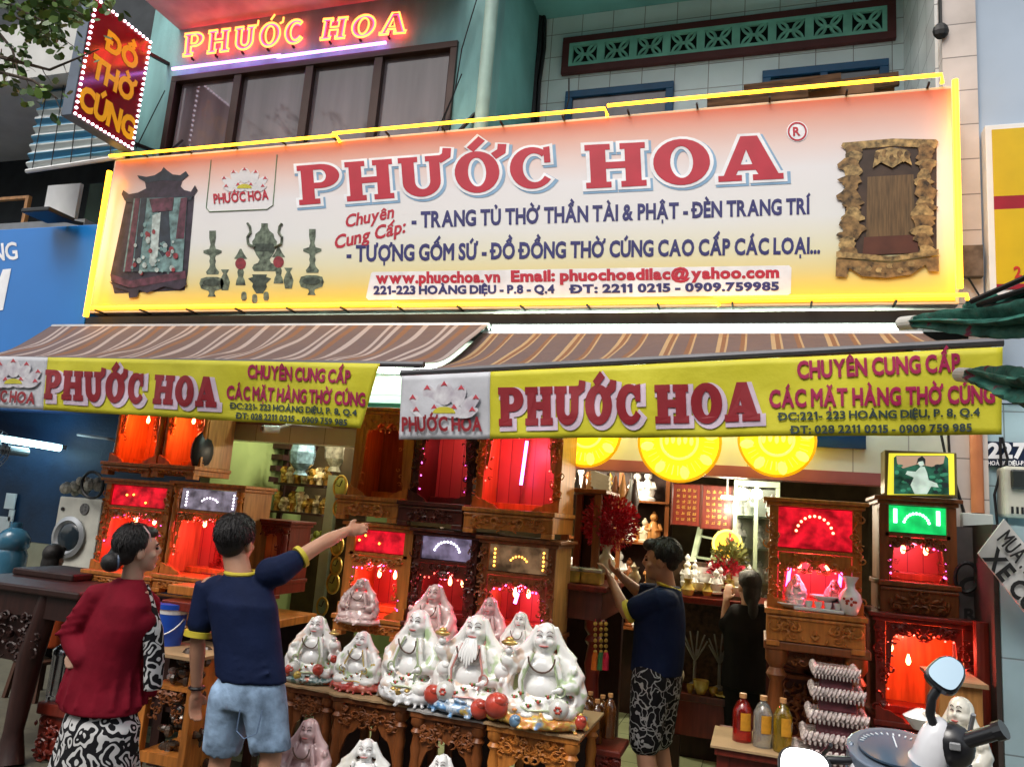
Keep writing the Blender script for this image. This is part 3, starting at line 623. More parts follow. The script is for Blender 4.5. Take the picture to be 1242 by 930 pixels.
for i in range(34):
    x, y = rnd.uniform(165, 218), rnd.uniform(290, 332); r_ = rnd.uniform(1.2, 3.2); disc(sg, x - (y - 290) * .12, y, r_, r_ * 1.2, [PPW, PPW, PPT, PRED][i % 4], sign, 5.5 + .05 * i, 'printed_ornament', 8)
for i in range(8):
    x, y = rnd.uniform(173, 188), rnd.uniform(262, 300); disc(sg, x, y, 2, 3, [PRED, PPT][i % 2], sign, 5.2 + .05 * i, 'printed_ornament', 8)
A([(136, 333), (160, 341), (226, 329), (227, 338), (160, 350), (136, 342)], PP2, 6); A([(134, 342), (158, 351), (226, 338), (228, 346), (219, 352), (200, 348), (180, 356), (170, 352), (168, 361), (158, 362), (157, 354), (140, 349)], PP, 5.8)
pic_end('printed_shrine', sign); PIC[0] = []
# printed carved throne at the right
PW = M('print_carved_wood', (.20, .115, .04), .45, var=.85, scale=26); PWL = M('print_carved_light', (.32, .21, .08), .45, var=.8, scale=30); PWD = M('print_wood_shade', (.055, .03, .018), .45, var=.4, scale=8); PWB = M('print_wood_board', (.13, .075, .03), .45, var=.4, scale=10, stretch=(8, 1, .6))
B_ = lambda pts, mat, l=1: flat(sg, pts, mat, sign, l, 'printed_throne')
B_([(1026, 182), (1024, 312), (1136, 306), (1136, 178)], PWD, 1)
B_([(1052, 215), (1050, 305), (1110, 302), (1108, 212)], PWB, 2); B_([(1048, 288), (1046, 310), (1114, 307), (1112, 285)], M('print_wood_red', (.10, .03, .015), .45, var=.3), 3)
B_([(1020, 178), (1022, 174), (1082, 169), (1135, 170), (1138, 173), (1134, 181), (1084, 178), (1026, 183)], PWL, 4)
rnd = random.Random(5)
for side, xs_ in ((0, 1033), (1, 1122)):
    y = 184
    while y < 308:
        w_ = rnd.uniform(8, 15) if y > 196 else 10; h = rnd.uniform(5, 9); xx = xs_ + rnd.uniform(-3, 3) - (y - 184) * (.02)
        B_([(xx + w_ * math.cos(a) * (1 + .22 * math.sin(3 * a + y)), y + h * math.sin(a)) for a in [2 * math.pi * i / 12 for i in range(12)]], [PW, PWL][int(y) % 2], 5 + (y - 184) * .008); y += h * 1.05
B_([(1058 + 0, 205), (1062, 184), (1080, 180), (1100, 183), (1106, 202), (1096, 196), (1082, 205), (1068, 198)], PWL, 6)
for i in range(9): B_([(1064 + 4.5 * i + 4 * math.cos(a), 190 + 3 * math.sin(i * 2) + 5 * math.sin(a)) for a in [2 * math.pi * k / 8 for k in range(8)]], [PW, PWL][i % 2], 6.3 + .06 * i)
B_([(1014, 313), (1014, 306), (1080, 312), (1138, 303), (1138, 310), (1080, 318)], PWL, 7)
B_([(1014, 315), (1080, 320), (1138, 312), (1138, 330), (1126, 330), (1122, 322), (1105, 334), (1075, 338), (1045, 336), (1030, 326), (1026, 337), (1013, 336)], PW, 6.8)
for i in range(12): B_([(1040 + 6.5 * i + 4.5 * math.cos(a), 328 + 4 * math.sin(i * 1.7) - i * .3 + 3.5 * math.sin(a)) for a in [2 * math.pi * k / 8 for k in range(8)]], [PWL, PW][i % 2], 7.2 + .06 * i)
pic_end('printed_throne', sign)
# old boards lying behind the top edge of the signboard
rnd = random.Random(9)
for i, (xa, ya, xb, yb) in enumerate(((858, 128, 980, 112), (902, 112, 1020, 98), (930, 116, 1060, 105), (1018, 106, 1090, 96), (975, 108, 1085, 103))):
    a, b = P(xa, ya, SY + .25 + .05 * i), P(xb, yb, SY + .25 + .05 * i); a.z = max(a.z, Z1 + .10); b.z = max(b.z, Z1 + .14)
    o = build(MB().bar(a, b, .03, .10), 'old_board', M('weathered_board', (.07, .04, .022), .8, var=.6, scale=6, stretch=(1, 4, 8)) if i in (0, 1, 3) else M('damp_cardboard', (.16, .09, .05), .85, var=.3), None, a.copy()); tag(o, ['long brown plank leaning lowest along the sign top', 'dark short plank behind the sign top nearest the left', 'cardboard strip in the middle of the board pile on the sign', 'brown end plank at the right of the board pile on the sign', 'flat cardboard sheet under the end plank on the sign'][i], 'board', 'old boards on top of the signboard')

# ------------------------------------------------------------------ neon lettering on the left wall
NY = FY - .06; nsf = yplane(NY)
neo = thing('neon_sign', 'glowing neon letters reading PHƯỚC HOA above a violet tube on the turquoise wall', 'neon sign', P(350, 60, FY))
def neon_text(txt, a, b, cap):
    a, b = V(a), V(b); wd = 0; pos = []
    for ch in txt:
        base = unicodedata.normalize('NFD', ch)[0]; pos.append((ch, base, wd)); wd += SLAB[base][0] + .22
    wd -= .22; d = b - a; ux = d / wd; uy = V((d.y, -d.x)) / d.length * cap; sh = .22
    W = lambda x, y, dy: P(*(a + ux * (x + sh * y) + uy * y), NY - dy)
    outm, inm = MB(), MB()
    for ch, base, x in pos:
        for pc in SLAB[base][1][:1]:
            for li, loop in enumerate(pc):
                cx = sum(p[0] for p in loop) / len(loop); cy = sum(p[1] for p in loop) / len(loop)
                outm.tube([W(x + p[0], p[1], 0) for p in loop], .009, 5, closed=True)
                if li == 0: inm.tube([W(x + cx + (p[0] - cx) * .86, cy + (p[1] - cy) * .86, -.015) for p in loop], .008, 5, closed=True)
        wd_ = SLAB[base][0]
        if 'Ơ' in ch or ch in 'ƯỚỜƠ': outm.tube([W(x + wd_ - .05, .95, 0), W(x + wd_ + .08, 1.0, 0), W(x + wd_ + .1, 1.2, 0)], .009, 5)
        if ch == 'Ớ': outm.tube([W(x + .45, 1.15, 0), W(x + .62, 1.38, 0)], .009, 5)
        q = W(x + .4, -.12, -.03); sup = MB().bar(q, q + V((0, .06, 0)), .015); sup.bar(q, q + V((.01, 0, .05)), .012); build(sup, 'tube_support', IRON, neo)
    build(outm, 'yellow_tube', N_OR, neo); build(inm, 'red_tube', N_RED, neo)
neon_text('PHƯỚC', (222, 69), (368, 51), 27); neon_text('HOA', (388, 49), (492, 40), 25)
pt = MB().tube([P(209, 84, NY), P(340, 67.5, NY)], .013, 8); pt.tube([P(336, 69.5, NY), P(468, 52, NY)], .013, 8); build(pt, 'violet_tube', N_PUR, neo)

# ------------------------------------------------------------------ hanging sign ĐỒ THỜ CÚNG
DX = -5.40
dA, dB, dC, dD = PX(117, -4, DX), PX(187, 52, DX), PX(159.6, 187, DX), PX(84.5, 133.6, DX)
ya, yb = (dA.y + dD.y) / 2, (dB.y + dC.y) / 2; za, zb = (dD.z + dC.z) / 2, (dA.z + dB.z) / 2
dsn = thing('hanging_sign', 'red projecting sign reading ĐỒ THỜ CÚNG rimmed with white lights', 'sign', (DX, (ya + yb) / 2, za))
build(MB().box(DX - .12, DX - .006, ya, yb, za, zb), 'sign_box', M('sign_side_metal', (.10, .13, .18), .4), dsn, bevel=.006)
build(MB().box(DX - .004, DX, ya + .01, yb - .01, za + .01, zb - .01), 'red_panel', M('red_acrylic', (.22, .004, .012), .12, coat=.6), dsn)
def xsurf(px, py): return PX(px, py, DX)
ds = (xsurf, V((1, 0, 0))); YLT = M('yellow_lettering', (.62, .36, .01), .4, emit=(1, .45, .02), es=.25)
def on_sign(txt, u0, u1, v, h):
    vs, fs, wd = layout(txt, .07, False, .14); mb = MB(); mb.f = fs
    for p in vs: mb.v.append(V((DX + .004 + p.z * .004, ya + (yb - ya) * (u0 + (u1 - u0) * p.x / wd), za + (zb - za) * (v + h * p.y))))
    build(mb, 'lettering', YLT, dsn)
on_sign('ĐỒ', .30, .80, .66, .15); on_sign('THỜ', .16, .84, .385, .165); on_sign('CÚNG', .07, .93, .09, .175)
m = MB(); n = 20
for i in range(n + 1):
    for u, v in ((.04, .02 + .96 * i / n), (.96, .02 + .96 * i / n)): m.ell((DX + .006, ya + (yb - ya) * u, za + (zb - za) * v), .0125, 6, 4)
for i in range(1, 14):
    for v in (.02, .98): m.ell((DX + .006, ya + (yb - ya) * (.04 + .92 * i / 14), za + (zb - za) * v), .0125, 6, 4)
build(m, 'light_border', LED_W, dsn)
for zq in (zb - .1, za + .1): build(MB().bar((DX - .05, yb, zq), (DX - .05, FY, zq + .05), .03), 'wall_bracket', IRON, dsn)

# ------------------------------------------------------------------ awnings and banners
def awn_mat(name, cols):
    m = ramp_mat(name, cols, 0, rough=.75, noise=.012, nscale=3, coord='UV', const=True, mult=9.0, bump=.25, bscale=7); return m
AWC = (.105, .070, .068); AWL = (.33, .28, .26); AWO = (.17, .075, .035); AWT = (.34, .23, .12)
AW1 = awn_mat('awning_stripes_mauve', [(0, AWC), (.30, AWL), (.36, AWC), (.44, AWL), (.52, AWC), (.62, AWO), (.72, AWC), (.9, AWL)])
AW2 = awn_mat('awning_stripes_tan', [(0, AWC), (.22, AWT), (.30, AWO), (.38, AWT), (.42, AWC), (.66, AWO), (.74, AWT), (.78, AWC)])
def awning(label, b0, b1, f0, f1, mat, sag, group):
    r = thing('awning', label, 'awning', ((b0 + b1 + f0 + f1) / 4), group)
    def fn(u, v):
        p = b0.lerp(b1, u).lerp(f0.lerp(f1, u), v); p = p.copy(); p.z -= sag * math.sin(math.pi * v) + (.018 * math.sin(u * 23 + v * 4) + .01 * math.sin(u * 51 - v * 6)) * math.sin(math.pi * v); return p
    build(MB().sheet(fn, 70, 14), 'canvas', mat, r, smooth=True, solid=.004)
    build(MB().tube([f0 + V((0, 0, -.012)), f1 + V((0, 0, -.012))], .02, 8), 'front_bar', M('dull_awning_bar', (.10, .10, .11), .5, .3), r); build(MB().tube([b0 + V((0, .03, 0)), b1 + V((0, .03, 0))], .028, 8), 'roller', GREY, r)
    m = MB()
    for u in (.12, .88):
        a, b = b0.lerp(b1, u), f0.lerp(f1, u); mid = (a + b) / 2 + V((.25 if u < .5 else -.25, 0, -.1)); m.tube([a + V((0, .05, -.1)), mid, b + V((0, 0, -.03))], .016, 6)
    build(m, 'folding_arm', IRON, r)
    return r
AY = 4.93
lf0, lf1 = P(-40, 431, 4.0), P(462, 441, 4.0); lb0, lb1 = P(60, 402, AY), P(592, 387, AY)
lb0.z = lb1.z = (lb0.z + lb1.z) / 2; zf = (lf0.z + lf1.z) / 2; lf0.z = lf1.z = zf; lf1.x += .28
awning('mauve and cream striped awning over the left half of the shop', lb0, lb1, lf0, lf1, AW1, .06, 'striped awnings under the signboard')
rf0, rf1 = P(487, 450, 3.9), P(1217, 411, 3.62); rb0, rb1 = P(585, 402, AY), P(1120, 408, AY)
rb0.z = rb1.z = (rb0.z + rb1.z) / 2
awning('brown and tan striped awning over the right half of the shop', rb0, rb1, rf0, rf1, AW2, .08, 'striped awnings under the signboard')
def mix_early(name):
    m = M(name, (.62, .60, .64), .5, scale=16); r = [n for n in m.node_tree.nodes if n.type == 'VALTORGB'][0].color_ramp; r.elements[0].color = (.40, .36, .42, 1); r.elements[1].color = (.70, .70, .72, 1); return m
BANM = M('lime_banner_cloth', (.56, .52, .025), .55, var=.14, scale=1.8, bump=.6, bscale=4.5, detail=3); BANW = M('pale_banner_cloth', (.52, .53, .57), .5, var=.10, scale=5, bump=.35, bscale=9)
MAGO = M('pale_pink_edge', (.62, .50, .60), .5); DRED = M('deep_red_lettering', (.25, .014, .022), .5, var=.1); MAGT = M('crimson_lettering', (.32, .012, .07), .5); NVT = M('dark_lettering', (.03, .05, .05), .5)
def banner(label, tl, tr, br, bl, Yl, Yr, logo_px, group):
    a, b = P(*tl, Yl), P(*tr, Yr); c_ = P(*bl, Yl); d_ = P(*br, Yr)
    pf, n = plane_from(a, b, c_); r = thing('banner', label, 'banner', (a + b) / 2, group)
    ca, cb, cc, cd_ = pf(*tl), pf(*tr), pf(*br), pf(*bl)
    L = (cb - ca).length
    def warp(p):
        u = (p - ca).dot((cb - ca).normalized()); v = (ca.z - p.z); return p + n * (.010 * math.sin(u * 6.2 + v * 5) * min(1, v * 5) + .006 * math.sin(u * 15 - v * 9) * min(1, v * 5))
    def fn(u, v): return warp(ca.lerp(cb, u).lerp(cd_.lerp(cc, u), v))
    f = (pf(logo_px[0], (tl[1] + bl[1]) / 2) - ca).dot((cb - ca).normalized()) / L
    build(MB().sheet(lambda u, v: fn(f + (1 - f) * u, v), 90, 12), 'lime_cloth', BANM, r, smooth=True, solid=.002)
    build(MB().sheet(lambda u, v: fn(f * u, v), 24, 12), 'pale_cloth', BANW, r, smooth=True, solid=.002)
    return r, (pf, n), warp
bn2, bs2, w2 = banner('lime banner reading PHƯỚC HOA hanging from the right awning bar', (487, 456), (1216, 421), (1215, 527), (485, 533), 3.88, 3.6, (593, 0), 'lime banners on the awnings')
bn1, bs1, w1 = banner('lime banner reading PHƯỚC HOA hanging from the left awning bar', (-60, 431), (461, 441), (436, 519), (-60, 491), 3.97, 3.97, (53, 0), 'lime banners on the awnings')
def L2(sf, wp, par, txt, a, b, cap, mat, layer, bold, slab=False, gap=None, sh=0): letter(sf, txt, a, b, cap, mat, par, layer, bold, slab, sh, gap=gap, warp=wp, step=.0035)
def title(sf, wp, par, words):
    for txt, a, b, cap in words:
        L2(sf, wp, par, txt, (a[0] + 3, a[1] + 3), (b[0] + 4, b[1] + 3), cap, MAGO, 2, .12, True, .16); L2(sf, wp, par, txt, a, b, cap, DRED, 3.4, .045, True, .16)
title(bs2, w2, bn2, [('PHƯỚC', (607, 515), (778, 512), 43), ('HOA', (797, 512), (921, 509), 43)])
title(bs1, w1, bn1, [('PHƯỚC', (57, 483), (174, 488), 33), ('HOA', (189, 489), (263, 493), 33)])
L2(bs2, w2, bn2, 'CHUYÊN CUNG CẤP', (968, 459), (1164, 450), 20, MAGT, 2.2, .06); L2(bs2, w2, bn2, 'CÁC MẶT HÀNG THỜ CÚNG', (934, 494), (1206, 488), 20, MAGT, 2.2, .06)
L2(bs2, w2, bn2, 'ĐC:221- 223 HOÀNG DIỆU, P. 8, Q.4', (945, 510), (1188, 504), 9, NVT, 2.2, .05); L2(bs2, w2, bn2, 'ĐT: 028 2211 0215 - 0909 759 985', (960, 526), (1178, 523), 9, NVT, 2.2, .05)
L2(bs1, w1, bn1, 'CHUYÊN CUNG CẤP', (301, 458), (425, 465), 15, MAGT, 2.2, .06); L2(bs1, w1, bn1, 'CÁC MẶT HÀNG THỜ CÚNG', (275, 483), (442, 492), 15, MAGT, 2.2, .06)
L2(bs1, w1, bn1, 'ĐC:221- 223 HOÀNG DIỆU, P. 8, Q.4', (279, 495), (432, 504), 7, NVT, 2.2, .05); L2(bs1, w1, bn1, 'ĐT: 028 2211 0215 - 0909 759 985', (286, 507), (421, 516), 7, NVT, 2.2, .05)
lotus(bs2, 540, 494, 46, bn2, 4.5, mix_early('lotus_pale'), LOTR, LOTY, w2); L2(bs2, w2, bn2, 'PHƯỚC HOA', (490, 523), (584, 522), 16, DRED, 4.2, .06)
lotus(bs1, 18, 460, 36, bn1, 4.5, mix_early('lotus_pale'), LOTR, LOTY, w1); L2(bs1, w1, bn1, 'PHƯỚC HOA', (-38, 484), (44, 490), 13, DRED, 4.2, .06)

# fluorescent batten behind the right awning
fb = thing('fluorescent_batten', 'long white fluorescent light glowing between the signboard and the right awning', 'lamp', P(840, 396, 5.12))
a, b = P(600, 396, 5.14), P(1088, 393, 5.14); zc = (a.z + b.z) / 2 + .0
build(MB().box(a.x, b.x, 5.16, 5.24, zc - .03, zc + .05), 'batten', WHITE, fb, bevel=.005); build(MB().tube([(a.x, 5.12, zc - .02), (b.x, 5.12, zc - .02)], .036, 12), 'tube', TUBE_W, fb, smooth=True)
build(MB().box(a.x, b.x, 5.15, 5.158, zc - .09, zc - .04).box(a.x, b.x, 5.15, 5.158, zc + .06, zc + .10), 'reflector', M('lamp_reflector', (.75, .8, .76), .4), fb)
fb2 = thing('fluorescent_batten', 'fluorescent light on the white lintel showing between the two banners', 'lamp', (-3.2, 5.2, 2.95))
build(MB().box(-4.0, .9, 5.24, 5.3, 2.86, 2.9), 'batten', WHITE, fb2); build(MB().tube([(-3.95, 5.2, 2.88), (.85, 5.2, 2.88)], .026, 8), 'tube', TUBE_W, fb2, smooth=True)

# folded green umbrellas poking in from the right
UM = M('umbrella_cloth', (.02, .085, .065), .66, scale=11, bump=.5, bscale=16)
ur = [n for n in UM.node_tree.nodes if n.type == 'VALTORGB'][0].color_ramp; ur.elements.new(.5); ur.elements.new(.6)
for e_, (q_, c_) in zip(ur.elements, ((.3, (.008, .035, .028)), (.5, (.03, .13, .10)), (.62, (.05, .17, .13)), (.68, (.17, .03, .06)))): e_.position = q_; e_.color = (*c_, 1)
def umbrella(label, tip, end, r, seed):
    o = thing('umbrella', label, 'umbrella', (V(tip) + V(end)) / 2, 'folded green umbrellas at the right edge'); tip, end = V(tip), V(end); rn = random.Random(seed); d = (end - tip); n = 36; rings = 20
    x = d.normalized().cross(V((0, 0, 1))).normalized(); y = x.cross(d.normalized()); vs = []
    for i in range(rings + 1):
        t = i / rings; rr = r * (.35 + .9 * t ** .7)
        for j in range(n):
            a = 2 * math.pi * j / n; q = rr * (1 + .42 * math.sin(a * 6 + seed + t * 2.2) + rn.uniform(-.12, .12)); vs.append(tip + d * t + x * q * math.cos(a) + y * q * math.sin(a) * .8 - V((0, 0, .05 * t * math.sin(t * 3))))
    mb = MB().add(vs, [(i * n + j, i * n + (j + 1) % n, (i + 1) * n + (j + 1) % n, (i + 1) * n + j) for i in range(rings) for j in range(n)] + [tuple(range(n)), tuple(rings * n + j for j in range(n))])
    cn = build(mb, 'folded_canopy', UM, o, smooth=True)
    build(MB().cyl(tip - d.normalized() * .08, tip + d * .02, .028), 'tip_cap', M('umbrella_tip', (.5, .5, .46), .4), o); build(MB().tube([tip, end + d * .1], .014, 6), 'shaft', GREY, o)
umbrella('folded green floral umbrella with a white tip above the end of the lime banner', P(1108, 391, 3.3), P(1300, 372, 2.6), .055, 1)
umbrella('dark green folded umbrella hanging across the corner of the lime banner', P(1176, 455, 3.2), P(1300, 462, 2.6), .06, 4)
o = thing('umbrella', 'tangled green umbrella cloth bunched at the upper right edge above the others', 'umbrella', P(1235, 372, 3.0)); umbrella_rib = MB()
for k in range(6): umbrella_rib.tube([P(1178 + 8 * k, 366 + 4 * k, 2.9), P(1260, 330 + 16 * k, 2.7)], .01, 5)
build(umbrella_rib, 'rib', IRON, o); m = MB()
def uc(u, v):
    p = P(1170 + 95 * u, 372 - 24 * u + 26 * v * u, 3.0 - .3 * u); return p + V((0, .03 * math.sin(u * 14 + v * 5), .015 * math.sin(v * 9 + u * 6)))
build(MB().sheet(uc, 16, 8), 'hanging_cloth', UM, o, smooth=True, solid=.004)

# ------------------------------------------------------------------ right wall fittings
pp = thing('orange_pipe', 'orange painted pipe running down the pale blue tiles', 'pipe', P(1185, 600, FY - .1))
a = P(1184, 540, FY - .1); b = P(1188, 622, FY - .1); m = MB().tube([(a.x, FY - .1, 2.75), (a.x, FY - .1, b.z)], .035, 12); build(m, 'pipe_run', M('orange_pipe_paint', (.50, .17, .07), .45), pp, smooth=True)
build(MB().box(a.x - .09, a.x + .07, FY - .14, FY - .035, b.z - .2, b.z - .005), 'junction_box', M('grey_box', (.45, .45, .42), .5), pp, bevel=.006)
def px_box(l, t, r, b, Y): a, c = P(l, (t + b) / 2, Y), P(r, (t + b) / 2, Y); return a.x, c.x, P((l + r) / 2, b, Y).z, P((l + r) / 2, t, Y).z
HN = FY - .06; x0, x1, z0, z1 = px_box(1196, 536, 1262, 566, HN)
hp = thing('house_number_plate', 'navy house number plate reading 227 on the right wall', 'plate', (x0, HN, z0)); build(MB().box(x0, x1, HN, HN + .02, z0, z1), 'plate', M('navy_plate', (.01, .02, .05), .35), hp, bevel=.003)
letter(yplane(HN), '227', (1199, 555), (1243, 555), 17, WOUT, hp, 2, .07); letter(yplane(HN), 'HOÀNG DIỆU-P.8-Q.4', (1198, 564), (1258, 564), 5, WOUT, hp, 2, .04)
x0, x1, z0, z1 = px_box(1217, 566, 1265, 628, FY - .18)
em = thing('electric_meter', 'cream electric meter box under the house number plate', 'meter', (x0, FY - .1, z0)); build(MB().box(x0, x1, FY - .2, FY - .035, z0, z1), 'meter_case', M('cream_plastic', (.45, .43, .36), .45), em, bevel=.02)
build(MB().box(x0 + .03, x1 - .02, FY - .225, FY - .201, z0 + .16, z1 - .02), 'meter_window', M('meter_glass', (.03, .035, .035), .1), em, bevel=.01); m = MB()
for i in range(6): m.box(x0 + .03 + .025 * i, x0 + .042 + .025 * i, FY - .206, FY - .201, z0 + .02, z0 + .06)
build(m, 'terminal_slots', BLACK, em)
# tilted white board MUA BÁN XE CŨ
MY = 4.4; ms = yplane(MY); qd = [(1219, 629), (1187, 671), (1258, 760), (1290, 716)]
mu = thing('tilted_board', 'tilted white board with black capitals leaning by the right wall', 'sign', P(1225, 690, MY))
mb = MB().prism([P(*p, MY) + V((0, .012, 0)) for p in qd], (0, .015, 0)); build(mb, 'board', M('grubby_white_board', (.62, .62, .60), .5, var=.2, scale=5), mu)
INK = M('black_lettering', (.02, .02, .02), .5)
letter(ms, 'MUA . BÁN', (1209, 654), (1263, 721), 19, INK, mu, 1, .03); letter(ms, 'XE CŨ', (1192, 676), (1246, 743), 21, INK, mu, 1, .05)
# dark panel with grey letters R A / C
DY_ = 4.95; x0, x1, z0, z1 = px_box(1156, 640, 1214, 880, DY_)
dk = thing('lettered_board', 'dark grey board with faint black letters RA and C behind the red lit cabinet', 'sign', (x0, DY_, z0)); build(MB().box(x0, x1, DY_, DY_ + .03, .3, z1), 'board', M('dark_grey_board', (.10, .09, .09), .6, var=.3), dk)
letter(yplane(DY_), 'RA', (1171, 771), (1208, 771), 17, INK, dk, 1, .05); letter(yplane(DY_), 'C', (1171, 805), (1187, 805), 19, INK, dk, 1, .05); letter(yplane(DY_), 'C', (1164, 722), (1187, 722), 22, INK, dk, 1, .05); letter(yplane(DY_), 'R', (1170, 752), (1184, 752), 14, INK, dk, 1, .05)
m = MB(); m.cyl((rx - .05, 4.7, .3), (rx - .05, 4.7, 1.5), .04); o = build(m, 'round_post', W_RED, None, (rx - .05, 4.7, .3)); tag(o, 'dark red round post standing against the pale wall edge', 'post')
cabr = thing('cable_coil', 'black cables dangling down the pale tiles beside the orange pipe', 'cable', P(1165, 600, FY - .08)); m = MB()
for pts in (((1150, 525), (1152, 560), (1160, 590), (1172, 630), (1178, 660)), ((1140, 520), (1150, 570), (1166, 610), (1176, 650)), ((1213, 530), (1214, 570), (1206, 600), (1210, 640)), ((1215, 530), (1222, 556), (1212, 585)), ((1160, 480), (1200, 490), (1242, 470))):
    build(MB().tube([P(x, y, FY - .09) for x, y in pts], .008, 5), 'cable', CABLE, cabr)
m.tube([P(1172 + 14 * math.cos(i * .5), 700 + 18 * math.sin(i * .5), 4.9) for i in range(26)], .01, 5)
build(m, 'coiled_cable', CABLE, cabr)
oc = thing('street_cable', 'thin black cables strung down the shop front from the upper left wall', 'cable', P(430, 90, FY - .02)); m = MB()
for pts in (((578, 0), (560, 60), (552, 110), (530, 160)), ((560, 90), (540, 140), (536, 160)), ((690, 95), (690, 120), (682, 150)), ((150, 60), (150, 130), (165, 180), (200, 110)), ((1148, 290), (1170, 330), (1190, 362))): build(MB().tube([P(x, y, FY - .07 if x < 640 else SY + .2) for x, y in pts], .006, 4), 'cable', CABLE, oc)

# ------------------------------------------------------------------ carved altar cabinets
def scrolls(mb, x0, x1, z0, z1, y, n, seed, size=.035, sym=True, d=.012):
    rn = random.Random(seed); cx = (x0 + x1) / 2
    for i in range(n):
        x, z = rn.uniform(x0, cx if sym else x1), rn.uniform(z0, z1); s = size * rn.uniform(.6, 1.2); a0 = rn.uniform(0, 6.28); tw = rn.choice((-1, 1)); k = rn.randrange(3)
        for sg_ in ((1, -1) if sym else (1,)):
            X = x if sg_ == 1 else 2 * cx - x
            if k < 2:
                pts = [V((X + sg_ * s * (1 - .75 * t) * math.cos(a0 + tw * 5.2 * t), y - d * .4 - d * .5 * t, z + s * .8 * (1 - .75 * t) * math.sin(a0 + tw * 5.2 * t))) for t in [j / 8 for j in range(9)]]
                mb.tube(pts, [s * .12 + s * .14 * (j / 8) for j in range(9)], 4)
            else:
                rot = Matrix.Rotation(-sg_ * a0, 3, 'Y'); mb.ell((X, y - d * .2, z), (s * .55, d, s * .28), 6, 4, rot)
def turned(mb, x, y, z0, z1, r, n=10, rings=1):
    H = z1 - z0; prof = [(r * 1.3, 0), (r * 1.3, .04), (r * .8, .05), (r * 1.2, .08), (r * .75, .11)]
    k = 5
    for i in range(k): prof += [(r * (.85 + .12 * (i % 2)), .12 + .72 * i / k), (r * (.98 + .1 * ((i + 1) % 2)), .12 + .72 * (i + .5) / k)]
    prof += [(r * .75, .86), (r * 1.25, .89), (r * .8, .92), (r * 1.35, .95), (r * 1.35, 1)]
    mb.lathe([(a, h * H) for a, h in prof], (x, y, z0), n)
def cabinet(label, x0, x1, y, d, z0, z1, wood_, rec=.10, apron=.13, box=0, boxglow=None, dots=None, post='turned', arch=.16, bulbs=((.36, .8), (.64, .8)), energy=2.0, gcol=(1, .03, .03), strips=(), back=None, group=None, seed=0, crest=True, name='altar_cabinet', side_w=None, ledge=True):
    root = thing(name, label, 'cabinet', ((x0 + x1) / 2, y, z0), group); W = x1 - x0; cw = min(.06, W * .125); rn = random.Random(seed)
    by = y + rec; za = z0 + apron; zt = z1 - .045; yb_ = y + d
    # apron base
    b = MB().box(x0 - .012, x1 + .012, y, yb_, za - .028, za).box(x0, x1, y + .015, yb_, z0 + .03, za - .028)
    arcp = [V((x0 + .02 + (W - .04) * i / 12, y + .016, z0 + .03 - .03 * (abs(i - 6) > 4))) for i in range(13)]
    b.box(x0, x0 + .07, y + .01, y + .08, z0, z0 + .03).box(x1 - .07, x1, y + .01, y + .08, z0, z0 + .03).box(x0, x1, y + .002, y + .014, za - .05, za - .036)
    bo = build(b, 'base', wood_, root, bevel=.004)
    if apron > .08:
        s = MB(); scrolls(s, x0 + .05, x1 - .05, z0 + .045, za - .055, y + .012, int(16 * W / .45), seed, min(.035, apron * .22)); build(s, 'carving', wood_, bo, smooth=True)
    if crest:
        for sg_ in (-1, 1):
            s = MB(); ex = x0 + W / 2 + sg_ * W / 2
            pts = [V((ex - sg_ * W * .3 * t, by - .035, za + .002 + .07 * (1 - t) ** .6 * (1 + .07 * math.sin(t * 16)))) for t in [i / 10 for i in range(11)]]
            s.prism([V((ex, by - .035, za + .001))] + pts + [V((ex - sg_ * W * .3, by - .035, za + .001))], (0, .02, 0))
            build(s, 'corner_crest', wood_, root)
    for s_ in (0, 1):
        xa = x0 + .008 if s_ == 0 else x1 - .03
        build(MB().box(xa, xa + .022, by + .02, yb_, za + .002, zt), 'side_panel', side_w or wood_, root)
    build(MB().box(x0 + .031, x1 - .031, yb_ - .03, yb_ - .012, za + .002, zt - .002), 'back_panel', back or OBACK, root)
    tp = MB().box(x0 - .03, x1 + .03, by - .035, yb_ + .01, z1 - .022, z1).box(x0 - .012, x1 + .012, by - .015, yb_, zt, z1 - .023)
    build(tp, 'top', wood_, root, bevel=.004)
    zo = zt
    if box:
        zo = zt - box; build(MB().box(x0 + .031, x1 - .031, by - .004, yb_ - .031, zo - .02, zo), 'shelf', wood_, root)
        bx0, bx1 = x0 + cw * .8, x1 - cw * .8
        build(MB().box(bx0, bx1, by + .03, by + .034, zo + .005, zt - .005), 'light_panel', boxglow, root)
        if dots:
            dm, pat = dots; m = MB(); cx = (bx0 + bx1) / 2; cz = zo + box * .30; ww = (bx1 - bx0) / 2
            if pat == 'arc':
                for i in range(11): a = R(15 + 15 * i); m.ell((cx + ww * .5 * math.cos(a), by + .022, cz + box * .5 * math.sin(a)), .008, 6, 4)
            elif pat == 'sides':
                for sg_ in (-1, 1):
                    for i in range(5): m.ell((cx + sg_ * ww * .8, by + .022, zo + box * (.2 + .15 * i)), .0075, 6, 4)
                for i in range(7): a = R(30 + 20 * i); m.ell((cx + ww * .3 * math.cos(a), by + .022, cz + box * .3 * math.sin(a)), .0065, 6, 4)
            elif pat == 'bars':
                for i in range(11): a = R(15 + 15 * i); m.ell((cx + ww * .42 * math.cos(a), by + .022, cz + box * .42 * math.sin(a)), .008, 6, 4)
                for sg_ in (-1, 1): m.box(cx + sg_ * ww * .7 - .009, cx + sg_ * ww * .7 + .009, by + .016, by + .026, zo + box * .35, zo + box * .85)
            else:
                for i in range(pat): m.ell((rn.uniform(bx0 + .03, bx1 - .03), by + .022, rn.uniform(zo + .03, zt - .03)), .008, 6, 4)
            build(m, 'light_string', dm, root)
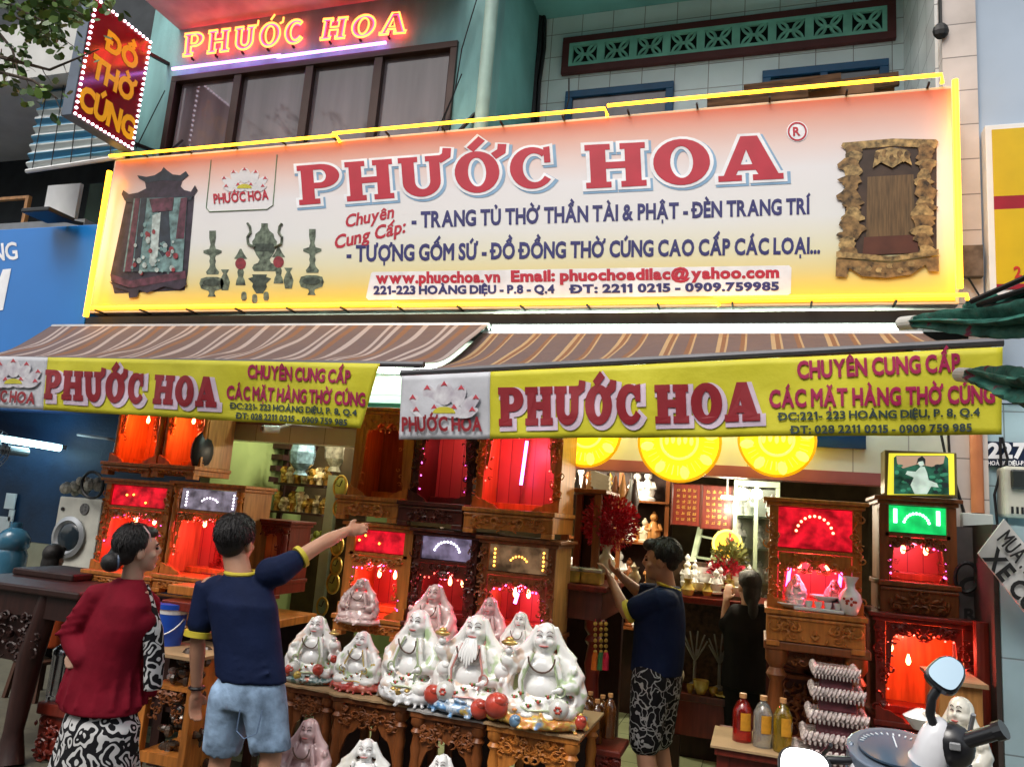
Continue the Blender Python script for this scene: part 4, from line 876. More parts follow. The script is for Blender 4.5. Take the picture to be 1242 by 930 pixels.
    build(MB().box(x0 + .04, x1 - .04, by + d * .42, yb_ - .04, za + .003, za + .045), 'inner_step', wood_, root, bevel=.004)
    # posts
    for s_ in (0, 1):
        cx = x0 + cw / 2 if s_ == 0 else x1 - cw / 2; m = MB()
        if post == 'turned': turned(m, cx, by + .0, za + .002, zt - .002, cw * .38)
        elif post == 'carved':
            m.box(cx - cw * .4, cx + cw * .4, by - .002, by + .02, za + .002, zt - .002); scrolls(m, cx - cw * .42, cx + cw * .42, za + .03, zt - .03, by - .006, int((zt - za) / .022), seed + s_, .03, False, .016)
        else: m.box(cx - cw / 2, cx + cw / 2, by - .004, by + .018, za + .002, zt - .002)
        build(m, 'post', wood_, root, smooth=post != 'flat')
    # valance: arched fretwork between the posts
    if arch:
        ax0, ax1 = x0 + cw, x1 - cw; n = 24; m = MB(); AW = ax1 - ax0; top = zo - .004 - (.02 if box else 0); pts = []
        for i in range(n + 1):
            u = i / n; e = abs(u - .5) * 2; dz = arch * (.24 + .42 * e ** 3 + .06 * math.cos(u * math.pi * 8)) + (arch * .9 if e > .86 else 0); pts.append((ax0 + AW * u, top - dz))
        for (xa, zza), (xb, zzb) in zip(pts, pts[1:]):
            m.add([(xa, by, zza), (xb, by, zzb), (xb, by, top), (xa, by, top), (xa, by + .016, zza), (xb, by + .016, zzb), (xb, by + .016, top), (xa, by + .016, top)], [(0, 1, 2, 3), (7, 6, 5, 4), (0, 4, 5, 1)])
        scrolls(m, ax0 + .01, ax1 - .01, top - arch * .4, top - .008, by - .002, int(14 * W / .45), seed + 7, .03)
        for xa in (ax0, ax1 - .045): scrolls(m, xa, xa + .045, top - arch * 1.9, top - arch * .5, by - .001, 7, seed + 9, .024, False)
        build(m, 'valance', wood_, root)
        if box or post == 'carved':
            m = MB()
            for (xa, zza) in [pts[k] for k in (1, 3, 5, 8, 16, 19, 21, 23)]: m.ell((xa + rn.uniform(-.01, .01), by - .006, zza - .008), .0055, 6, 4)
            for k in range(5):
                for xa in (ax0 + .008, ax1 - .008):
                    if rn.random() < .6: m.ell((xa, by + .004, za + (top - za) * (.15 + .16 * k)), .0055, 6, 4)
            build(m, 'coloured_lights', LED_P if seed % 2 else glow('red_spark', (1, .12, .08), 4), root)
    if bulbs:
        for (u, v) in bulbs:
            q = V((x0 + W * u, by + d * .25, za + (zo - za) * v)); k = build(MB().lathe([(.006, -.028), (.014, -.012), (.012, .004), (.004, .03)], q, 8), 'bulb', BULB, root, smooth=True)
    for (u, v0, v1, mt) in strips:
        x = x0 + W * u; build(MB().tube([(x, by + d * .4, za + (zo - za) * v0), (x + .02, by + d * .4, za + (zo - za) * v1)], .011, 6), 'light_tube', mt, root)
    if energy: lamp(root, ((x0 + x1) / 2, by + .045, za + (zo - za) * .74), energy * 1.15, gcol, .03)
    return root
def cab_px(l, t, r, b, Y): a, c = P(l, (t + b) / 2, Y), P(r, (t + b) / 2, Y); return a.x, c.x, P((l + r) / 2, b, Y).z, P((l + r) / 2, t, Y).z
REDG = glow('red_lit_glass', (1, .01, .03), .8, .8, 14); WHG = glow('white_lit_glass', (.42, .36, .46), .5, .8, 14); AMG = glow('amber_lit_glass', (.35, .2, .1), .45, .85, 14); GRG = glow('green_lit_glass', (.01, .75, .16), 1.0, .6, 8); BLG = glow('violet_lit_glass', (.35, .28, .45), .5, .8, 14)
GA = 'altar cabinets of the left stack'; GM = 'altar cabinets of the middle stack'
RED = (1, .09, .17); ORR = (1, .16, .05)
def cpx(label, l, t, r, b, Y, d, wd, **k):
    x0, x1, z0, z1 = cab_px(l, t, r, b, Y); return cabinet(label, x0, x1, Y, d, z0, z1, wd, **k)
cpx('top altar cabinet glowing orange above the red lit box behind the woman', 128, 482, 186, 577, 4.72, .42, W_OR, energy=5, gcol=ORR, group=GA, seed=1, arch=.14, bulbs=((.42, .78), (.66, .78)), apron=.10)
cpx('top altar cabinet glowing orange with plain pale side, above the white lit glass box', 188, 482, 240, 580, 4.72, .42, W_OR, energy=5, gcol=ORR, group=GA, seed=2, arch=.14, apron=.10, bulbs=((.4, .78), (.64, .78)), side_w=W_LT)
cpx('carved altar cabinet with a red lit glass box behind the woman in red', 106, 580, 190, 718, 4.68, .45, W_OR, box=.16, boxglow=REDG, dots=(LED_O, 3), post='carved', energy=5.5, gcol=RED, group=GA, seed=3, strips=((.2, .35, .6, LED_P),), back=RBACK)
cpx('altar cabinet with turned honey post and white lit glass box left of the pointing man', 191, 584, 278, 724, 4.68, .45, W_OR, box=.16, boxglow=WHG, dots=(LED_W, 'sides'), post='turned', energy=5.5, gcol=RED, group=GA, seed=4, side_w=W_LT, back=RBACK)
cpx('dark red altar cabinet half hidden behind the pointing man', 248, 627, 338, 722, 4.95, .4, W_RED, energy=2.2, gcol=RED, group=GA, seed=5, post='turned', bulbs=((.4, .55),))
# middle stack, upper row
cpx('dull brown unlit altar cabinet at the upper left of the middle stack', 413, 490, 487, 632, 4.62, .55, W_OR, energy=.35, gcol=ORR, rec=.17, apron=.16, group=GM, seed=6, arch=.3, bulbs=((.98, .93),), post='flat', back=W_BR)
cpx('dark carved altar cabinet with two bulbs at the upper middle of the middle stack', 487, 494, 565, 640, 4.6, .55, W_MAH, energy=2.6, gcol=RED, rec=.17, apron=.16, group=GM, seed=7, arch=.2, post='carved', bulbs=((.36, .86), (.62, .86)), back=RBACK)
cpx('brightest red altar cabinet with a violet light tube, in the upper row', 566, 498, 674, 650, 4.58, .55, W_OR, energy=7, gcol=RED, rec=.17, apron=.16, group=GM, seed=8, arch=.2, post='carved', bulbs=((.40, .88),), strips=((.42, .3, .82, N_PUR),), back=RBACK)
# middle stack, lower row
cpx('altar cabinet with red glass box above the rough crystal statue of the middle stack', 408, 634, 490, 775, 4.62, .5, W_OR, box=.15, boxglow=REDG, dots=(LED_O, 3), energy=5, gcol=RED, group=GM, seed=9, rec=.08, post='flat', back=RBACK, arch=.2, bulbs=((.42, .66), (.66, .66)))
cpx('dark altar cabinet with an arc of white lights in its violet glass box', 491, 642, 571, 785, 4.6, .5, W_MAH, box=.15, boxglow=BLG, dots=(LED_C, 'arc'), energy=3.6, gcol=RED, group=GM, seed=10, rec=.08, post='carved', back=RBACK, arch=.22, bulbs=((.5, .66), (.7, .66)))
cpx('altar cabinet with amber lights in its glass box, lower right of the middle stack', 573, 652, 668, 800, 4.58, .5, W_BR, box=.17, boxglow=AMG, dots=(LED_O, 'sides'), energy=6, gcol=RED, group=GM, seed=11, rec=.08, post='carved', back=RBACK, arch=.2, strips=((.9, .3, .6, LED_P), (.38, .45, .68, N_PUR)), bulbs=((.42, .66), (.6, .66)), side_w=W_LT)
# right side
r1 = cpx('big carved altar cabinet with an arc of red lights, holding white offerings', 931, 605, 1050, 789, 4.70, .5, W_OR, box=.24, boxglow=REDG, dots=(glow('red_led', (1, .2, .1), 8), 'arc'), post='carved', energy=5, gcol=RED, group='altar cabinets at the right of the doorway', seed=12, apron=.20, rec=.12, back=RBACK, strips=((.22, .2, .75, LED_P), (.78, .2, .75, LED_P)), bulbs=((.35, .75), (.66, .75)), arch=.25)
cpx('tall altar cabinet with a bright green glass box', 1068, 603, 1163, 752, 4.88, .4, W_BR, box=.16, boxglow=GRG, dots=(glow('green_led', (.35, 1, .6), 5), 'bars'), post='flat', energy=4.5, gcol=RED, group='altar cabinets at the right of the doorway', seed=13, apron=.2, rec=.04, crest=False, back=RBACK, bulbs=((.35, .68), (.65, .68)), arch=.13)
cpx('wide altar cabinet glowing bright red behind the scooter mirror', 1062, 748, 1186, 905, 4.80, .45, W_RED, energy=9, gcol=(1, .10, .06), group='altar cabinets at the right of the doorway', seed=14, apron=.1, rec=.04, post='carved', back=W_OR, bulbs=((.2, .72), (.38, .6), (.62, .52), (.8, .62)), strips=((.45, .93, .94, LED_P),), arch=.18)
# gold calligraphy inside the big right cabinet
def calli(x0, x1, z0, z1, y, nx, nz, seed, mat, parent, name='gold_calligraphy'):
    rn = random.Random(seed); m = MB(); cw, ch = (x1 - x0) / nx, (z1 - z0) / nz
    for i in range(nx):
        for j in range(nz):
            cx, cz = x0 + cw * (i + .5), z0 + ch * (j + .5); s = min(cw, ch) * .36
            for k in range(rn.randint(4, 6)):
                if k % 2: m.bar((cx - s * rn.uniform(.5, 1), y, cz + s * (k / 3 - .9)), (cx + s * rn.uniform(.5, 1), y, cz + s * (k / 3 - .8)), .002, s * .22)
                else: x = cx + s * rn.uniform(-.7, .7); m.bar((x, y, cz - s * rn.uniform(.2, .9)), (x + s * rn.uniform(-.2, .2), y, cz + s * rn.uniform(.2, .9)), .002, s * .2, (1, 0, 0))
    return build(m, name, mat, parent)
gx0, gx1, gz0, gz1 = cab_px(966, 640, 1012, 700, 5.1)
calli(gx0, gx1, gz0, gz1, 5.166, 4, 5, 2, GOLDP, r1)
# ledge of cardboard and trays under the left stack
LW = thing('carved_counter', 'long low honey wood counter carrying the left stack of cabinets', 'counter', P(190, 760, 4.6))
a, b = P(100, 722, 4.6), P(330, 722, 4.6)
build(MB().box(a.x, b.x, 4.55, 5.2, a.z - .06, a.z - .005), 'counter_top', W_OR, LW, bevel=.006)
for x in (a.x + .05, (a.x + b.x) / 2, b.x - .05):
    for y in (4.62, 5.1): build(MB().box(x - .035, x + .035, y, y + .07, .0, a.z - .061), 'leg', W_DK, LW)
build(MB().box(a.x, b.x, 5.18, 5.2, .05, a.z - .061), 'back_board', W_DK, LW); build(MB().box(a.x + .1, b.x - .1, 4.64, 5.17, .35, .38), 'lower_shelf', W_DK, LW)
s = MB(); scrolls(s, a.x + .05, b.x - .05, a.z - .13, a.z - .07, 4.585, 40, 3, .04); build(s.box(a.x, b.x, 4.59, 4.61, a.z - .16, a.z - .061), 'carved_apron', W_OR, LW)

# altar tables at the front with cardboard on top
GT = 'carved altar tables holding the big statues'
def altar_table(label, l, r, ytop, Y, d, wd, seed, card=CARD):
    a, c = P(l, ytop, Y), P(r, ytop, Y); z = P((l + r) / 2, ytop, Y).z; x0, x1 = a.x, c.x; root = thing('altar_table', label, 'table', ((x0 + x1) / 2, Y, 0), GT); rn = random.Random(seed)
    build(MB().box(x0, x1, Y, Y + d, z - .045, z - .012), 'table_top', wd, root, bevel=.005)
    nn = 12; mb = MB(); edge = [(x0 - .015 + (x1 - x0 + .03) * i / nn, Y - .02 + rn.uniform(-.012, .012)) for i in range(nn + 1)]
    mb.prism([V((x, y, z - .011)) for x, y in edge] + [V((x1 + .02, Y + d, z - .011)), V((x0 - .02, Y + d, z - .011))], (0, 0, .011)); build(mb, 'cardboard_sheet', card, root)
    for x in (x0 + .04, x1 - .04):
        for y in (Y + .04, Y + d - .04):
            m = MB(); turned(m, x, y, 0, z - .046, .032); build(m, 'leg', wd, root, smooth=True)
    m = MB(); n = 20; ax0, ax1 = x0 + .06, x1 - .06
    for i in range(n):
        u0, u1 = i / n, (i + 1) / n; h = lambda u: .10 + .20 * abs(2 * u - 1) ** 2.5 + .015 * math.cos(u * 25); xa, xb = ax0 + (ax1 - ax0) * u0, ax0 + (ax1 - ax0) * u1
        m.add([(xa, Y + .03, z - .05 - h(u0)), (xb, Y + .03, z - .05 - h(u1)), (xb, Y + .03, z - .046), (xa, Y + .03, z - .046), (xa, Y + .05, z - .05 - h(u0)), (xb, Y + .05, z - .05 - h(u1))], [(0, 1, 2, 3), (0, 4, 5, 1)])
    scrolls(m, ax0, ax1, z - .16, z - .06, Y + .026, 26, seed, .035); build(m, 'carved_apron', wd, root)
    build(MB().box(x0 + .05, x1 - .05, Y + d - .05, Y + d - .03, .02, z - .05), 'back_board', W_DK, root)
    return z
altar_table('carved altar table under the red and green painted statue', 344, 404, 833, 4.30, .6, W_BR, 21)
altar_table('carved altar table under the statue with the red base', 402, 494, 847, 4.27, .6, W_BR, 22)
altar_table('carved altar table with a grey sheet under the two big middle statues', 497, 588, 866, 4.22, .6, W_BR, 23, M('grey_cardboard', (.30, .29, .28), .8))
altar_table('carved altar table with torn cardboard under the rightmost big statue', 590, 702, 884, 4.18, .6, W_OR, 24)

# ------------------------------------------------------------------ laughing statues
PINKP = M('pink_porcelain', (.56, .38, .38), .2, var=.1, coat=.5); CLEARP = M('pale_crystal', (.60, .44, .42), .12, var=.25, scale=12, coat=.6)
GREENR = M('pale_green_glaze', (.36, .44, .26), .15, var=.4, scale=10, coat=.5); REDGZ = M('red_glaze', (.42, .05, .03), .15, var=.3, scale=10, coat=.5); BLUEGZ = M('blue_glaze', (.14, .26, .40), .15, var=.6, scale=14, coat=.5); YELGZ = M('yellow_glaze', (.52, .38, .08), .15, var=.35, scale=14, coat=.5); DKG = M('green_black_glaze', (.06, .12, .12), .15, var=.6, scale=12, coat=.5)
def mix_mat(name, stops, scale=14, rough=.12, coat=.5, detail=2):
    """glaze painted in several colours that run into each other"""
    if name in MC: return MC[name]
    m = M(name, (.5, .5, .5), rough, coat=coat, scale=scale, detail=detail); r = [n for n in m.node_tree.nodes if n.type == 'VALTORGB'][0].color_ramp
    while len(r.elements) < len(stops): r.elements.new(.5)
    for e, (q, c) in zip(r.elements, stops): e.position = q; e.color = (*c, 1)
    return m
WP = (.78, .78, .76)
ROBE = mix_mat('white_and_mint_glaze', [(0, (.22, .36, .14)), (.36, (.42, .54, .32)), (.43, WP), (.60, WP), (.67, (.66, .50, .40)), (.8, (.60, .55, .34))], 11)
ROBEW = mix_mat('white_relief_glaze', [(0, (.56, .58, .55)), (.5, WP), (.75, (.62, .60, .52))], 12)
BASE_B = mix_mat('blue_wave_glaze', [(0, (.05, .16, .42)), (.42, (.12, .30, .55)), (.50, (.55, .62, .68)), (.58, (.10, .26, .50)), (.70, (.60, .40, .06))], 16)
BASE_Y = mix_mat('yellow_coin_glaze', [(0, (.60, .40, .03)), (.42, (.66, .48, .08)), (.52, (.60, .20, .06)), (.60, (.62, .45, .10)), (.72, (.06, .20, .48))], 14)
BASE_G = mix_mat('green_wave_glaze', [(0, (.02, .07, .08)), (.42, (.06, .17, .16)), (.5, (.45, .50, .48)), (.56, (.03, .11, .10)), (.66, (.60, .10, .03))], 16)
BASE_R = mix_mat('red_base_glaze', [(0, (.30, .02, .02)), (.5, (.45, .05, .04)), (.65, (.55, .2, .15))], 14)
GOLDG = M('gold_glaze', (.5, .33, .10), .2, .5, var=.5, scale=30); LINE = M('painted_features', (.08, .045, .04), .4); LIPS = M('painted_lips', (.42, .09, .08), .4); BEADS = M('brown_beads', (.12, .07, .05), .3)
def statue(label, px, top, bot, width, Y, mat, robe=None, basem=None, extras=(), seed=0, group='laughing porcelain statues', face=0, name='porcelain_statue', vox=.016, beard=False, sack=True, loc=None, H=None, base_h=.2, up=0, trim=None):
    if loc is None:
        pb = P(px, bot, Y); H = P(px, top, Y).z - pb.z; loc = pb; wk = (P(px + width / 2, bot, Y).x - P(px - width / 2, bot, Y).x) / (H * .86)
    else: wk = width
    root = thing(name, label, 'statue', loc, group); rn = random.Random(seed); ca, sa = math.cos(face), math.sin(face)
    def q(x, y, z): x *= wk; return V((loc[0] + H * (x * ca - y * sa), loc[1] + H * (x * sa + y * ca), loc[2] + H * z))
    rz = Matrix.Rotation(face, 3, 'Z')
    def el(m, c, r): m.ell(q(*c), (r[0] * H * (wk if r[0] > .12 else 1), r[1] * H, r[2] * H), 14, 10, rz)
    m = MB(); j = lambda s: rn.uniform(-s, s)
    el(m, (0, -.09, .36), (.17, .125, .14)); el(m, (0, -.03, .56), (.19, .13, .14))
    for s in (-1, 1):
        el(m, (s * .085, -.11, .56), (.075, .05, .06)); el(m, (s * .10, -.27, .15), (.07, .05, .03)); k = j(.04); el(m, (s * .34, -.12, .70) if s == up else (s * .19, -.20, .38 + k), (.045, .05, .04))
        for f_ in range(0 if s == up else 4): m.tube([q(s * .19 - s * .01 * f_, -.22, .385 + k - .012 * f_), q(s * (.13 - .01 * f_), -.245, .375 + k - .012 * f_)], .012 * H, 6)
        el(m, (s * .108, .0, .80), (.022, .032, .07)); el(m, (s * .05, -.085, .805), (.045, .038, .038))
    el(m, (0, .005, .86), (.102, .112, .13)); el(m, (0, -.02, .80), (.11, .10, .08)); el(m, (0, -.115, .83), (.024, .03, .024)); el(m, (0, -.08, .75), (.058, .05, .035)); m.tube([q(0, .01, .65), q(0, 0, .78)], [.1 * H, .08 * H], 10)
    bake(m, 'body', mat, root, vox * H, 3)
    # robe: seated skirt, wide sleeves, side drapes and folds
    m = MB(); m.loft([(q(0, -.02, z), rx * H * wk, ry * H, face) for z, rx, ry in ((.14, .35, .25), (.19, .36, .25), (.26, .31, .22), (.36, .23, .15), (.5, .22, .12), (.62, .20, .10))], 22)
    for s in (-1, 1):
        el(m, (s * .23, -.16, .19), (.14, .12, .085)); k = j(.03)
        m.tube([q(s * .12, .01, .69), q(s * .23, .01, .60), q(s * .35, -.03, .53), q(s * .35, -.09, .62), q(s * .34, -.11, .66)] if s == up else [q(s * .12, .01, .69), q(s * .23, .01, .60), q(s * .32, -.03, .48), q(s * .30, -.12, .39 + k), q(s * .20, -.17, .37 + k)], [.06 * H, .10 * H, .105 * H, .085 * H, .055 * H], 12)
        m.tube([q(s * .33, -.02, .50), q(s * .37, -.04, .34), q(s * .36, -.08, .18)], [.06 * H, .085 * H, .05 * H], 10); m.tube([q(s * .12, -.10, .70), q(s * .16, -.15, .57), q(s * .20, -.17, .44), q(s * .17, -.2, .26)], [.03 * H, .032 * H, .03 * H, .02 * H], 8)
        for f_ in range(5): m.tube([q(s * (.26 + .02 * f_), -.10 - .01 * f_, .56 - .05 * f_), q(s * (.35 + .01 * f_), -.10, .40 - .05 * f_), q(s * (.33 - .03 * f_), -.17, .20)], .016 * H, 6)
        for f_ in range(4): m.tube([q(s * (.05 + .08 * f_), -.235 + .03 * f_, .28 - .01 * f_), q(s * (.07 + .09 * f_), -.28 + .045 * f_, .12)], [.01 * H, .022 * H], 6)
    el(m, (0, .09, .46), (.28, .08, .24)); el(m, (0, .055, .86), (.118, .075, .125))
    for s in (-1, 1): m.tube([q(s * .085, .03, .95), q(s * .125, .02, .84), q(s * .17, .01, .74), q(s * .27, .01, .62)], [.03 * H, .045 * H, .06 * H, .08 * H], 10)
    for k in range(7): el(m, (rn.choice((-1, 1)) * rn.uniform(.30, .40), rn.uniform(-.12, -.02), rn.uniform(.2, .62)), (.035, .04, .045))
    bake(m, 'robe', robe or mat, root, vox * H, 1)
    if up: m = MB(); el(m, (up * .34, -.13, .775), (.085, .055, .03)); el(m, (up * .34, -.13, .80), (.045, .04, .035)); build(m, 'raised_ingot', GOLDG if trim else mat, root, smooth=True)
    if trim:
        m = MB()
        for s in (-1, 1): m.tube([q(s * .09, -.135, .70), q(s * .135, -.185, .57), q(s * .175, -.205, .45), q(s * .15, -.235, .28)], .011 * H, 6); m.tube([q(s * .20 + .05 * math.cos(a), -.225, .385 + .05 * math.sin(a)) for a in [R(40 * i) for i in range(9)]], .009 * H, 5, closed=True) if s != up else None
        m.tube([q(.34 * math.sin(R(a)), -.02 - .262 * math.cos(R(a)), .205 + .012 * math.sin(a)) for a in range(-75, 76, 15)], .010 * H, 6); build(m, 'robe_trim', trim, root, smooth=True)
        m = MB(); m2 = MB()
        for k in range(9):
            a = R(-68 + 17 * k); z = .23 + .05 * (k % 3); c = q(.315 * math.sin(a), -.02 - .24 * math.cos(a), z); m.ell(c, .020 * H, 7, 5); m2.ell(c + V((.022 * H, -.004, .010 * H)), .014 * H, 6, 4); m2.ell(c - V((.02 * H, .004, -.012 * H)), .012 * H, 6, 4)
        build(m, 'painted_blossom', REDGZ, root, smooth=True); build(m2, 'painted_leaf', M('leaf_green_glaze', (.12, .24, .06), .15), root, smooth=True)
    m = MB(); el(m, (0, -.01, base_h * .45), (.47, .345, base_h * .54))
    for k in range(60): a = k * 2.4; zz = rn.random(); rr = .46 - .05 * zz; el(m, (rr * math.cos(a), -.01 + rr * .74 * math.sin(a), base_h * (.1 + .85 * zz)), (rn.uniform(.022, .04), .03, base_h * rn.uniform(.06, .10)))
    m2 = MB(); m2.v = [V((p.x, p.y, max(p.z, loc[2] + .002))) for p in m.v]; m2.f = m.f
    bake(m2, 'pedestal', basem or mat, root, vox * H, 2)
    # painted face
    m = MB()
    for s in (-1, 1):
        m.tube([q(s * (.02 + .055 * t), -.118 + .03 * t * t, .865 + .012 * math.sin(t * 3.14)) for t in (0, .33, .66, 1)], .0055 * H, 5); m.tube([q(s * (.02 + .06 * t), -.115 + .03 * t * t, .90 + .018 * math.sin(t * 3.14)) for t in (0, .33, .66, 1)], .004 * H, 5)
    build(m, 'painted_face', LINE, root); build(MB().tube([q(x, -.128 + .3 * x * x, .772 + 2.0 * x * x) for x in (-.05, -.025, 0, .025, .05)], [.004 * H, .01 * H, .012 * H, .01 * H, .004 * H], 5), 'lips', LIPS, root)
    build(MB().tube([q(.13 * math.sin(t), -.13 - .10 * math.sin(abs(t) / 2 + .3) * 1.0, .53 + .15 * (1 - math.cos(t))) for t in [R(-90 + 18 * i) for i in range(11)]], .009 * H, 6), 'bead_necklace', BEADS if basem else mat, root)
    if beard:
        m = MB()
        for k in range(7): x = -.09 + .03 * k; m.tube([q(x * .5, -.13, .75), q(x * .9, -.20, .62), q(x, -.23, .48 + .03 * abs(k - 3))], [.022 * H, .028 * H, .008 * H], 6)
        build(m, 'beard', mat, root, smooth=True)
    if sack:
        s = rn.choice((-1, 1)); m = MB(); el(m, (s * .20, -.25, .235), (.10, .085, .10)); build(m, 'flowered_sack', M('flowered_glaze', (.58, .58, .55), .15, var=.12, scale=9, coat=.5), root, smooth=True)
        m = MB()
        for k in range(6): a = k * 1.05; el(m, (s * .20 + .026 * math.cos(a), -.332, .24 + .026 * math.sin(a)), (.015, .010, .015))
        build(m, 'painted_flower', REDGZ, root)
    for (x, y, z, r, mt, nm) in extras:
        m = MB(); el(m, (x, y, z), (r, r * .9, r)); el(m, (x + r * .3, y - r * .3, z + r * .5), (r * .6, r * .6, r * .5)); build(m, nm, mt, root, smooth=True)
    return root
SG = 'big laughing statues on the front tables'
statue('laughing statue with orange lap and dark green base, beside the pointing man', 377, 744, 828, 60, 4.45, PORC, ROBE, BASE_G, [(-.25, -.27, .22, .075, REDGZ, 'painted_peach'), (.2, -.27, .26, .085, REDGZ, 'painted_peach'), (.36, -.1, .4, .06, REDGZ, 'painted_peach'), (-.1, -.31, .16, .06, YELGZ, 'gold_ingot')], 1, SG, face=.15, trim=GREENR, up=1)
statue('smaller white laughing statue standing on a deep red base', 433, 763, 837, 58, 4.42, PORC, ROBE, BASE_R, [(.3, -.1, .45, .06, YELGZ, 'gold_ingot')], 2, SG, sack=False, base_h=.22, trim=YELGZ)
statue('white laughing statue with bead necklace and gold coins on its white base', 499, 736, 850, 74, 4.38, PORC, ROBE, M('white_base_glaze', (.62, .63, .64), .15, coat=.5), [(-.1, -.27, .14, .05, GOLDG, 'gold_coin'), (0, -.29, .14, .05, GOLDG, 'gold_coin'), (.1, -.27, .14, .05, GOLDG, 'gold_coin')], 3, SG, sack=False, face=-.1, trim=GREENR)
statue('white statue with a long beard over a blue base with peaches', 570, 742, 864, 92, 4.34, PORC, ROBE, BASE_B, [(-.36, -.20, .17, .10, REDGZ, 'painted_peach'), (.20, -.27, .12, .10, REDGZ, 'painted_peach'), (.34, -.24, .11, .085, YELGZ, 'painted_peach'), (-.3, -.1, .42, .08, PORC, 'gourd')], 4, SG, beard=True, trim=M('pink_trim_glaze', (.55, .25, .22), .15), up=-1)
statue('largest laughing statue on a yellow base with an orange fish', 655, 752, 880, 104, 4.30, PORC, ROBE, BASE_Y, [(-.40, -.22, .19, .125, REDGZ, 'red_fish'), (-.2, -.30, .09, .06, BLUEGZ, 'blue_wave'), (-.40, -.05, .48, .09, PORC, 'gourd'), (.40, -.16, .12, .065, REDGZ, 'painted_peach')], 5, SG, face=.12, trim=GREENR, up=-1)
SB = 'pale statues in front of the lit cabinets'
statue('rough pale crystal statue in front of the red cabinet near the pointing hand', 434, 699, 757, 50, 4.62, CLEARP, None, CLEARP, (), 6, SB, sack=False, base_h=.2)
statue('pink tinted crystal statue behind the statue with the bead necklace', 521, 706, 790, 62, 4.56, CLEARP, None, CLEARP, (), 7, SB, sack=False)
statue('pale statue peeking out behind the bearded statue', 589, 722, 800, 46, 4.54, PINKP, None, PINKP, (), 8, SB, sack=False)
statue('small white statue on a red base between the bearded and the largest statue', 627, 740, 812, 46, 4.5, PORC, ROBEW, BASE_R, (), 9, SB, sack=False)
SC = 'statues on the ground under the front tables'
statue('pink laughing statue on the ground beside the pointing man', 365, 868, 968, 60, 4.0, PINKP, None, PINKP, (), 10, SC, sack=False, face=.2)
statue('white laughing statue under the table in the middle of the ground row', 437, 893, 985, 78, 4.05, PORC, ROBEW, PORC, (), 11, SC, sack=False, face=.2)
statue('white statue whose head just shows at the bottom edge under the tables', 530, 912, 1000, 66, 4.0, PORC, None, PORC, (), 12, SC, sack=False)
statue('glossy white laughing statue beside the scooter mirror at the right', 1166, 843, 975, 76, 3.9, M('ivory_porcelain', (.66, .63, .54), .12, coat=.6), None, PORC, (), 13, 'statues at the right', sack=False, face=-.55, vox=.013, up=-1)
statue('small statue lit violet inside the big right cabinet, left of the calligraphy', 965, 695, 733, 26, 4.86, PORC, None, PORC, (), 14, 'small statues inside the big right cabinet', sack=False, vox=.03)
statue('small pink statue inside the big right cabinet, right of the calligraphy', 1012, 702, 738, 26, 4.86, PINKP, None, PORC, (), 15, 'small statues inside the big right cabinet', sack=False, vox=.03)

ORD = ('first', 'second', 'third', 'fourth', 'fifth', 'sixth', 'seventh', 'eighth', 'ninth', 'tenth', 'eleventh')
# ------------------------------------------------------------------ inside the shop
def solo(mb, name, label, cat, mat, loc, group=None, **k): return tag(build(mb, name, mat, None, V(loc), **k), label, cat, group)
# three lit yellow discs under the lintel
DISC = M('lit_yellow_disc', (.7, .55, .02), .4, emit=(1, .66, .012), es=1.25, evar=.15, scale=5); DISCR = M('disc_rim', (.55, .32, .02), .4, emit=(1, .45, .0), es=.6)
GD = 'lit yellow discs under the lintel'
for i, (cx, cy, r, lb) in enumerate(((712, 524, 41, 'lit yellow disc partly hidden by the banner, nearest the cabinet stack'), (824, 535, 50, 'biggest lit yellow disc hanging lowest in the middle of the lintel'), (942, 533, 47, 'lit yellow disc nearest the blue lintel glass, above the glass cabinet'))):
    p = P(cx, cy, 5.18); rr = (P(cx + r, cy, 5.18) - p).length; o = thing('lit_disc', lb, 'halo disc', p, GD)
    build(MB().lathe([(rr * .97, -.018), (rr, -.008), (rr, .018), (rr * .97, .02)], p, 40, 'Y'), 'disc_face', DISC, o, smooth=True)
    build(MB().tube([p + V((rr * math.cos(a), -.01, rr * math.sin(a))) for a in [2 * math.pi * k / 40 for k in range(40)]], .012, 6, closed=True), 'rim', DISCR, o, smooth=True)
    m = MB()
    for k in range(36): a = k * 2 * math.pi / 36; m.bar(p + V((rr * .62 * math.cos(a), -.020, rr * .62 * math.sin(a))), p + V((rr * .86 * math.cos(a), -.020, rr * .86 * math.sin(a))), .006, .002)
    for k in range(8): a = k * math.pi / 4 + .2; m.ell(p + V((rr * .8 * math.cos(a), -.02, rr * .8 * math.sin(a))), (.045, .004, .03), 8, 4, Matrix.Rotation(-a, 3, 'Y'))
    m.tube([p + V((rr * .45 * math.cos(a), -.02, rr * .45 * math.sin(a))) for a in [2 * math.pi * k / 30 for k in range(30)]], .009, 5, closed=True)
    for k in range(5): m.ell(p + V(((k - 2) * .04, -.02, .01 * (k % 2))), (.014, .004, .03), 6, 4)
    build(m, 'pale_pattern', M('lit_disc_pattern', (.8, .75, .45), .4, emit=(1, .80, .10), es=1.2), o); lamp(o, p + V((0, -.12, -.05)), .12, (1, .72, .2), .15)
    for dx in (-.1, .1): build(MB().cyl(p + V((dx, 0, rr * .9)), V((p.x + dx, p.y, 2.9)), .004, None, 5), 'hanging_cord', CABLE, o)
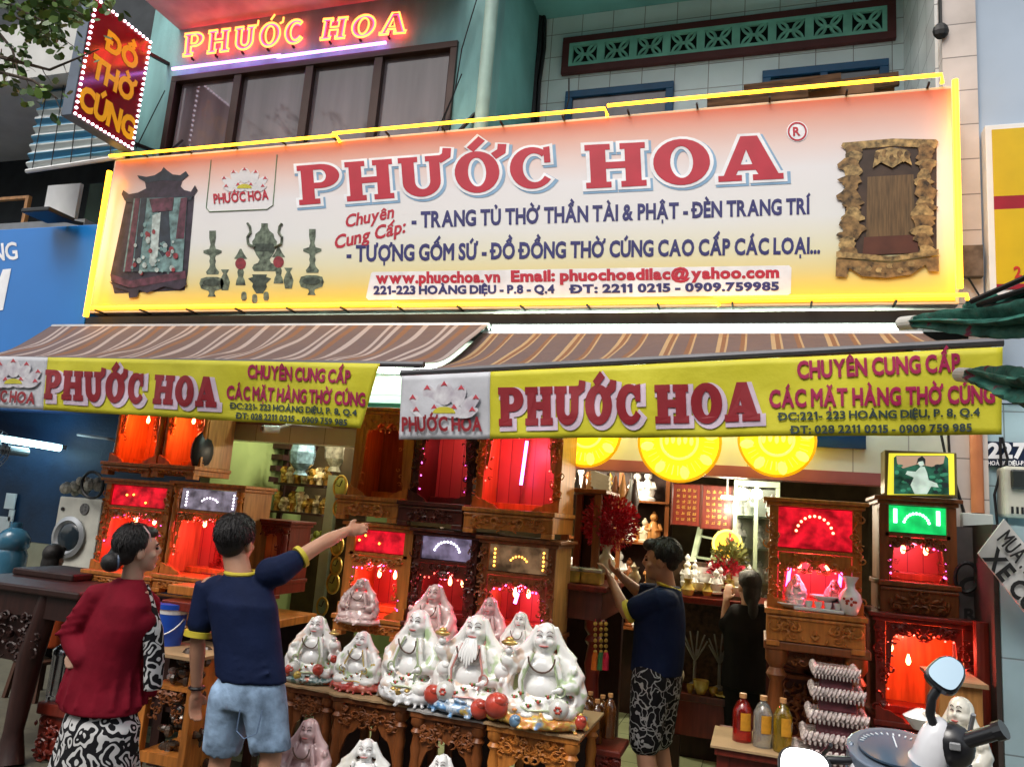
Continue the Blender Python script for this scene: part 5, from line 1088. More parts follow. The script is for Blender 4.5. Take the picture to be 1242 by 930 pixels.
# ceiling downlights
for i, (cx, cy, lb) in enumerate(((897, 580, 'small white downlight under the lintel by the glass cabinet'), (882, 605, 'small lit spotlight in front of the gold plaques'))):
    p = P(cx, cy, 6.4 + i * .6); o = thing('downlight', lb, 'lamp', p, 'downlights in the shop'); build(MB().lathe([(.05, 0), (.055, .012), (.05, .03)], p, 14), 'lamp_face', glow('downlight_face', (1, .93, .75), 3), o); build(MB().cyl(p + V((0, 0, .03)), V((p.x, p.y, 3.0)), .01), 'stem', GREY, o); lamp(o, p - V((0, 0, .06)), 42 - 30 * i, (1, .88, .66), .06)
p0 = thing('fill_lamp', 'added unseen lamp deep in the shop above the hanging figures', 'lamp', (-1.6, 7.4, 2.7)); build(MB().ell((-1.6, 7.4, 2.7), .05, 12, 8), 'bulb', glow('downlight_face', (1, .93, .75), 6), p0); build(MB().cyl((-1.6, 7.4, 2.74), (-1.6, 7.4, 3.0), .012), 'stem', GREY, p0); lamp(p0, (-1.6, 7.2, 2.6), 80, (1, .86, .62), .06)  # unseen lamp, added to brighten the back of the shop
p0 = thing('fill_lamp', 'added unseen lamp over the gold wrapped goods at the left', 'lamp', (-3.6, 6.1, 2.85)); build(MB().ell((-3.6, 6.1, 2.85), .05, 12, 8), 'bulb', glow('downlight_face', (1, .93, .75), 6), p0); build(MB().cyl((-3.6, 6.1, 2.89), (-3.6, 6.1, 3.0), .012), 'stem', GREY, p0); lamp(p0, (-3.6, 5.9, 2.7), 42, (1, .88, .62), .06)  # another unseen lamp, added to brighten the left of the shop
# gold lettered plaques
GPQ = 'red plaques with gold writing'
for i, (q_, lb) in enumerate((((815, 587, 850, 637), 'red wooden plaque with gold writing, left of the pair above the ladder'), ((851, 589, 888, 642), 'red wooden plaque with brighter gold writing, right of the pair above the ladder'))):
    Y = 7.4; x0, x1, z0, z1 = cab_px(*q_, Y); o = thing('gold_plaque', lb, 'plaque', (x0, Y, z0), GPQ); build(MB().box(x0, x1, Y, Y + .03, z0, z1), 'board', W_RED, o, bevel=.006)
    fr = MB().tube([V((x0, Y - .004, z0)), V((x1, Y - .004, z0)), V((x1, Y - .004, z1)), V((x0, Y - .004, z1))], .012, 5, closed=True); build(fr, 'frame', W_MAH, o); calli(x0 + .03, x1 - .03, z0 + .03, z1 - .03, Y - .006, 4, 6, i + 4, GOLDP, o)
# aluminium ladder
ld = thing('ladder', 'pale green metal ladder leaning behind the man in the doorway', 'ladder', P(835, 720, 7.2)); MINT = M('mint_metal', (.34, .42, .30), .4, .3)
a, b = P(815, 790, 7.0), P(850, 640, 7.6); c_, d_ = P(836, 790, 7.0), P(874, 645, 7.6); build(MB().bar(a, b, .05, .03), 'rail', MINT, ld); build(MB().bar(c_, d_, .05, .03), 'rail', MINT, ld)
for t in (.15, .35, .55, .75, .93): build(MB().bar(a.lerp(b, t), c_.lerp(d_, t), .04, .02), 'rung', MINT, ld)
# glass cabinet with white figures
Y = 7.0; x0, x1, z0, z1 = cab_px(888, 590, 945, 742, Y); gcb = thing('glass_cabinet', 'pale green framed glass cabinet full of white figures', 'cabinet', ((x0 + x1) / 2, Y, .05))
fr = MB(); q = .035
for x in (x0, x0 + (x1 - x0) * .45, x1 - q): fr.box(x, x + q, Y, Y + .04, .05, z1)
fr.box(x0, x1, Y + .002, Y + .038, z1, z1 + .05); build(fr, 'frame', MINT, gcb, bevel=.003); build(MB().box(x0, x1, Y + .4, Y + .42, .05, z1), 'back_panel', M('cabinet_back', (.20, .21, .17), .6), gcb)
zs = [z0 + (z1 - z0) * k for k in (0, .23, .5, .76)]
for z in zs: build(MB().box(x0, x1, Y + .05, Y + .4, z - .015, z), 'shelf', MINT, gcb)
build(MB().box(x0 + q, x1 - q, Y + .015, Y + .019, z0, z1), 'glass_pane', M('clear_glass', (.9, .95, .92), .03, trans=1.0, var=0), gcb)
lamp(gcb, ((x0 + x1) / 2, Y + .2, z1 - .05), 4, (1, .95, .8), .05)
def figurine(label, p, h, mat, group, rn, name='figurine'):
    m = MB(); m.lathe([(h * .26, 0), (h * .28, h * .08), (h * .2, h * .14)], p, 10); m.lathe([(h * .2, h * .13), (h * .24, h * .3), (h * .17, h * .55), (h * .08, h * .68)], p, 10); m.ell(p + V((0, 0, h * .8)), h * .13, 8, 6); m.ell(p + V((0, 0, h * .93)), h * .06, 6, 4)
    for s in (-1, 1): m.tube([p + V((s * h * .17, 0, h * .58)), p + V((s * h * .25, -h * .1, h * .42)), p + V((s * h * .06, -h * .2, h * .40))], h * .06, 6)
    return solo(m, name, label, 'figurine', mat, p, group, smooth=True)
rn = random.Random(2); k = 0
for zi, z in enumerate(zs):
    for t in (.12, .33, .60, .85):
        if rn.random() < .85: figurine('white figure in the glass cabinet, %s, %s' % (('bottom shelf', 'third shelf down', 'second shelf down', 'top shelf')[zi], ('at the left end', 'left of the middle', 'right of the middle', 'at the right end')[[.12, .33, .60, .85].index(t)]), V((x0 + (x1 - x0) * t, Y + .2, z)), rn.uniform(.17, .24), PORC, 'white figures in the glass cabinet', rn)
# yellow halo light with foliage and red flowers
p = P(882, 660, 6.9); rr = (P(899, 660, 6.9) - p).length; o = thing('halo_lamp', 'small round yellow halo lamp deep in the shop behind the flowers', 'lamp', p)
build(MB().lathe([(rr, 0), (rr, .03)], p, 28, 'Y'), 'disc_face', M('halo_face', (.7, .4, .03), .4, emit=(1, .55, .05), es=.9), o); build(MB().tube([p + V((rr * math.cos(a), -.005, rr * math.sin(a))) for a in [R(12 * k) for k in range(30)]], .012, 6, closed=True), 'light_ring', glow('halo_ring', (1, .72, .08), 3), o); build(MB().cyl(V((p.x, p.y + .05, p.z)), V((p.x, p.y + .05, .85)), .012), 'stand', IRON, o)
lamp(o, p + V((0, -.15, 0)), 2.5, (1, .7, .25), .1)
figurine('tiny red figure in front of the yellow halo lamp', P(885, 662, 6.8), .12, REDGZ, None, rn)
def tufts(mb, c, r, n, seed, ln=.05, wd=.012, squash=1):
    rn = random.Random(seed)
    for i in range(n):
        d = V((rn.gauss(0, 1), rn.gauss(0, 1), rn.gauss(0, 1) * squash)).normalized() * r * rn.random() ** .45; p = V(c) + d; e = (d.normalized() + V((rn.uniform(-.6, .6), rn.uniform(-.6, .6), rn.uniform(-.3, .6)))).normalized() * ln * rn.uniform(.6, 1.3); s = e.cross(V((rn.random(), rn.random(), rn.random()))).normalized() * wd
        mb.add([p - s * .4, p + e * .5 - s, p + e, p + e * .5 + s], [(0, 1, 2, 3)])
LEAFB = M('dried_leaf', (.16, .17, .05), .6, var=.5, scale=20); REDF = M('red_petal', (.42, .012, .035), .5, var=.5, scale=25)
m = MB(); c = P(885, 677, 6.7); tufts(m, c, .13, 600, 1, .05); m.cyl(c - V((0, 0, .35)), c, .01); solo(m, 'potted_plant', 'olive leafy plant under the yellow halo lamp', 'plant', LEAFB, c)
m = MB(); c = P(878, 697, 6.6); tufts(m, c, .14, 700, 2, .045, .011, .6); m.cyl(c - V((0, 0, .3)), c, .01); solo(m, 'flower_bunch', 'dark red flower bunch beside the pile of porcelain', 'flowers', REDF, c)
# table with porcelain pile
TZ = P(850, 724, 6.3).z; tx0, tx1 = P(815, 724, 6.3).x, P(935, 724, 6.3).x
tb = thing('display_table', 'red edged table heaped with small porcelain pieces at the back of the doorway', 'table', ((tx0 + tx1) / 2, 6.3, .05)); build(MB().box(tx0, tx1, 6.25, 6.9, TZ - .05, TZ), 'table_top', W_RED, tb, bevel=.006)
for x in (tx0 + .05, tx1 - .05): build(MB().box(x - .03, x + .03, 6.3, 6.36, .05, TZ - .05), 'leg', W_DK, tb)
build(MB().box(tx0 + .02, tx1 - .02, 6.8, 6.83, .05, TZ - .05), 'back_board', W_DK, tb)
rn = random.Random(11)
for i in range(46):
    x = tx0 + .05 + (tx1 - tx0 - .25) * rn.random(); y = rn.uniform(6.3, 6.8); p = V((x, y, TZ + rn.uniform(0, .04) + (y - 6.3) * .25)); kind = i % 3; gl = 'small porcelain pieces heaped on the red edged table'
    if kind == 0: figurine('small white porcelain figure in the heap on the red edged table', p, rn.uniform(.12, .2), PORC, 'small porcelain figures in the heap', rn)
    elif kind == 1: h = rn.uniform(.06, .1); solo(MB().lathe([(h * .5, 0), (h * .9, h * .5), (h, h), (h * .9, h * 1.0), (h * .4, h * .3)], p, 12), 'porcelain_bowl', 'small white porcelain bowl in the heap on the red edged table', 'bowl', PORC, p, 'small porcelain bowls in the heap', smooth=True)
    else: h = rn.uniform(.08, .13); solo(MB().lathe([(h * .3, 0), (h * .45, h * .35), (h * .2, h * .75), (h * .28, h)], p, 10), 'small_vase', 'small red and white vase in the heap on the red edged table', 'vase', [REDGZ, PORC, YELGZ][i % 3 if i % 4 else 1], p, 'small vases in the heap', smooth=True)
# wooden stand cabinet, berries, vases, lacquer counter at the man's left
CY_ = 5.25; x0, x1, z0, z1 = cab_px(680, 592, 727, 705, CY_); oc_ = thing('open_cabinet', 'open brown wooden cabinet with plain posts left of the red berries', 'cabinet', ((x0 + x1) / 2, CY_, z0))
for x in (x0, x1 - .05):
    for y in (CY_, CY_ + .4): build(MB().box(x, x + .05, y, y + .05, z0, z1 - .03), 'post', W_BR, oc_, bevel=.006)
build(MB().box(x0 - .03, x1 + .04, CY_ - .04, CY_ + .5, z1 - .03, z1), 'top', W_BR, oc_, bevel=.006); build(MB().box(x0, x1, CY_ + .45, CY_ + .47, z0, z1 - .03), 'back_panel', W_DK, oc_)
a, b = P(664, 712, 5.1), P(738, 712, 5.1); ct = thing('lacquer_counter', 'dark red lacquered counter where the man sets out gold boxes', 'counter', ((a.x + b.x) / 2, 5.1, .05)); zc = z0
build(MB().box(a.x - .1, b.x, 5.02, 5.8, zc - .04, zc - .002), 'counter_top', W_RED, ct, bevel=.008); build(MB().box(a.x - .1, b.x - .03, 5.06, 5.8, zc - .22, zc - .041), 'drawer_band', W_MAH, ct)
m = MB(); turned(m, b.x - .08, 5.12, .05, zc - .22, .05); build(m, 'leg', W_RED, ct, smooth=True); m = MB(); turned(m, a.x + .0, 5.12, .05, zc - .22, .05); build(m, 'leg', W_RED, ct, smooth=True)
build(MB().box(a.x - .1, b.x, 5.7, 5.78, .05, zc - .22), 'back_board', W_DK, ct)
def vase(label, px, bot, top, hw, Y, mat, group=None, neck=.4):
    p = P(px, bot, Y); h = P(px, top, Y).z - p.z; r = (P(px + hw, bot, Y) - p).length
    return solo(MB().lathe([(r * .55, 0), (r * .7, h * .08), (r, h * .38), (r * .85, h * .55), (r * neck, h * .7), (r * neck * .95, h * .82), (r * .75, h), (r * .68, h), (r * neck * .8, h * .8)], p, 20), 'vase', label, 'vase', mat, p, group, smooth=True)
CRV = M('cream_glaze', (.60, .54, .40), .15, var=.12, coat=.5)
vase('tall cream vase holding the red berry twigs', 734, 696, 660, 12, 5.35, CRV); vase('short cream vase behind the hands of the man in the doorway', 769, 708, 687, 8, 5.6, CRV); vase('cream vase on the low altar table behind the man', 823, 829, 800, 7, 6.0, CRV)
m = MB(); c = P(740, 634, 5.4); tufts(m, c, .19, 3400, 4, .032, .007, .85); base = P(734, 662, 5.35)
rn = random.Random(6)
for i in range(26): m.tube([base, base.lerp(c, .5) + V((rn.uniform(-.05, .05), rn.uniform(-.05, .05), 0)), c + V((rn.uniform(-.16, .16), rn.uniform(-.12, .12), rn.uniform(-.1, .14)))], .003, 4)
solo(m, 'berry_twigs', 'bushy spray of red berry twigs in the tall cream vase', 'flowers', REDF, c)
for px_, t, b, w_, mt, lb in ((717, 683, 700, 13, GOLDP, 'gold and white offering box under the hands of the man'), (699, 688, 703, 9, YELGZ, 'yellow offering box at the edge of the lacquered counter')):
    p = P(px_, b, 5.15); p.z = zc; x0 = P(px_ - w_, b, 5.15).x; x1 = P(px_ + w_, b, 5.15).x; o = thing('offering_box', lb, 'box', p, 'offering boxes on the lacquered counter'); build(MB().box(x0, x1, 5.1, 5.24, zc + .001, zc + .075), 'box', mt, o, bevel=.006); build(MB().box(x0 - .008, x1 + .008, 5.092, 5.248, zc + .076, zc + .10), 'lid', CRV, o, bevel=.006)
figurine('small white figure standing at the foot of the open brown cabinet', P(676, 700, 5.14), .2, PORC, None, rn)
# dark shelving crowded with hanging figures at the left of the doorway
x0, x1 = P(690, 600, 7.6).x, P(812, 600, 7.6).x; rk = thing('display_rack', 'dark crowded display rack deep behind the red berries', 'shelf', ((x0 + x1) / 2, 7.6, .05))
for z in (.9, 1.3, 1.7, 2.1, 2.5): build(MB().box(x0, x1, 7.6, 7.95, z - .02, z), 'shelf', W_BR, rk)
for x in (x0, (x0 + x1) / 2, x1 - .04): build(MB().box(x, x + .04, 7.62, 7.66, .05, 2.8), 'upright', W_BR, rk)
build(MB().box(x0, x1, 7.96, 7.98, .05, 2.9), 'back_panel', W_DK, rk)
rn = random.Random(8); cols = [W_BR, W_LT, CRV, W_OR, PORC, GOLDP]
for z in (.9, 1.3, 1.7, 2.1, 2.5):
    for i in range(11):
        x = x0 + .08 + (x1 - x0 - .2) * (i + rn.random() * .6) / 11
        if rn.random() < .8: figurine('carved figure on the dark rack, %s shelf up, %s from the left' % (ORD[[.9, 1.3, 1.7, 2.1, 2.5].index(z)], ORD[i]), V((x, 7.7, z)), rn.uniform(.2, .33), cols[rn.randrange(6)], 'carved figures on the dark rack', rn, 'carved_figure')
for i in range(9):
    p = P(700 + 9 * i + rn.uniform(-3, 3), 570 + rn.uniform(0, 14), 6.6); h = rn.uniform(.22, .4); m = MB().cyl(p, V((p.x, p.y, 2.998)), .004, None, 5).lathe([(.015, 0), (.04, .03), (.03, .1), (.045, .14), (.02, h * .8), (.012, h)], p - V((0, 0, h)), 8)
    solo(m, 'hanging_ornament', 'wooden ornament hanging before the display rack, %s from the left' % ORD[i], 'ornament', [W_DK, W_BR, W_LT, GREY][i % 4], p, 'wooden ornaments hanging from the ceiling', smooth=True)
o = thing('bamboo_roll', 'pale rolled bamboo mats stacked high above the open brown cabinet', 'mat', P(728, 578, 6.2)); 
for k in range(4): a = P(718, 572 + 5 * k, 6.2); build(MB().bar(a, a + V((.16, -.05, -.05)), .035, .03), 'roll', M('pale_bamboo', (.45, .40, .30), .6), o)
# hanging tassels
for i, (x, mt, lb) in enumerate(((722, M('orange_tassel', (.55, .13, .02), .7), 'orange tassel hanging under the lacquered counter'), (729, M('green_tassel', (.04, .14, .05), .7), 'green tassel with gold beads hanging under the counter'), (735, REDF, 'dark red tassel with gold beads hanging under the counter'))):
    p = P(x, 756, 5.0); q = P(x, 790, 5.0); e = P(x, 812, 5.0); o = thing('tassel', lb, 'tassel', p, 'beaded tassels under the counter'); m = MB()
    for k in range(6): m.ell(p.lerp(q, k / 5), .013, 7, 5)
    build(m, 'bead_string', GOLDP, o); build(MB().lathe([(.012, 0), (.02, -.03), (.022, -(q.z - e.z))], q, 8), 'fringe', mt, o); build(MB().cyl(p, V((p.x, p.y, zc - .2)), .003, None, 5), 'cord', REDF, o)
# low altar table with bowls
lz = P(850, 842, 6.2).z; a, b = P(815, 842, 6.2), P(890, 842, 6.2); lt_ = thing('low_altar_table', 'low dark altar table with bowls behind the patterned shorts', 'table', ((a.x + b.x) / 2, 6.2, .05))
build(MB().box(a.x - .1, b.x, 6.15, 6.6, lz - .05, lz), 'table_top', W_MAH, lt_, bevel=.006); build(MB().box(a.x - .1, b.x, 6.2, 6.55, lz - .3, lz - .051), 'carved_band', W_RED, lt_)
for x in (a.x, b.x - .08): build(MB().box(x, x + .07, 6.18, 6.25, .05, lz - .3), 'leg', W_DK, lt_)
for px_, hw, h, lb in ((837, 4, .06, 'tiny gold bowl at the left of the low altar table'), (850, 9, .10, 'gold brown bowl in the middle of the low altar table'), (865, 5, .06, 'small gold cup beside the yellow plate'), (878, 12, .025, 'flat yellow plate at the right of the low altar table')):
    p = P(px_, 838, 6.22); p.z = lz + .001; r = hw * .0066; solo(MB().lathe([(r * .5, 0), (r * .95, h * .5), (r, h), (r * .92, h), (r * .6, h * .3)], p, 14), 'altar_bowl', lb, 'bowl', YELGZ, p, 'bowls on the low altar table', smooth=True)
m = MB().box(P(815, 0, 6.58).x, P(890, 700, 6.58).x, 6.62, 6.66, lz, 1.6); solo(m, 'dark_screen', 'dark lattice screen behind the low altar table', 'screen', M('dark_lattice', (.06, .035, .02), .5, var=.7, scale=24), (b.x, 6.62, lz))
for k, px_ in enumerate((842, 872)):
    p = P(px_, 826, 6.4); p.z = lz; m = MB().lathe([(.05, 0), (.05, .03), (.012, .05), (.012, .2)], p, 10)
    for j in range(9): m.tube([p + V((0, 0, .2)), p + V((.09 * math.cos(j * .7), .0, .36 + .07 * math.sin(j * .7)))], .006, 4)
    solo(m, 'altar_ornament', ['spiky pale metal ornament at the left of the low altar table', 'spiky pale metal ornament at the right of the low altar table'][k], 'ornament', GREY, p, 'spiky ornaments on the low altar table')
# left part: stairs, wrapped goods shelves, clocks
st = thing('staircase', 'dark staircase slanting up behind the green wall at the left', 'stairs', (-3.6, 6.6, .05)); m = MB()
s0, s1 = P(262, 640, 6.4), P(335, 525, 6.4)
for i in range(9):
    t = i / 9; p = s0.lerp(s1, t); m.box(p.x, p.x + .3, 6.3, 6.45, p.z - .05, p.z)
build(m, 'stair_tread', W_DK, st); build(MB().prism([s0 + V((0, .1, -.1)), s1 + V((0, .1, -.1)), s1 + V((.4, .1, -.1)), s0 + V((.5, .1, -.1))], (0, .05, 0)), 'stringer', W_DK, st)
x0, x1 = P(262, 640, 7.0).x, P(425, 600, 7.0).x; build(MB().box(P(300, 640, 6.9).x, x1, 6.92, 6.96, .05, 3.0), 'dark_partition', DARK, st)
GS = 'gold wrapped packages on the left shelves'; GWR = M('gold_wrap', (.50, .30, .07), .2, .5, var=.6, scale=25); CWR = M('clear_wrap', (.5, .42, .25), .15, var=.7, scale=22, coat=.6); PWR = M('pale_wrap', (.45, .43, .36), .15, var=.6, scale=18, coat=.6)
gsh = thing('goods_shelf', 'three tier dark shelf of gold wrapped offerings behind the pointing arm', 'shelf', P(370, 650, 6.2)); rn = random.Random(12)
for r_i, (xa, ya, xb, yb) in enumerate(((338, 584, 399, 590), (329, 618, 396, 624), (338, 664, 396, 668))):
    a, b = P(xa, ya, 6.2), P(xb, yb, 6.2); zz = (a.z + b.z) / 2; build(MB().box(a.x, b.x, 6.12, 6.45, zz - .02, zz), 'shelf', W_DK, gsh)
    for k in range(7):
        x = a.x + (b.x - a.x) * (k + .5) / 7; p = V((x, 6.22, zz)); h = rn.uniform(.10, .17); m = MB()
        for j in range(7): m.ell(p + V((rn.uniform(-.03, .03), rn.uniform(-.03, .03), rn.uniform(.03, h))), rn.uniform(.02, .038), 6, 4)
        m.lathe([(.03, 0), (.035, h * .5), (.012, h * .9), (.03, h * 1.15)], p, 7)
        solo(m, 'wrapped_package', ['gold wrapped package on the top tier of the shelf, %s from the left', 'gold wrapped package on the middle tier of the shelf, %s from the left', 'wrapped package on the bottom tier of the shelf, %s from the left'][r_i] % ORD[k], 'package', [[GWR, CWR], [GWR, CWR], [PWR, M('green_wrap', (.25, .30, .05), .2, var=.5, scale=20)]][r_i][k % 2], p, ['gold packages on the top tier', 'gold packages on the middle tier', 'wrapped packages on the bottom tier'][r_i])
for x in (340, 396): a = P(x, 600, 6.4); build(MB().box(a.x - .015, a.x + .015, 6.42, 6.45, .05, 2.9), 'upright', W_DK, gsh)
for px_, t, b, w_, lb, mt in ((364, 530, 576, 14, 'small blue and silver wrapped vase on the top tier', M('blue_wrap', (.14, .24, .32), .2, var=.6, scale=20, coat=.5)), (405, 520, 572, 13, 'tall pale plastic wrapped lamp beside the top tier', PWR), (424, 530, 572, 10, 'narrow plastic wrapped lamp next to the middle stack', PWR)):
    p = P(px_, b, 6.05); h = P(px_, t, 6.05).z - p.z; r = (P(px_ + w_, b, 6.05) - p).length; m = MB().lathe([(r * .6, 0), (r * .4, h * .12), (r * .9, h * .3), (r, h * .6), (r * .8, h * .85), (r * .3, h)], p, 9); solo(m, 'wrapped_lamp', lb, 'package', mt, p, 'tall wrapped goods at the left')
a = P(402, 576, 5.9); b = P(398, 730, 5.9); o = solo(MB().box(a.x - .03, a.x + .06, 5.9, 5.95, .05, a.z), 'green_post', 'pale green post at the left of the clocks', 'post', MINT, (a.x, 5.9, .05))
cw_ = thing('clock_panel', 'black board behind the column of oval gold clocks', 'panel', P(415, 640, 5.9)); x0, x1, z0, z1 = cab_px(408, 568, 436, 735, 5.9); build(MB().box(x0 - .06, x1, 5.97, 5.99, .05, z1 + .4), 'board', DARK, cw_)
CLK = M('olive_clock_face', (.30, .30, .06), .3, var=.35, scale=9); CLK2 = M('mint_clock_face', (.20, .32, .20), .3, var=.3, scale=9)
for k, (cx, cy, r, mt) in enumerate(((413, 590, 9, CLK), (433, 589, 8, CLK2), (411, 616, 7, CLK), (409, 661, 8, CLK), (408, 686, 7, CLK), (404, 707, 8, CLK), (391, 735, 7, CLK2))):
    p = P(cx, cy, 5.86); rr = r * .0066; o = thing('oval_clock', ['gold oval clock at the top left of the clock column', 'mint green oval clock at the top right of the clock column', 'gold oval clock second from the top of the column', 'gold oval clock by the elbow of the pointing man', 'gold oval clock below the pointing arm', 'gold oval clock lowest on the black board', 'dark green round clock left of the black board'][k], 'clock', p, 'oval clocks on the black board')
    build(MB().ell(p, (rr, .012, rr * 1.5), 16, 6), 'clock_face', mt, o, smooth=True); build(MB().tube([p + V((rr * 1.05 * math.cos(a), -.004, rr * 1.55 * math.sin(a))) for a in [R(18 * i) for i in range(20)]], .010, 5, closed=True), 'rim', GOLDP, o, smooth=True); build(MB().bar(p + V((0, -.013, 0)), p + V((rr * .3, -.013, rr)), .006).bar(p + V((0, -.013, 0)), p + V((-rr * .5, -.013, .01)), .006), 'clock_hands', BLACK, o)
# cctv
p = P(319, 520, 4.7); o = thing('security_camera', 'small white bullet security camera under the left banner', 'camera', p); d = V((-.07, -.09, -.01)); build(MB().cyl(p, p - d, .028), 'housing', WHITE, o, smooth=True); build(MB().cyl(p + d * .02, p + d * .1, .021), 'lens', BLACK, o); build(MB().tube([p - d * .7, p - d * .7 + V((.08, .1, .06)), p + V((.2, .6, .1))], .012, 6), 'mount_arm', WHITE, o)
p = P(246, 548, 4.85); o = solo(MB().ell(p, (.05, .12, .16), 16, 10), 'black_hat', 'black rounded bag hung at the side of the top left cabinets', 'bag', BLACK, p, smooth=True)
# crystal tray stack in its stand at the right
x0, x1, z0, z1 = cab_px(929, 781, 1051, 960, 4.75); sd_ = thing('carved_stand', 'dark carved wooden stand under the big right cabinet holding crystal trays', 'stand', ((x0 + x1) / 2, 4.75, 0))
build(MB().box(x0 - .02, x1 + .02, 4.72, 5.2, z1 - .05, z1 - .004), 'top', W_BR, sd_, bevel=.006)
for x in (x0 + .05, x1 - .05): m = MB(); turned(m, x, 4.78, .0, z1 - .051, .045); build(m, 'post', W_BR, sd_, smooth=True)
build(MB().box(x0, x1, 5.15, 5.18, 0, z1 - .05), 'back_panel', W_MAH, sd_); m = MB(); zz = z1 - .16
for k in range(16): a = R(10 + 11 * k); m.bar((x0 + .24, 5.13, zz - .06), (x0 + .24 + .15 * math.cos(a), 5.13, zz - .06 + .13 * math.sin(a)), .012, .01)
m.box(x0 + .08, x1 - .08, 5.08, 5.14, zz - .09, zz - .07); scrolls(m, x0 + .08, x1 - .08, zz - .4, zz - .12, 5.13, 30, 3, .05); build(m, 'fan_carving', W_BR, sd_); build(MB().box(x0 + .02, x1 - .02, 4.8, 5.15, .18, .22), 'shelf', W_BR, sd_)
m = MB(); m.box(x0 + .06, x1 - .06, 4.79, 4.80, z1 - .12, z1 - .055); scrolls(m, x0 + .1, x1 - .1, z1 - .12, z1 - .06, 4.785, 14, 9, .03); build(m, 'carved_apron', W_BR, sd_)
CRYS = M('cut_crystal', (.62, .52, .50), .08, var=.5, scale=45, coat=.8, bump=.6, bscale=70)
for k, (cx, cy, hw, lb) in enumerate(((1012, 812, 25, 'top crystal tray of the stack, tinted pink by the cabinet light'), (1014, 838, 29, 'second crystal tray from the top of the stack'), (1014, 866, 33, 'third crystal tray of the stack with a beaded edge'), (1012, 892, 38, 'fourth crystal tray of the stack, wider than those above'), (1010, 913, 45, 'widest crystal tray at the bottom of the stack'))):
    p = P(cx, cy, 4.5); w2_ = (P(cx + hw, cy, 4.5) - p).length; o = thing('crystal_tray', lb, 'tray', p, 'crystal trays stacked in the carved stand'); h = .10; pr_ = [(-w2_ * .80, 0), (-w2_ * .86, .03)]
    m = MB().box(p.x - w2_ * .8, p.x + w2_ * .8, p.y - .10, p.y + .12, p.z - .085, p.z + .0); build(m, 'tray_body', M('smoky_crystal', (.13, .035, .045), .08, var=.4, scale=12, coat=.8), o, bevel=.012); m = MB()
    for i in range(13):
        t = -1 + 2 * i / 12; m.ell((p.x + w2_ * t, p.y - .13, p.z + .012), (w2_ * .09, .02, .028), 6, 4, Matrix.Rotation(.5, 3, 'Y')); m.ell((p.x + w2_ * t, p.y - .12, p.z - .015), (w2_ * .07, .02, .02), 6, 4)
    for i in range(4):
        for s in (-1, 1): m.ell((p.x + s * w2_, p.y - .08 + .06 * i, p.z), (.02, .03, .03), 6, 4)
    m.box(p.x - w2_ * .98, p.x + w2_ * .98, p.y - .115, p.y + .13, p.z + .001, p.z + .012); build(m, 'cut_rim', CRYS, o)
# offerings in the big right cabinet
bz = P(990, 742, 4.62).z; ax0, ax1 = P(935, 730, 4.62).x, P(1047, 740, 4.62).x
rz_ = cab_px(931, 605, 1050, 789, 4.70); fl = rz_[2] + .202
vv = vase('round white vase with a red flower mark at the right of the big cabinet', 1031, 746, 700, 15, 4.77, PORC, neck=.42); vv.location.z = fl + .002; m = MB(); rn = random.Random(3); vc = WL[vv] + V((-.01, -.088, .075))
for k in range(9): m.ell(vc + V((rn.uniform(-.03, .03), 0, rn.uniform(-.02, .02))), (.008, .004, .008), 6, 4)
fm = build(m, 'flower_mark', REDGZ, vv)
p = P(995, 752, 4.6); o = thing('offering_tray', 'white tray with five little cups in the big right cabinet', 'tray', p); build(MB().box(p.x - .13, p.x + .13, 4.725, 4.815, fl + .001, fl + .022), 'tray_base', PORC, o, bevel=.006); m = MB()
for k in range(5): build(MB().lathe([(.014, .0), (.021, .02), (.022, .035), (.016, .035)], (p.x - .1 + .05 * k, 4.765, fl + .0225), 10), 'cup', PORC, o, smooth=True)
for cx, cy, lb in ((960, 735, 'shallow white dish at the left of the big right cabinet'), (1000, 722, 'shallow white dish behind the cups in the big right cabinet')):
    p = P(cx, cy, 4.80); p.z = fl + (.003 if cx < 980 else .06); r = .08; solo(MB().lathe([(r * .5, 0), (r, .025), (r * .97, .03), (r * .5, .01)], p, 18), 'offering_dish', lb, 'dish', PORC, p, 'white dishes in the big right cabinet', smooth=True)
# oil bottles
def bottle(label, px, bot, top, hw, Y, liquid, group, refl=True):
    p = P(px, bot, Y); h = P(px, top, Y).z - p.z; r = (P(px + hw, bot, Y) - p).length; o = thing('oil_bottle', label, 'bottle', p, group)
    build(MB().lathe([(r * .9, 0), (r, h * .04), (r * .96, h * .3), (r, h * .5), (r * .96, h * .68), (r * .55, h * .84), (r * .3, h * .88), (r * .3, h * .93)], p, 18), 'bottle_body', M(liquid[0] + '_oil', liquid[1], .05, var=.12, trans=.75, coat=.5), o, smooth=True)
    build(MB().lathe([(r * .36, 0), (r * .36, h * .085)], p + V((0, 0, h * .915)), 14), 'cap', M(liquid[0] + '_cap', liquid[2], .4), o); 
    if refl:
        build(MB().sheet(lambda u, v: p + V((r * 1.03 * math.sin(R(-10 + 60 * u)), -r * 1.03 * math.cos(R(-10 + 60 * u)), h * (.33 + .33 * v))), 8, 1), 'painted_reflection', M('orange_reflection', (.55, .25, .02), .5, var=.25, scale=30), o)  # orange reflection on the bottle, put in as a coloured patch
    return o
CL = (.6, .3, .12)
GB = 'large oil bottles on the cardboard at the right'
bottle('red oil bottle at the left of the three on the cardboard', 900, 904, 840, 12.5, 4.55, ('red', (.55, .02, .015), CL), GB); bottle('clear bottle between the red and the yellow one', 925, 908, 843, 12.5, 4.5, ('clear', (.60, .60, .55), CL), GB); bottle('yellow oil bottle nearest the scooter mirror', 949, 912, 846, 12, 4.46, ('yellow', (.55, .36, .02), CL), GB)
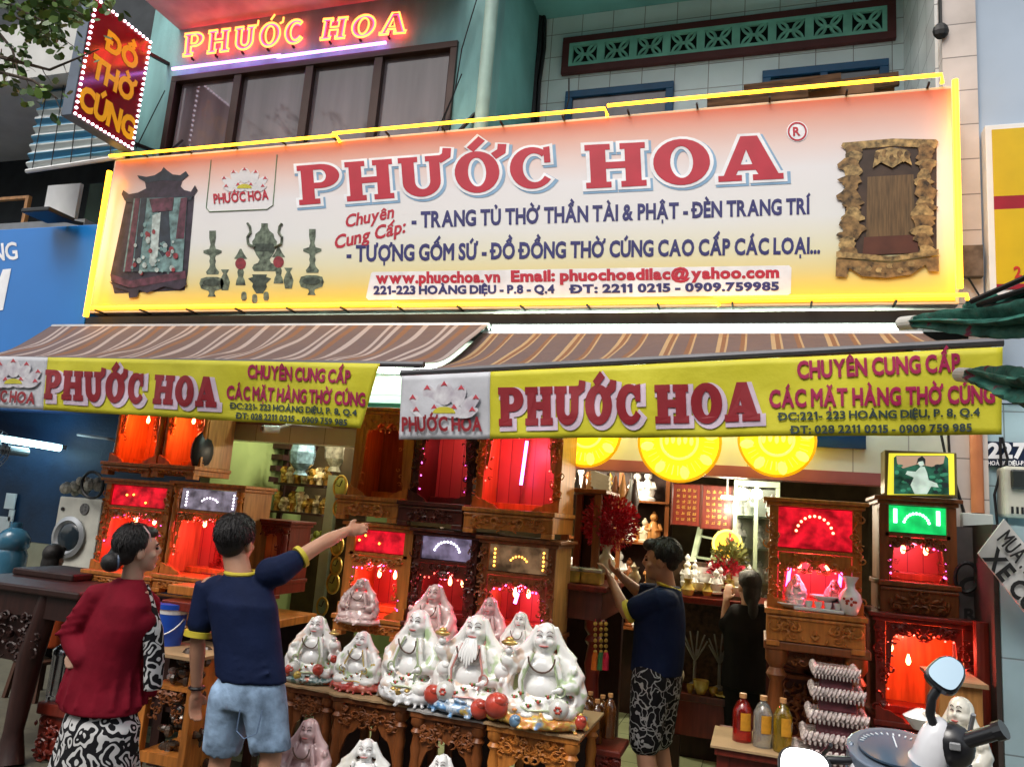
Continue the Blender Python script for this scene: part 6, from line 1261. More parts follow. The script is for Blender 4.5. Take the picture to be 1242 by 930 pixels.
z = P(915, 903, 4.5).z; a, b = P(868, 906, 4.5), P(1000, 912, 4.5); lb_ = thing('low_red_bench', 'low red bench with cardboard under the three oil bottles', 'bench', ((a.x + b.x) / 2, 4.5, 0)); build(MB().box(a.x, b.x, 4.38, 4.9, z - .05, z - .012), 'bench_top', W_RED, lb_, bevel=.006); build(MB().box(a.x - .02, b.x - .1, 4.36, 4.8, z - .011, z), 'cardboard_sheet', CARD, lb_)
for x in (a.x + .04, b.x - .04): build(MB().box(x - .03, x + .03, 4.42, 4.48, 0, z - .05), 'leg', W_RED, lb_)
build(MB().box(a.x + .02, b.x - .02, 4.43, 4.445, z - .2, z - .051), 'apron', W_RED, lb_)
GB2 = 'amber oil bottles on the red stool'
for k, (px_, bot, top, lb) in enumerate(((708, 893, 843, 'amber oil bottle at the front left of the cluster on the red stool'), (722, 900, 847, 'amber oil bottle at the front of the cluster, lowest in the picture'), (738, 894, 840, 'amber oil bottle at the right of the cluster on the red stool'), (714, 884, 838, 'amber oil bottle at the back left of the cluster'), (729, 886, 842, 'amber oil bottle at the back of the cluster between two others'))):
    bottle(lb, px_, bot, top, 8.5, 4.85 + .1 * (k > 2), ('amber', (.30, .10, .02), CL), GB2, False)
z = P(722, 900, 4.85).z; a, b = P(702, 905, 4.8), P(755, 905, 4.8); sto = thing('red_stool', 'red lacquered carved stool under the amber bottles', 'stool', ((a.x + b.x) / 2, 4.85, .05)); build(MB().box(a.x, b.x, 4.74, 5.06, z - .04, z - .002), 'stool_top', W_RED, sto, bevel=.008); m = MB()
for x in (a.x + .04, b.x - .04): m = MB(); m.tube([(x, 4.78, z - .04), (x, 4.74, z * .6), (x, 4.78, .0)], [.03, .035, .025], 8); build(m, 'leg', W_RED, sto)
m = MB().box(a.x, b.x, 4.76, 4.775, z - .14, z - .041); scrolls(m, a.x + .02, b.x - .02, z - .13, z - .05, 4.75, 12, 5, .03); build(m, 'apron', W_RED, sto)
# picture light box on the tall cabinet
PYY = 4.86; x0, x1, z0, z1 = cab_px(1073, 547, 1161, 601, PYY); pb_ = thing('picture_lightbox', 'lit picture box with yellow border on top of the green lit cabinet', 'light box', (x0, PYY, z0)); build(MB().box(x0, x1, PYY, PYY + .16, z0, z1), 'box_frame', M('brass_frame', (.22, .17, .08), .4, .3), pb_, bevel=.006)
ps = yplane(PYY); flat(ps, [(1076, 600), (1078, 549.5), (1157, 550), (1158, 600)], M('lit_yellow_border', (.6, .55, .05), .4, emit=(.85, .75, .05), es=.75), pb_, 1, 'lit_border'); flat(ps, [(1084, 599), (1084, 555), (1087, 552.5), (1147, 552.5), (1150, 556), (1151, 600)], M('lit_dark_leaves', (.02, .06, .04), .3, emit=(.02, .10, .06), es=1, evar=.9, scale=18), pb_, 2, 'picture_ground')
PG = M('lit_pale_robe', (.4, .5, .45), .3, emit=(.42, .52, .44), es=1, evar=.4, scale=16); PSK = M('lit_sky', (.4, .3, .2), .3, emit=(.45, .28, .2), es=.7); PHR = M('lit_hair', (.02, .03, .03), .3, emit=(.02, .03, .03), es=.5); PLF = M('lit_leaf', (.05, .2, .12), .3, emit=(.05, .26, .15), es=.8, evar=.6, scale=20)
flat(ps, [(1087, 553), (1146, 553), (1144, 562), (1130, 566), (1112, 563), (1095, 568), (1088, 562)], PSK, pb_, 2.5, 'picture_sky')
rn = random.Random(3); PIC[0] = []
for k in range(26):
    x = rn.choice((rn.uniform(1087, 1106), rn.uniform(1128, 1147))); y = rn.uniform(562, 597); disc(ps, x, y, rn.uniform(2, 5), rn.uniform(1.5, 3), [PLF, PHR][k % 2], pb_, 2.8 + .04 * k, 'picture_leaf', 8)
pic_end('picture_leaves', pb_)
flat(ps, [(1116, 566), (1110, 572), (1100, 571), (1098, 575), (1108, 579), (1104, 588), (1109, 599), (1124, 599), (1129, 590), (1138, 591), (1136, 586), (1126, 582), (1124, 573), (1121, 566)], PG, pb_, 4.2, 'pictured_figure'); disc(ps, 1117, 561, 3.6, 4.5, PG, pb_, 4.4, 'pictured_head'); flat(ps, [(1111, 563), (1113, 556), (1118, 553), (1122, 557), (1122, 566), (1119, 559), (1114, 560)], PHR, pb_, 4.7, 'pictured_hair')
# wooden block box by the right statue
x0, x1, z0, z1 = cab_px(1140, 826, 1193, 930, 4.4); bxx = thing('wooden_box', 'plain pale wooden box with cardboard behind the glossy right statue', 'box', ((x0 + x1) / 2, 4.4, 0)); build(MB().box(x0, x1, 4.4, 4.75, 0, z1 - .02), 'box_body', W_LT, bxx, bevel=.004); build(MB().box(x0 - .02, x1 + .02, 4.37, 4.78, z1 - .019, z1), 'cardboard_lid', CARD, bxx)
p = P(1118, 884, 3.95); solo(MB().lathe([(.035, 0), (.06, .03), (.075, .05), (.045, .07), (.02, .085)], p, 14), 'white_ingot', 'little white porcelain ingot left of the glossy statue', 'ornament', PORC, p, smooth=True)

# ------------------------------------------------------------------ left side: neighbour's room
fl_ = thing('wall_fluorescent', 'bright bluish fluorescent lamp on the navy wall at the left edge', 'lamp', P(20, 540, 6.6)); a, b = P(-30, 527, 6.6), P(72, 544, 6.6)
build(MB().tube([a, b], .03, 10), 'tube', glow('cold_tube', (.55, .92, 1), 12), fl_, smooth=True); build(MB().bar(a + V((0, .06, .02)), b + V((0, .06, .02)), .06, .05), 'batten', WHITE, fl_)
lamp(fl_, a.lerp(b, .7) + V((0, -.12, 0)), 9, (.55, .85, 1), .15)
fan = thing('wall_fan', 'wire caged fan hanging by the lamp at the left edge', 'fan', P(2, 545, 6.2)); c = P(2, 545, 6.2); m = MB()
for r_ in (.2, .16, .1): m.tube([c + V((r_ * math.cos(a), -.06 + .2 * (.2 - r_), r_ * math.sin(a))) for a in [R(15 * k) for k in range(24)]], .005, 4, closed=True)
for k in range(14): a = R(360 / 14 * k); m.tube([c + V((0, -.1, 0)), c + V((.2 * math.cos(a), -.06, .2 * math.sin(a)))], .003, 4)
build(m, 'wire_cage', GREY, fan); m = MB()
for k in range(3): a = R(120 * k); m.ell(c + V((.09 * math.cos(a), -.03, .09 * math.sin(a))), (.085, .01, .05), 8, 4, Matrix.Rotation(-a, 3, 'Y'))
build(m, 'fan_blade', M('smoky_blade', (.06, .08, .10), .2), fan); build(MB().cyl(c, c + V((0, .3, 0)), .05), 'motor', GREY, fan)
a = P(132, 532, 6.4); b = P(148, 537, 6.4); solo(MB().tube([P(95, 527, 6.6), a, b, P(136, 565, 6.6)], .018, 6), 'white_bracket', 'thin white bracket on the navy wall beside the left stack', 'bracket', WHITE, a)
wm = thing('washing_machine', 'white front loading washing machine left of the red lit cabinets', 'washing machine', P(80, 640, 6.0)); x0, x1, z0, z1 = cab_px(64, 603, 117, 702, 6.0)
build(MB().box(x0, x1, 6.0, 6.5, z0, z1), 'machine_body', M('machine_white', (.62, .62, .55), .35), wm, bevel=.012); c = P(84, 651, 5.99); m = MB(); m.lathe([(.19, .0), (.2, -.03), (.16, -.045), (.135, -.02)], (c.x, 5.998, c.z), 28, 'Y'); build(m, 'door_ring', M('silver_ring', (.42, .44, .46), .3, .5), wm, smooth=True); build(MB().ell((c.x, 5.985, c.z), (.14, .03, .14), 18, 8), 'door_glass', PANED, wm, smooth=True)
c2 = P(102, 617, 5.99); build(MB().lathe([(.055, 0), (.055, -.008)], (c2.x, 5.998, c2.z), 20, 'Y'), 'vent_disc', M('grille_dots', (.12, .12, .12), .5, var=.8, scale=60), wm); build(MB().cyl((x0 + .07, 5.996, z1 - .12), (x0 + .07, 5.985, z1 - .12), .018), 'knob', BLACK, wm)
for k, (cx, cy, lb) in enumerate(((88, 597, 'crumpled clear bag on the washing machine, nearer the navy wall'), (110, 592, 'crumpled clear bag on the washing machine against the red cabinet'))):
    p = P(cx, cy, 6.2); m = MB(); rn = random.Random(k)
    for i in range(14): m.ell(p + V((rn.uniform(-.09, .09), rn.uniform(-.08, .08), rn.uniform(-.01, .08))), rn.uniform(.03, .06), 7, 5)
    solo(m, 'plastic_bag', lb, 'bag', PWR, p, 'plastic bags on the washing machine')
hp_ = solo(MB().tube([P(112 + 13 * math.cos(a), 588 + 16 * math.sin(a), 5.9) for a in [R(20 * k) for k in range(18)]], .014, 6, closed=True), 'black_hoop', 'black rubber hoop hung on the corner of the red lit glass box', 'hoop', BLACK, P(112, 588, 5.9), smooth=True)
solo(MB().lathe([(.13, 0), (.14, .03), (.14, .22), (.12, .27), (.14, .3), (.14, .38), (.10, .44), (.05, .47), (.05, .52)], P(8, 702, 5.6), 20), 'water_bottle', 'big blue water bottle standing on the dark table at the left edge', 'bottle', M('blue_water_plastic', (.06, .20, .32), .12, var=.15, trans=.35), P(8, 702, 5.6), smooth=True)
for k, (l, t, r, b, lb) in enumerate(((6, 598, 18, 617, 'upper white paper note stuck on the navy wall'), (10, 618, 16, 632, 'narrow white paper note under the upper one'), (-6, 626, 11, 646, 'white paper pocket at the left edge of the navy wall'))):
    x0, x1, z0, z1 = cab_px(l, t, r, b, 6.86); solo(MB().box(x0, x1, 6.86, 6.875, z0, z1), 'wall_paper_note', lb, 'paper', WHITE, (x0, 6.86, z0), 'paper notes on the navy wall')
# dark carved table at the left edge
TYY = 4.1; lx = P(40, 800, TYY + .1).x; z = P(45, 712, TYY).z; a = P(-60, 706, TYY); b = P(98, 706, TYY); dt = thing('carved_dark_table', 'big dark rosewood carved table at the left edge', 'table', ((a.x + b.x) / 2, TYY, 0))
build(MB().box(a.x, b.x, TYY, TYY + .9, z - .05, z), 'table_top', W_DK, dt, bevel=.012); build(MB().box(a.x, b.x - .05, TYY + .04, TYY + .08, z - .2, z - .051), 'apron', W_DK, dt); m = MB(); scrolls(m, a.x, lx + .08, z - .46, z - .2, TYY + .05, 110, 7, .045, False, .03); m.box(a.x, lx + .05, TYY + .075, TYY + .1, z - .5, z - .2); build(m, 'openwork_carving', W_DK, dt)
m = MB(); m.tube([(lx + .06, TYY + .1, z - .05), (lx, TYY + .08, z * .6), (lx - .06, TYY + .1, .2), (lx, TYY + .06, 0)], [.07, .08, .06, .09], 10); build(m, 'leg', W_DK, dt, smooth=True)
m = MB(); m.tube([(lx, TYY + .8, z - .05), (lx, TYY + .8, 0)], .06, 10); build(m, 'leg', W_DK, dt); m = MB(); m.tube([(a.x + .2, TYY + .1, z - .05), (a.x + .2, TYY + .1, 0)], .06, 10); build(m, 'leg', W_DK, dt)
a2, b2 = P(28, 700, 4.6), P(100, 712, 4.6); solo(MB().box(a2.x, b2.x, 4.5, 4.95, z + .001, z + .05), 'dark_plank', 'dark polished plank lying along the top of the carved table', 'plank', W_DK, a2, bevel=.01)
# red carved stool and steel lantern behind the woman
a, b = P(45, 850, 4.3), P(92, 850, 4.3); z = a.z; o = thing('carved_red_stool', 'dark red carved stool behind the woman in the red cardigan', 'stool', ((a.x + b.x) / 2, 4.35, 0)); build(MB().box(a.x, b.x + .1, 4.3, 4.7, z - .08, z), 'stool_top', W_RED, o, bevel=.012); m = MB().box(a.x + .02, b.x + .08, 4.33, 4.67, .02, z - .08); scrolls(m, a.x, b.x + .1, .03, z - .1, 4.32, 24, 3, .05); build(m, 'carved_body', W_RED, o)
STEEL = M('polished_steel', (.4, .41, .42), .18, .9, var=.3, scale=12)
for k, (px_, lb) in enumerate(((66, 'tall steel lantern on the red stool, left of the pair'), (82, 'tall steel lantern on the red stool, nearest the woman'))):
    p = P(px_, 850, 4.4); p.z = z; h = .33; o = thing('steel_lantern', lb, 'lantern', p, 'steel lanterns on the red stool'); build(MB().lathe([(.06, 0), (.06, .03), (.05, .035), (.05, h - .04), (.062, h - .035), (.062, h), (.03, h + .03)], p, 16), 'lantern_body', BLACK if k else STEEL, o, smooth=True); m = MB()
    for i in range(8): a = R(45 * i); m.tube([p + V((.055 * math.cos(a), .055 * math.sin(a), .02)), p + V((.055 * math.cos(a), .055 * math.sin(a), h - .02))], .006, 4)
    build(m, 'lantern_bars', STEEL, o)
# honey wood display stand with blue bucket
x0, x1, z0, z1 = cab_px(168, 790, 232, 928, 4.15); hs_ = thing('honey_stand', 'honey wood display stand with cardboard top beside the woman', 'stand', ((x0 + x1) / 2, 4.15, 0))
build(MB().box(x0 - .02, x1 + .03, 4.1, 4.62, z1 - .02, z1), 'cardboard_top', CARD, hs_)
for x in (x0, x1 - .05): build(MB().box(x, x + .05, 4.15, 4.2, 0, z1 - .021), 'post', W_OR, hs_, bevel=.004)
build(MB().box(x0, x1, 4.55, 4.58, 0, z1 - .021), 'back_panel', W_OR, hs_); build(MB().box(x1 - .03, x1 - .008, 4.2, 4.55, .02, z1 - .021), 'side_panel', W_OR, hs_); build(MB().box(x0 + .05, x1 - .05, 4.16, 4.55, z1 - .22, z1 - .2), 'shelf', W_OR, hs_); build(MB().box(x0 + .05, x1 - .05, 4.155, 4.55, .2, .26), 'lower_shelf', W_OR, hs_); m = MB(); scrolls(m, x0 + .05, x1 - .05, z1 - .4, z1 - .23, 4.17, 16, 4, .04); build(m, 'carving', W_BR, hs_)
p = V(((x0 + x1) / 2 - .03, 4.3, z1 - .199)); m = MB(); rn = random.Random(4)
for i in range(9): m.ell(p + V((-.07 + .035 * (i % 5), rn.uniform(-.02, .02), .02 + .035 * (i // 5))), (.03, .03, .024), 7, 5)
solo(m, 'porcelain_cups', 'little pile of pale cups on the shelf of the honey wood stand', 'cups', PORC, p)
p = P(203, 791, 4.35); p.z = z1; h = .24; bk = thing('blue_bucket', 'blue plastic bucket with white band and lid on the honey wood stand', 'bucket', p); BLU = M('blue_plastic', (.012, .07, .42), .3, var=.08)
build(MB().lathe([(.075, 0), (.09, h * .8), (.09, h * .82)], p, 20), 'bucket_body', BLU, bk, smooth=True); build(MB().lathe([(.091, 0), (.093, .03)], p + V((0, 0, h * .83)), 20), 'white_band', WHITE, bk); build(MB().lathe([(.1, 0), (.1, .03), (.05, .036)], p + V((0, 0, h * .83 + .031)), 20), 'lid', BLU, bk, smooth=True); build(MB().tube([p + V((.095 * math.cos(a), -.095 * abs(math.sin(a)) , h * .72 - .1 * abs(math.sin(a)))) for a in [R(18 * i) for i in range(11)]], .005, 5), 'handle', GREY, bk)
for k, (px_, py_, Y, mt, lb) in enumerate(((215, 735, 4.3, W_RED, 'red lacquer tray leaning behind the blue bucket'), (222, 716, 4.4, W_OR, 'orange wooden tray stacked on the counter beside the pointing man'))):
    p = P(px_, py_, Y); solo(MB().box(p.x - .13, p.x + .16, Y, Y + .2, p.z - .03, p.z + .03), 'wooden_tray', lb, 'tray', mt, p, 'wooden trays beside the pointing man', bevel=.006)
m = MB(); rn = random.Random(7); c = P(228, 880, 4.3)
for i in range(90): m.ell(c + V((rn.uniform(-.12, .12), rn.uniform(-.1, .1), rn.uniform(-.35, .45))), (rn.uniform(.02, .06), .03, rn.uniform(.02, .05)), 7, 5)
solo(m, 'wrapped_bundle', 'dark shiny plastic wrapped bundle behind the hand of the pointing man', 'bundle', M('dark_foil', (.07, .045, .03), .18, .2, var=.8, scale=20, coat=.6), c)

# ------------------------------------------------------------------ people
SKIN = M('warm_skin', (.42, .22, .14), .5, var=.08, scale=8, bump=.05, bscale=60); SKINL = M('light_skin', (.52, .32, .23), .5, var=.08, scale=8)
HAIR = M('black_hair', (.010, .008, .008), .5, var=.4, scale=60, bump=.3, bscale=160); EYE = M('dark_eye', (.02, .015, .012), .2); LIPP = M('natural_lips', (.36, .13, .10), .45)
NAVYS = M('navy_jersey', (.007, .013, .042), .75, var=.2, scale=5, bump=.5, bscale=9, detail=3); YTRIM = M('yellow_trim', (.55, .45, .04), .6); JEAN = M('washed_denim', (.22, .32, .46), .75, var=.8, scale=5.5, bump=.6, bscale=11); REDC = M('red_cardigan', (.155, .006, .016), .8, var=.18, scale=9, bump=.5, bscale=8, detail=3); BLKC = M('black_cloth', (.008, .008, .009), .7, var=.3)
def pattern_mat(name, bgc, fgc, scale, thr, lines=False):
    if name in MC: return MC[name]
    m = bpy.data.materials.new(name); m.use_nodes = True; nt = m.node_tree; b = nt.nodes['Principled BSDF']; N = nt.nodes; L = nt.links
    tc = N.new('ShaderNodeTexCoord'); nz = N.new('ShaderNodeTexNoise'); nz.inputs['Scale'].default_value = scale * .7; nz.inputs['Detail'].default_value = 1.5; L.new(tc.outputs['Object'], nz.inputs['Vector'])
    mx = N.new('ShaderNodeMix'); mx.data_type = 'RGBA'; mx.inputs['Factor'].default_value = .16; L.new(tc.outputs['Object'], mx.inputs['A']); L.new(nz.outputs['Color'], mx.inputs['B'])
    vo = N.new('ShaderNodeTexVoronoi'); vo.inputs['Scale'].default_value = scale; vo.feature = 'DISTANCE_TO_EDGE' if lines else 'F1'; L.new(mx.outputs['Result'], vo.inputs['Vector'])
    v = vo.outputs['Distance']
    if not lines:
        s = N.new('ShaderNodeMath'); s.operation = 'MULTIPLY'; s.inputs[1].default_value = 17; L.new(v, s.inputs[0]); s2 = N.new('ShaderNodeMath'); s2.operation = 'SINE'; L.new(s.outputs[0], s2.inputs[0]); v = s2.outputs[0]
    r = N.new('ShaderNodeValToRGB'); r.color_ramp.interpolation = 'CONSTANT'; r.color_ramp.elements[0].color = (*fgc, 1); r.color_ramp.elements[1].color = (*bgc, 1); r.color_ramp.elements[1].position = thr; L.new(v, r.inputs[0]); L.new(r.outputs[0], b.inputs['Base Color']); b.inputs['Roughness'].default_value = .75; b.inputs['Specular IOR Level'].default_value = .1
    MC[name] = m; return m
SKIRT = pattern_mat('black_white_swirl_cloth', (.55, .55, .55), (.012, .012, .014), 13, .18); SHORT2 = pattern_mat('black_shorts_with_line_flowers', (.010, .010, .012), (.30, .30, .30), 17, .055, True)
def strands(T, rz, n, seed, r, drop=.05, back=True):
    rn = random.Random(seed); m = MB()
    for i in range(n):
        th = rn.uniform(0, 6.28); ph = rn.uniform(-.35, 1.5); dx, dy, dz = math.cos(th) * math.cos(ph), math.sin(th) * math.cos(ph), math.sin(ph)
        if dy > .35 and dz < .62: continue
        p = T(dx * r[0], dy * r[1] - .03, dz * r[2] + .045); nn = (p - T(0, -.03, .045)).normalized(); dn = (V((rn.uniform(-.4, .4), rn.uniform(-.4, .4), -1)) - nn * nn.z * -1); dn = (dn - nn * dn.dot(nn)).normalized(); L_ = drop * rn.uniform(.6, 1.3); sd_ = dn.cross(nn) * .0035
        m.add([p - sd_, p + dn * L_ * .5 + nn * .002 - sd_, p + dn * L_ + nn * rn.uniform(-.008, .002), p + dn * L_ * .5 + nn * .002 + sd_], [(0, 1, 2, 3)])
    return m
def limb(m, pts, rs, n=12):
    P_, R_ = [V(pts[0])], [rs[0]]
    for (a, b), (ra, rb) in zip(zip(pts, pts[1:]), zip(rs, rs[1:])):
        a, b = V(a), V(b)
        for t in (.33, .67, 1): P_.append(a.lerp(b, t)); R_.append(ra + (rb - ra) * t)
    m.tube(P_, R_, n); m.ell(P_[0], R_[0], n, 8); m.ell(P_[-1], R_[-1], n, 8)
def head(m, c, yaw, s=1.0, tilt=0):
    """skull, jaw, nose, ears; yaw 0 looks along +Y, positive turns left"""
    rz = Matrix.Rotation(yaw, 3, 'Z') @ Matrix.Rotation(tilt, 3, 'X'); T = lambda x, y, z: V(c) + rz @ V((x * s, y * s, z * s))
    E_ = lambda x, y, z, a, b, d: m.ell(T(x, y, z), (a * s, b * s, d * s), 16, 12, rz)
    E_(0, -.012, .03, .077, .097, .093); E_(0, .03, -.035, .062, .066, .075); E_(0, .062, -.085, .032, .028, .025); E_(0, .095, -.01, .013, .022, .022); m.tube([T(0, .082, .035), T(0, .108, -.012)], [.009 * s, .014 * s], 8); E_(0, .082, .028, .045, .015, .012); E_(0, .085, -.05, .024, .014, .014)
    for q in (-1, 1): E_(q * .078, -.012, -.012, .012, .022, .034); E_(q * .045, .055, -.025, .022, .022, .02)
    return T, rz
def face(root, T, s=1.0):
    m = MB()
    for q in (-1, 1): m.ell(T(q * .031, .082, .008), (.011 * s, .008 * s, .006 * s), 8, 6); m.tube([T(q * .016, .092, .028), T(q * .034, .088, .033), T(q * .050, .074, .028)], .0035 * s, 5)
    build(m, 'eyes_and_brows', EYE, root); build(MB().tube([T(-.02, .092, -.05), T(0, .099, -.05), T(.02, .092, -.05)], [.003 * s, .006 * s, .003 * s], 6), 'lips', LIPP, root)
def hand(m, wrist, d, side, s=1.0, curl=.35, point=False, thumbdir=None):
    """palm and five fingers; d = direction of the hand, side = direction from little finger to thumb"""
    d = V(d).normalized(); side = (V(side) - d * V(side).dot(d)).normalized(); nrm = side.cross(d).normalized(); w_ = V(wrist)
    rot = Matrix((side, d, nrm)).transposed(); m.ell(w_ + d * .045 * s, (.040 * s, .055 * s, .016 * s), 12, 8, rot); m.tube([w_ - d * .02 * s, w_ + d * .03 * s], [.027 * s, .028 * s], 10)
    for i, (off, ln) in enumerate(((.030, .072), (.011, .08), (-.009, .074), (-.028, .058))):
        c = curl if not (point and i == 0) else .05
        if point and i > 0: c = 1.15
        p = w_ + d * .085 * s + side * off * s; pts = [p - d * .03 * s, p]; dd = d.copy()
        for k, f in enumerate((.45, .32, .23)):
            dd = (Matrix.Rotation(-c * (.7 if k else .5), 3, side) @ dd); pts.append(pts[-1] + dd * ln * f * s)
        m.tube(pts, [.0095 * s, .0095 * s, .009 * s, .0085 * s, .007 * s], 7); m.ell(pts[-1], .007 * s, 7, 5)
    p = w_ + d * .025 * s + side * .03 * s; td = (side * .8 + d * .7).normalized(); m.tube([p - side * .01, p + td * .032 * s, p + td * .032 * s + (d * .9 + side * .15 - nrm * curl * .5).normalized() * .034 * s], [.014 * s, .0115 * s, .008 * s], 8)
# --- man pointing, seen from behind
Y0 = 3.7; mp_ = thing('person', 'man in navy yellow trimmed shirt and pale denim shorts, pointing, seen from behind', 'man', (P(290, 800, Y0).x, Y0, 0), 'people at the shop')
hc = P(287, 657, Y0 + .02); nk = P(293, 690, Y0); shL, shR = P(255, 706, Y0), P(338, 692, Y0 + .02); shL.z -= .02
hipc = P(302, 838, Y0); hipL, hipR = P(276, 850, Y0), P(322, 848, Y0); kL, kR = P(268, 916, Y0 + .03), P(329, 914, Y0 + .0)
elR, wrR, hdR = P(390, 659, Y0 + .22), P(420, 644, Y0 + .40), P(424, 642, Y0 + .42); elL, wrL = P(240, 772, Y0 - .02), P(238, 838, Y0 + .05)
b = MB(); T, rz = head(b, hc, R(6), 1.13); b.tube([nk + V((0, 0, -.06)), hc + V((0, -.01, -.05))], [.072, .066], 14)
limb(b, [shR, elR, elR.lerp(wrR, .3), wrR], [.052, .040, .043, .027]); hand(b, wrR, hdR - wrR + V((.02, .02, -.002)), (-.2, .3, 1), 1.0, .3, True); limb(b, [shL, elL, elL.lerp(wrL, .3), wrL], [.052, .040, .043, .027]); hand(b, wrL, (.02, .06, -1), (.5, 1, 0), 1.0, .5)
for h_, k_ in ((hipL, kL), (hipR, kR)):
    f_ = V((k_.x, k_.y - .0, .10)); limb(b, [h_, k_, k_ * .55 + f_ * .45 + V((0, -.02, 0)), f_], [.088, .056, .056, .037]); b.ell(f_ + V((0, .08, -.06)), (.045, .12, .04), 12, 8)
b.loft([((hipc.x, Y0, hipc.z - .06), .15, .11, 0), ((hipc.x, Y0, hipc.z + .15), .14, .1, 0), ((nk.x, Y0, nk.z - .12), .17, .09, 0)], 18)
bake(b, 'body', SKIN, mp_, .008, 3); face(mp_, T, 1.13)
m = MB(); Hh = lambda x, y, z: T(x, y, z)
m.ell(Hh(0, -.028, .048), (0.095, 0.103, 0.099), 16, 12, rz); m.ell(Hh(0, -.055, .0), (0.087, 0.065, 0.084), 14, 10, rz); m.ell(Hh(0, .03, .085), (0.078, 0.067, 0.050), 14, 10, rz); m.ell(Hh(-.072, .01, .03), (0.016, 0.034, 0.050), 10, 8, rz); m.ell(Hh(.072, .01, .03), (0.016, 0.034, 0.050), 10, 8, rz)
bake(m, 'hair', HAIR, mp_, .008, 2); build(strands(T, rz, 2600, 1, (.090, .098, .095)), 'hair_strands', HAIR, mp_)
m = MB(); tz = lambda f: hipc.z + .07 + (nk.z - hipc.z - .1) * f; cx = lambda f: hipc.x + (nk.x - hipc.x) * f
m.loft([((cx(0) + .005, Y0, tz(-.02)), .205, .135, 0), ((cx(.25), Y0, tz(.25)), .20, .13, 0), ((cx(.5), Y0 - .005, tz(.5)), .205, .13, 0), ((cx(.72), Y0 - .015, tz(.72)), .215, .125, 0), ((cx(.88), Y0, tz(.88)), .185, .105, 0), ((nk.x, Y0, nk.z - .025), .085, .075, 0)], 24)
sl_ = shR.lerp(elR, .30); limb(m, [shR + V((-.05, 0, -.015)), shR, sl_], [.085, .082, .068]); sl2 = shL.lerp(elL, .72); limb(m, [shL + V((.05, 0, -.02)), shL, sl2], [.085, .083, .074])
for k in range(5): z = tz(.02 + .07 * k); m.tube([V((hipc.x + .17 - .03 * k, Y0 - .085, z + .05)), V((hipc.x + .05 - .02 * k, Y0 - .118, z - .01)), V((hipc.x - .10, Y0 - .108, z - .03))], [.004, .017, .004], 6)
bake(m, 'shirt', NAVYS, mp_, .011, 3)
m = MB(); d = (sl_ - shR).normalized(); m.tube([sl_ + d * .046, sl_ + d * .070], .0645, 16); d = (sl2 - shL).normalized(); m.tube([sl2 + d * .045, sl2 + d * .075], .076, 16); m.tube([V((nk.x + .083 * math.cos(a), Y0 + .073 * math.sin(a), nk.z - .018 + .008 * math.sin(a))) for a in [R(18 * i) for i in range(20)]], .012, 7, closed=True); build(m, 'yellow_trim', YTRIM, mp_, smooth=True)
m = MB(); rn = random.Random(4)
for h_, k_ in ((hipL + V((.02, 0, .03)), kL), (hipR + V((-.02, 0, .03)), kR)):
    m.tube([h_, h_.lerp(k_, .3), h_.lerp(k_, .6), h_.lerp(k_, .85), k_ + V((0, 0, .035)), k_ + V((0, 0, .028))], [.118, .115, .108, .103, .104, .10], 18); m.ell(h_, .118, 12, 8)
    for k in range(7): z = rn.uniform(.1, .9); c = h_.lerp(k_, z); a = R(rn.uniform(-150, -20)); m.tube([c + V((.1 * math.cos(a), .1 * math.sin(a), .03)), c + V((.104 * math.cos(a + .5), .104 * math.sin(a + .5), -.005)), c + V((.1 * math.cos(a + 1), .1 * math.sin(a + 1), -.02))], [.004, .013, .004], 6)
m.loft([((hipc.x, Y0, hipc.z - .08), .185, .13, 0), ((hipc.x, Y0, hipc.z + .08), .18, .125, 0)], 20); 
bake(m, 'denim_shorts', JEAN, mp_, .011, 3); m = MB(); m.tube([V((hipR.x - .05, Y0 - .139, hipR.z - .03)), V((hipR.x - .05, Y0 - .145, hipR.z - .13)), V((hipR.x + .0, Y0 - .146, hipR.z - .16)), V((hipR.x + .06, Y0 - .13, hipR.z - .13)), V((hipR.x + .065, Y0 - .115, hipR.z - .02))], .004, 4); build(m, 'back_pocket', M('denim_seam', (.10, .15, .24), .7), mp_)
build(MB().tube([wrL + V((.036 * math.cos(a), .036 * math.sin(a), .02)) for a in [R(24 * i) for i in range(15)]], .010, 6, closed=True), 'wristwatch', BLACK, mp_)
# --- woman in red cardigan
Y1 = 3.5; wo = thing('person', 'woman in a red cardigan and black and white skirt, one hand on her hip', 'woman', (P(135, 800, Y1).x, Y1, 0), 'people at the shop')
hc = P(168, 667, Y1); nk = P(158, 700, Y1); shN, elN, wrN = P(121, 722, Y1 - .06), P(86, 770, Y1 - .10), P(103, 803, Y1 - .14); shF = P(180, 728, Y1 + .1); hp_c = P(124, 850, Y1); ch = P(150, 760, Y1)
b = MB(); T, rz = head(b, hc, R(-30), 1.06, R(4)); b.tube([nk + V((0, .02, -.06)), hc + V((-.01, -.01, -.05))], [.06, .05], 14)
limb(b, [shN, elN, wrN], [.05, .045, .028]); hand(b, wrN, (-.55, -.05, -.05), (.1, .1, 1), .92, .35)
b.loft([((hp_c.x, Y1, hp_c.z - .1), .15, .13, 0), ((ch.x, Y1, ch.z), .14, .11, 0), ((nk.x, Y1, nk.z - .06), .12, .08, 0)], 18)
for s in (-1, 1): limb(b, [V((hp_c.x + .07 * s, Y1, .7)), V((hp_c.x + .06 * s, Y1, .44)), V((hp_c.x + .06 * s, Y1, .09))], [.08, .055, .038]); b.ell((hp_c.x + .06 * s + .05, Y1 + .04, .04), (.1, .05, .035), 12, 8)
bake(b, 'body', SKINL, wo, .008, 3); face(wo, T, 1.06)
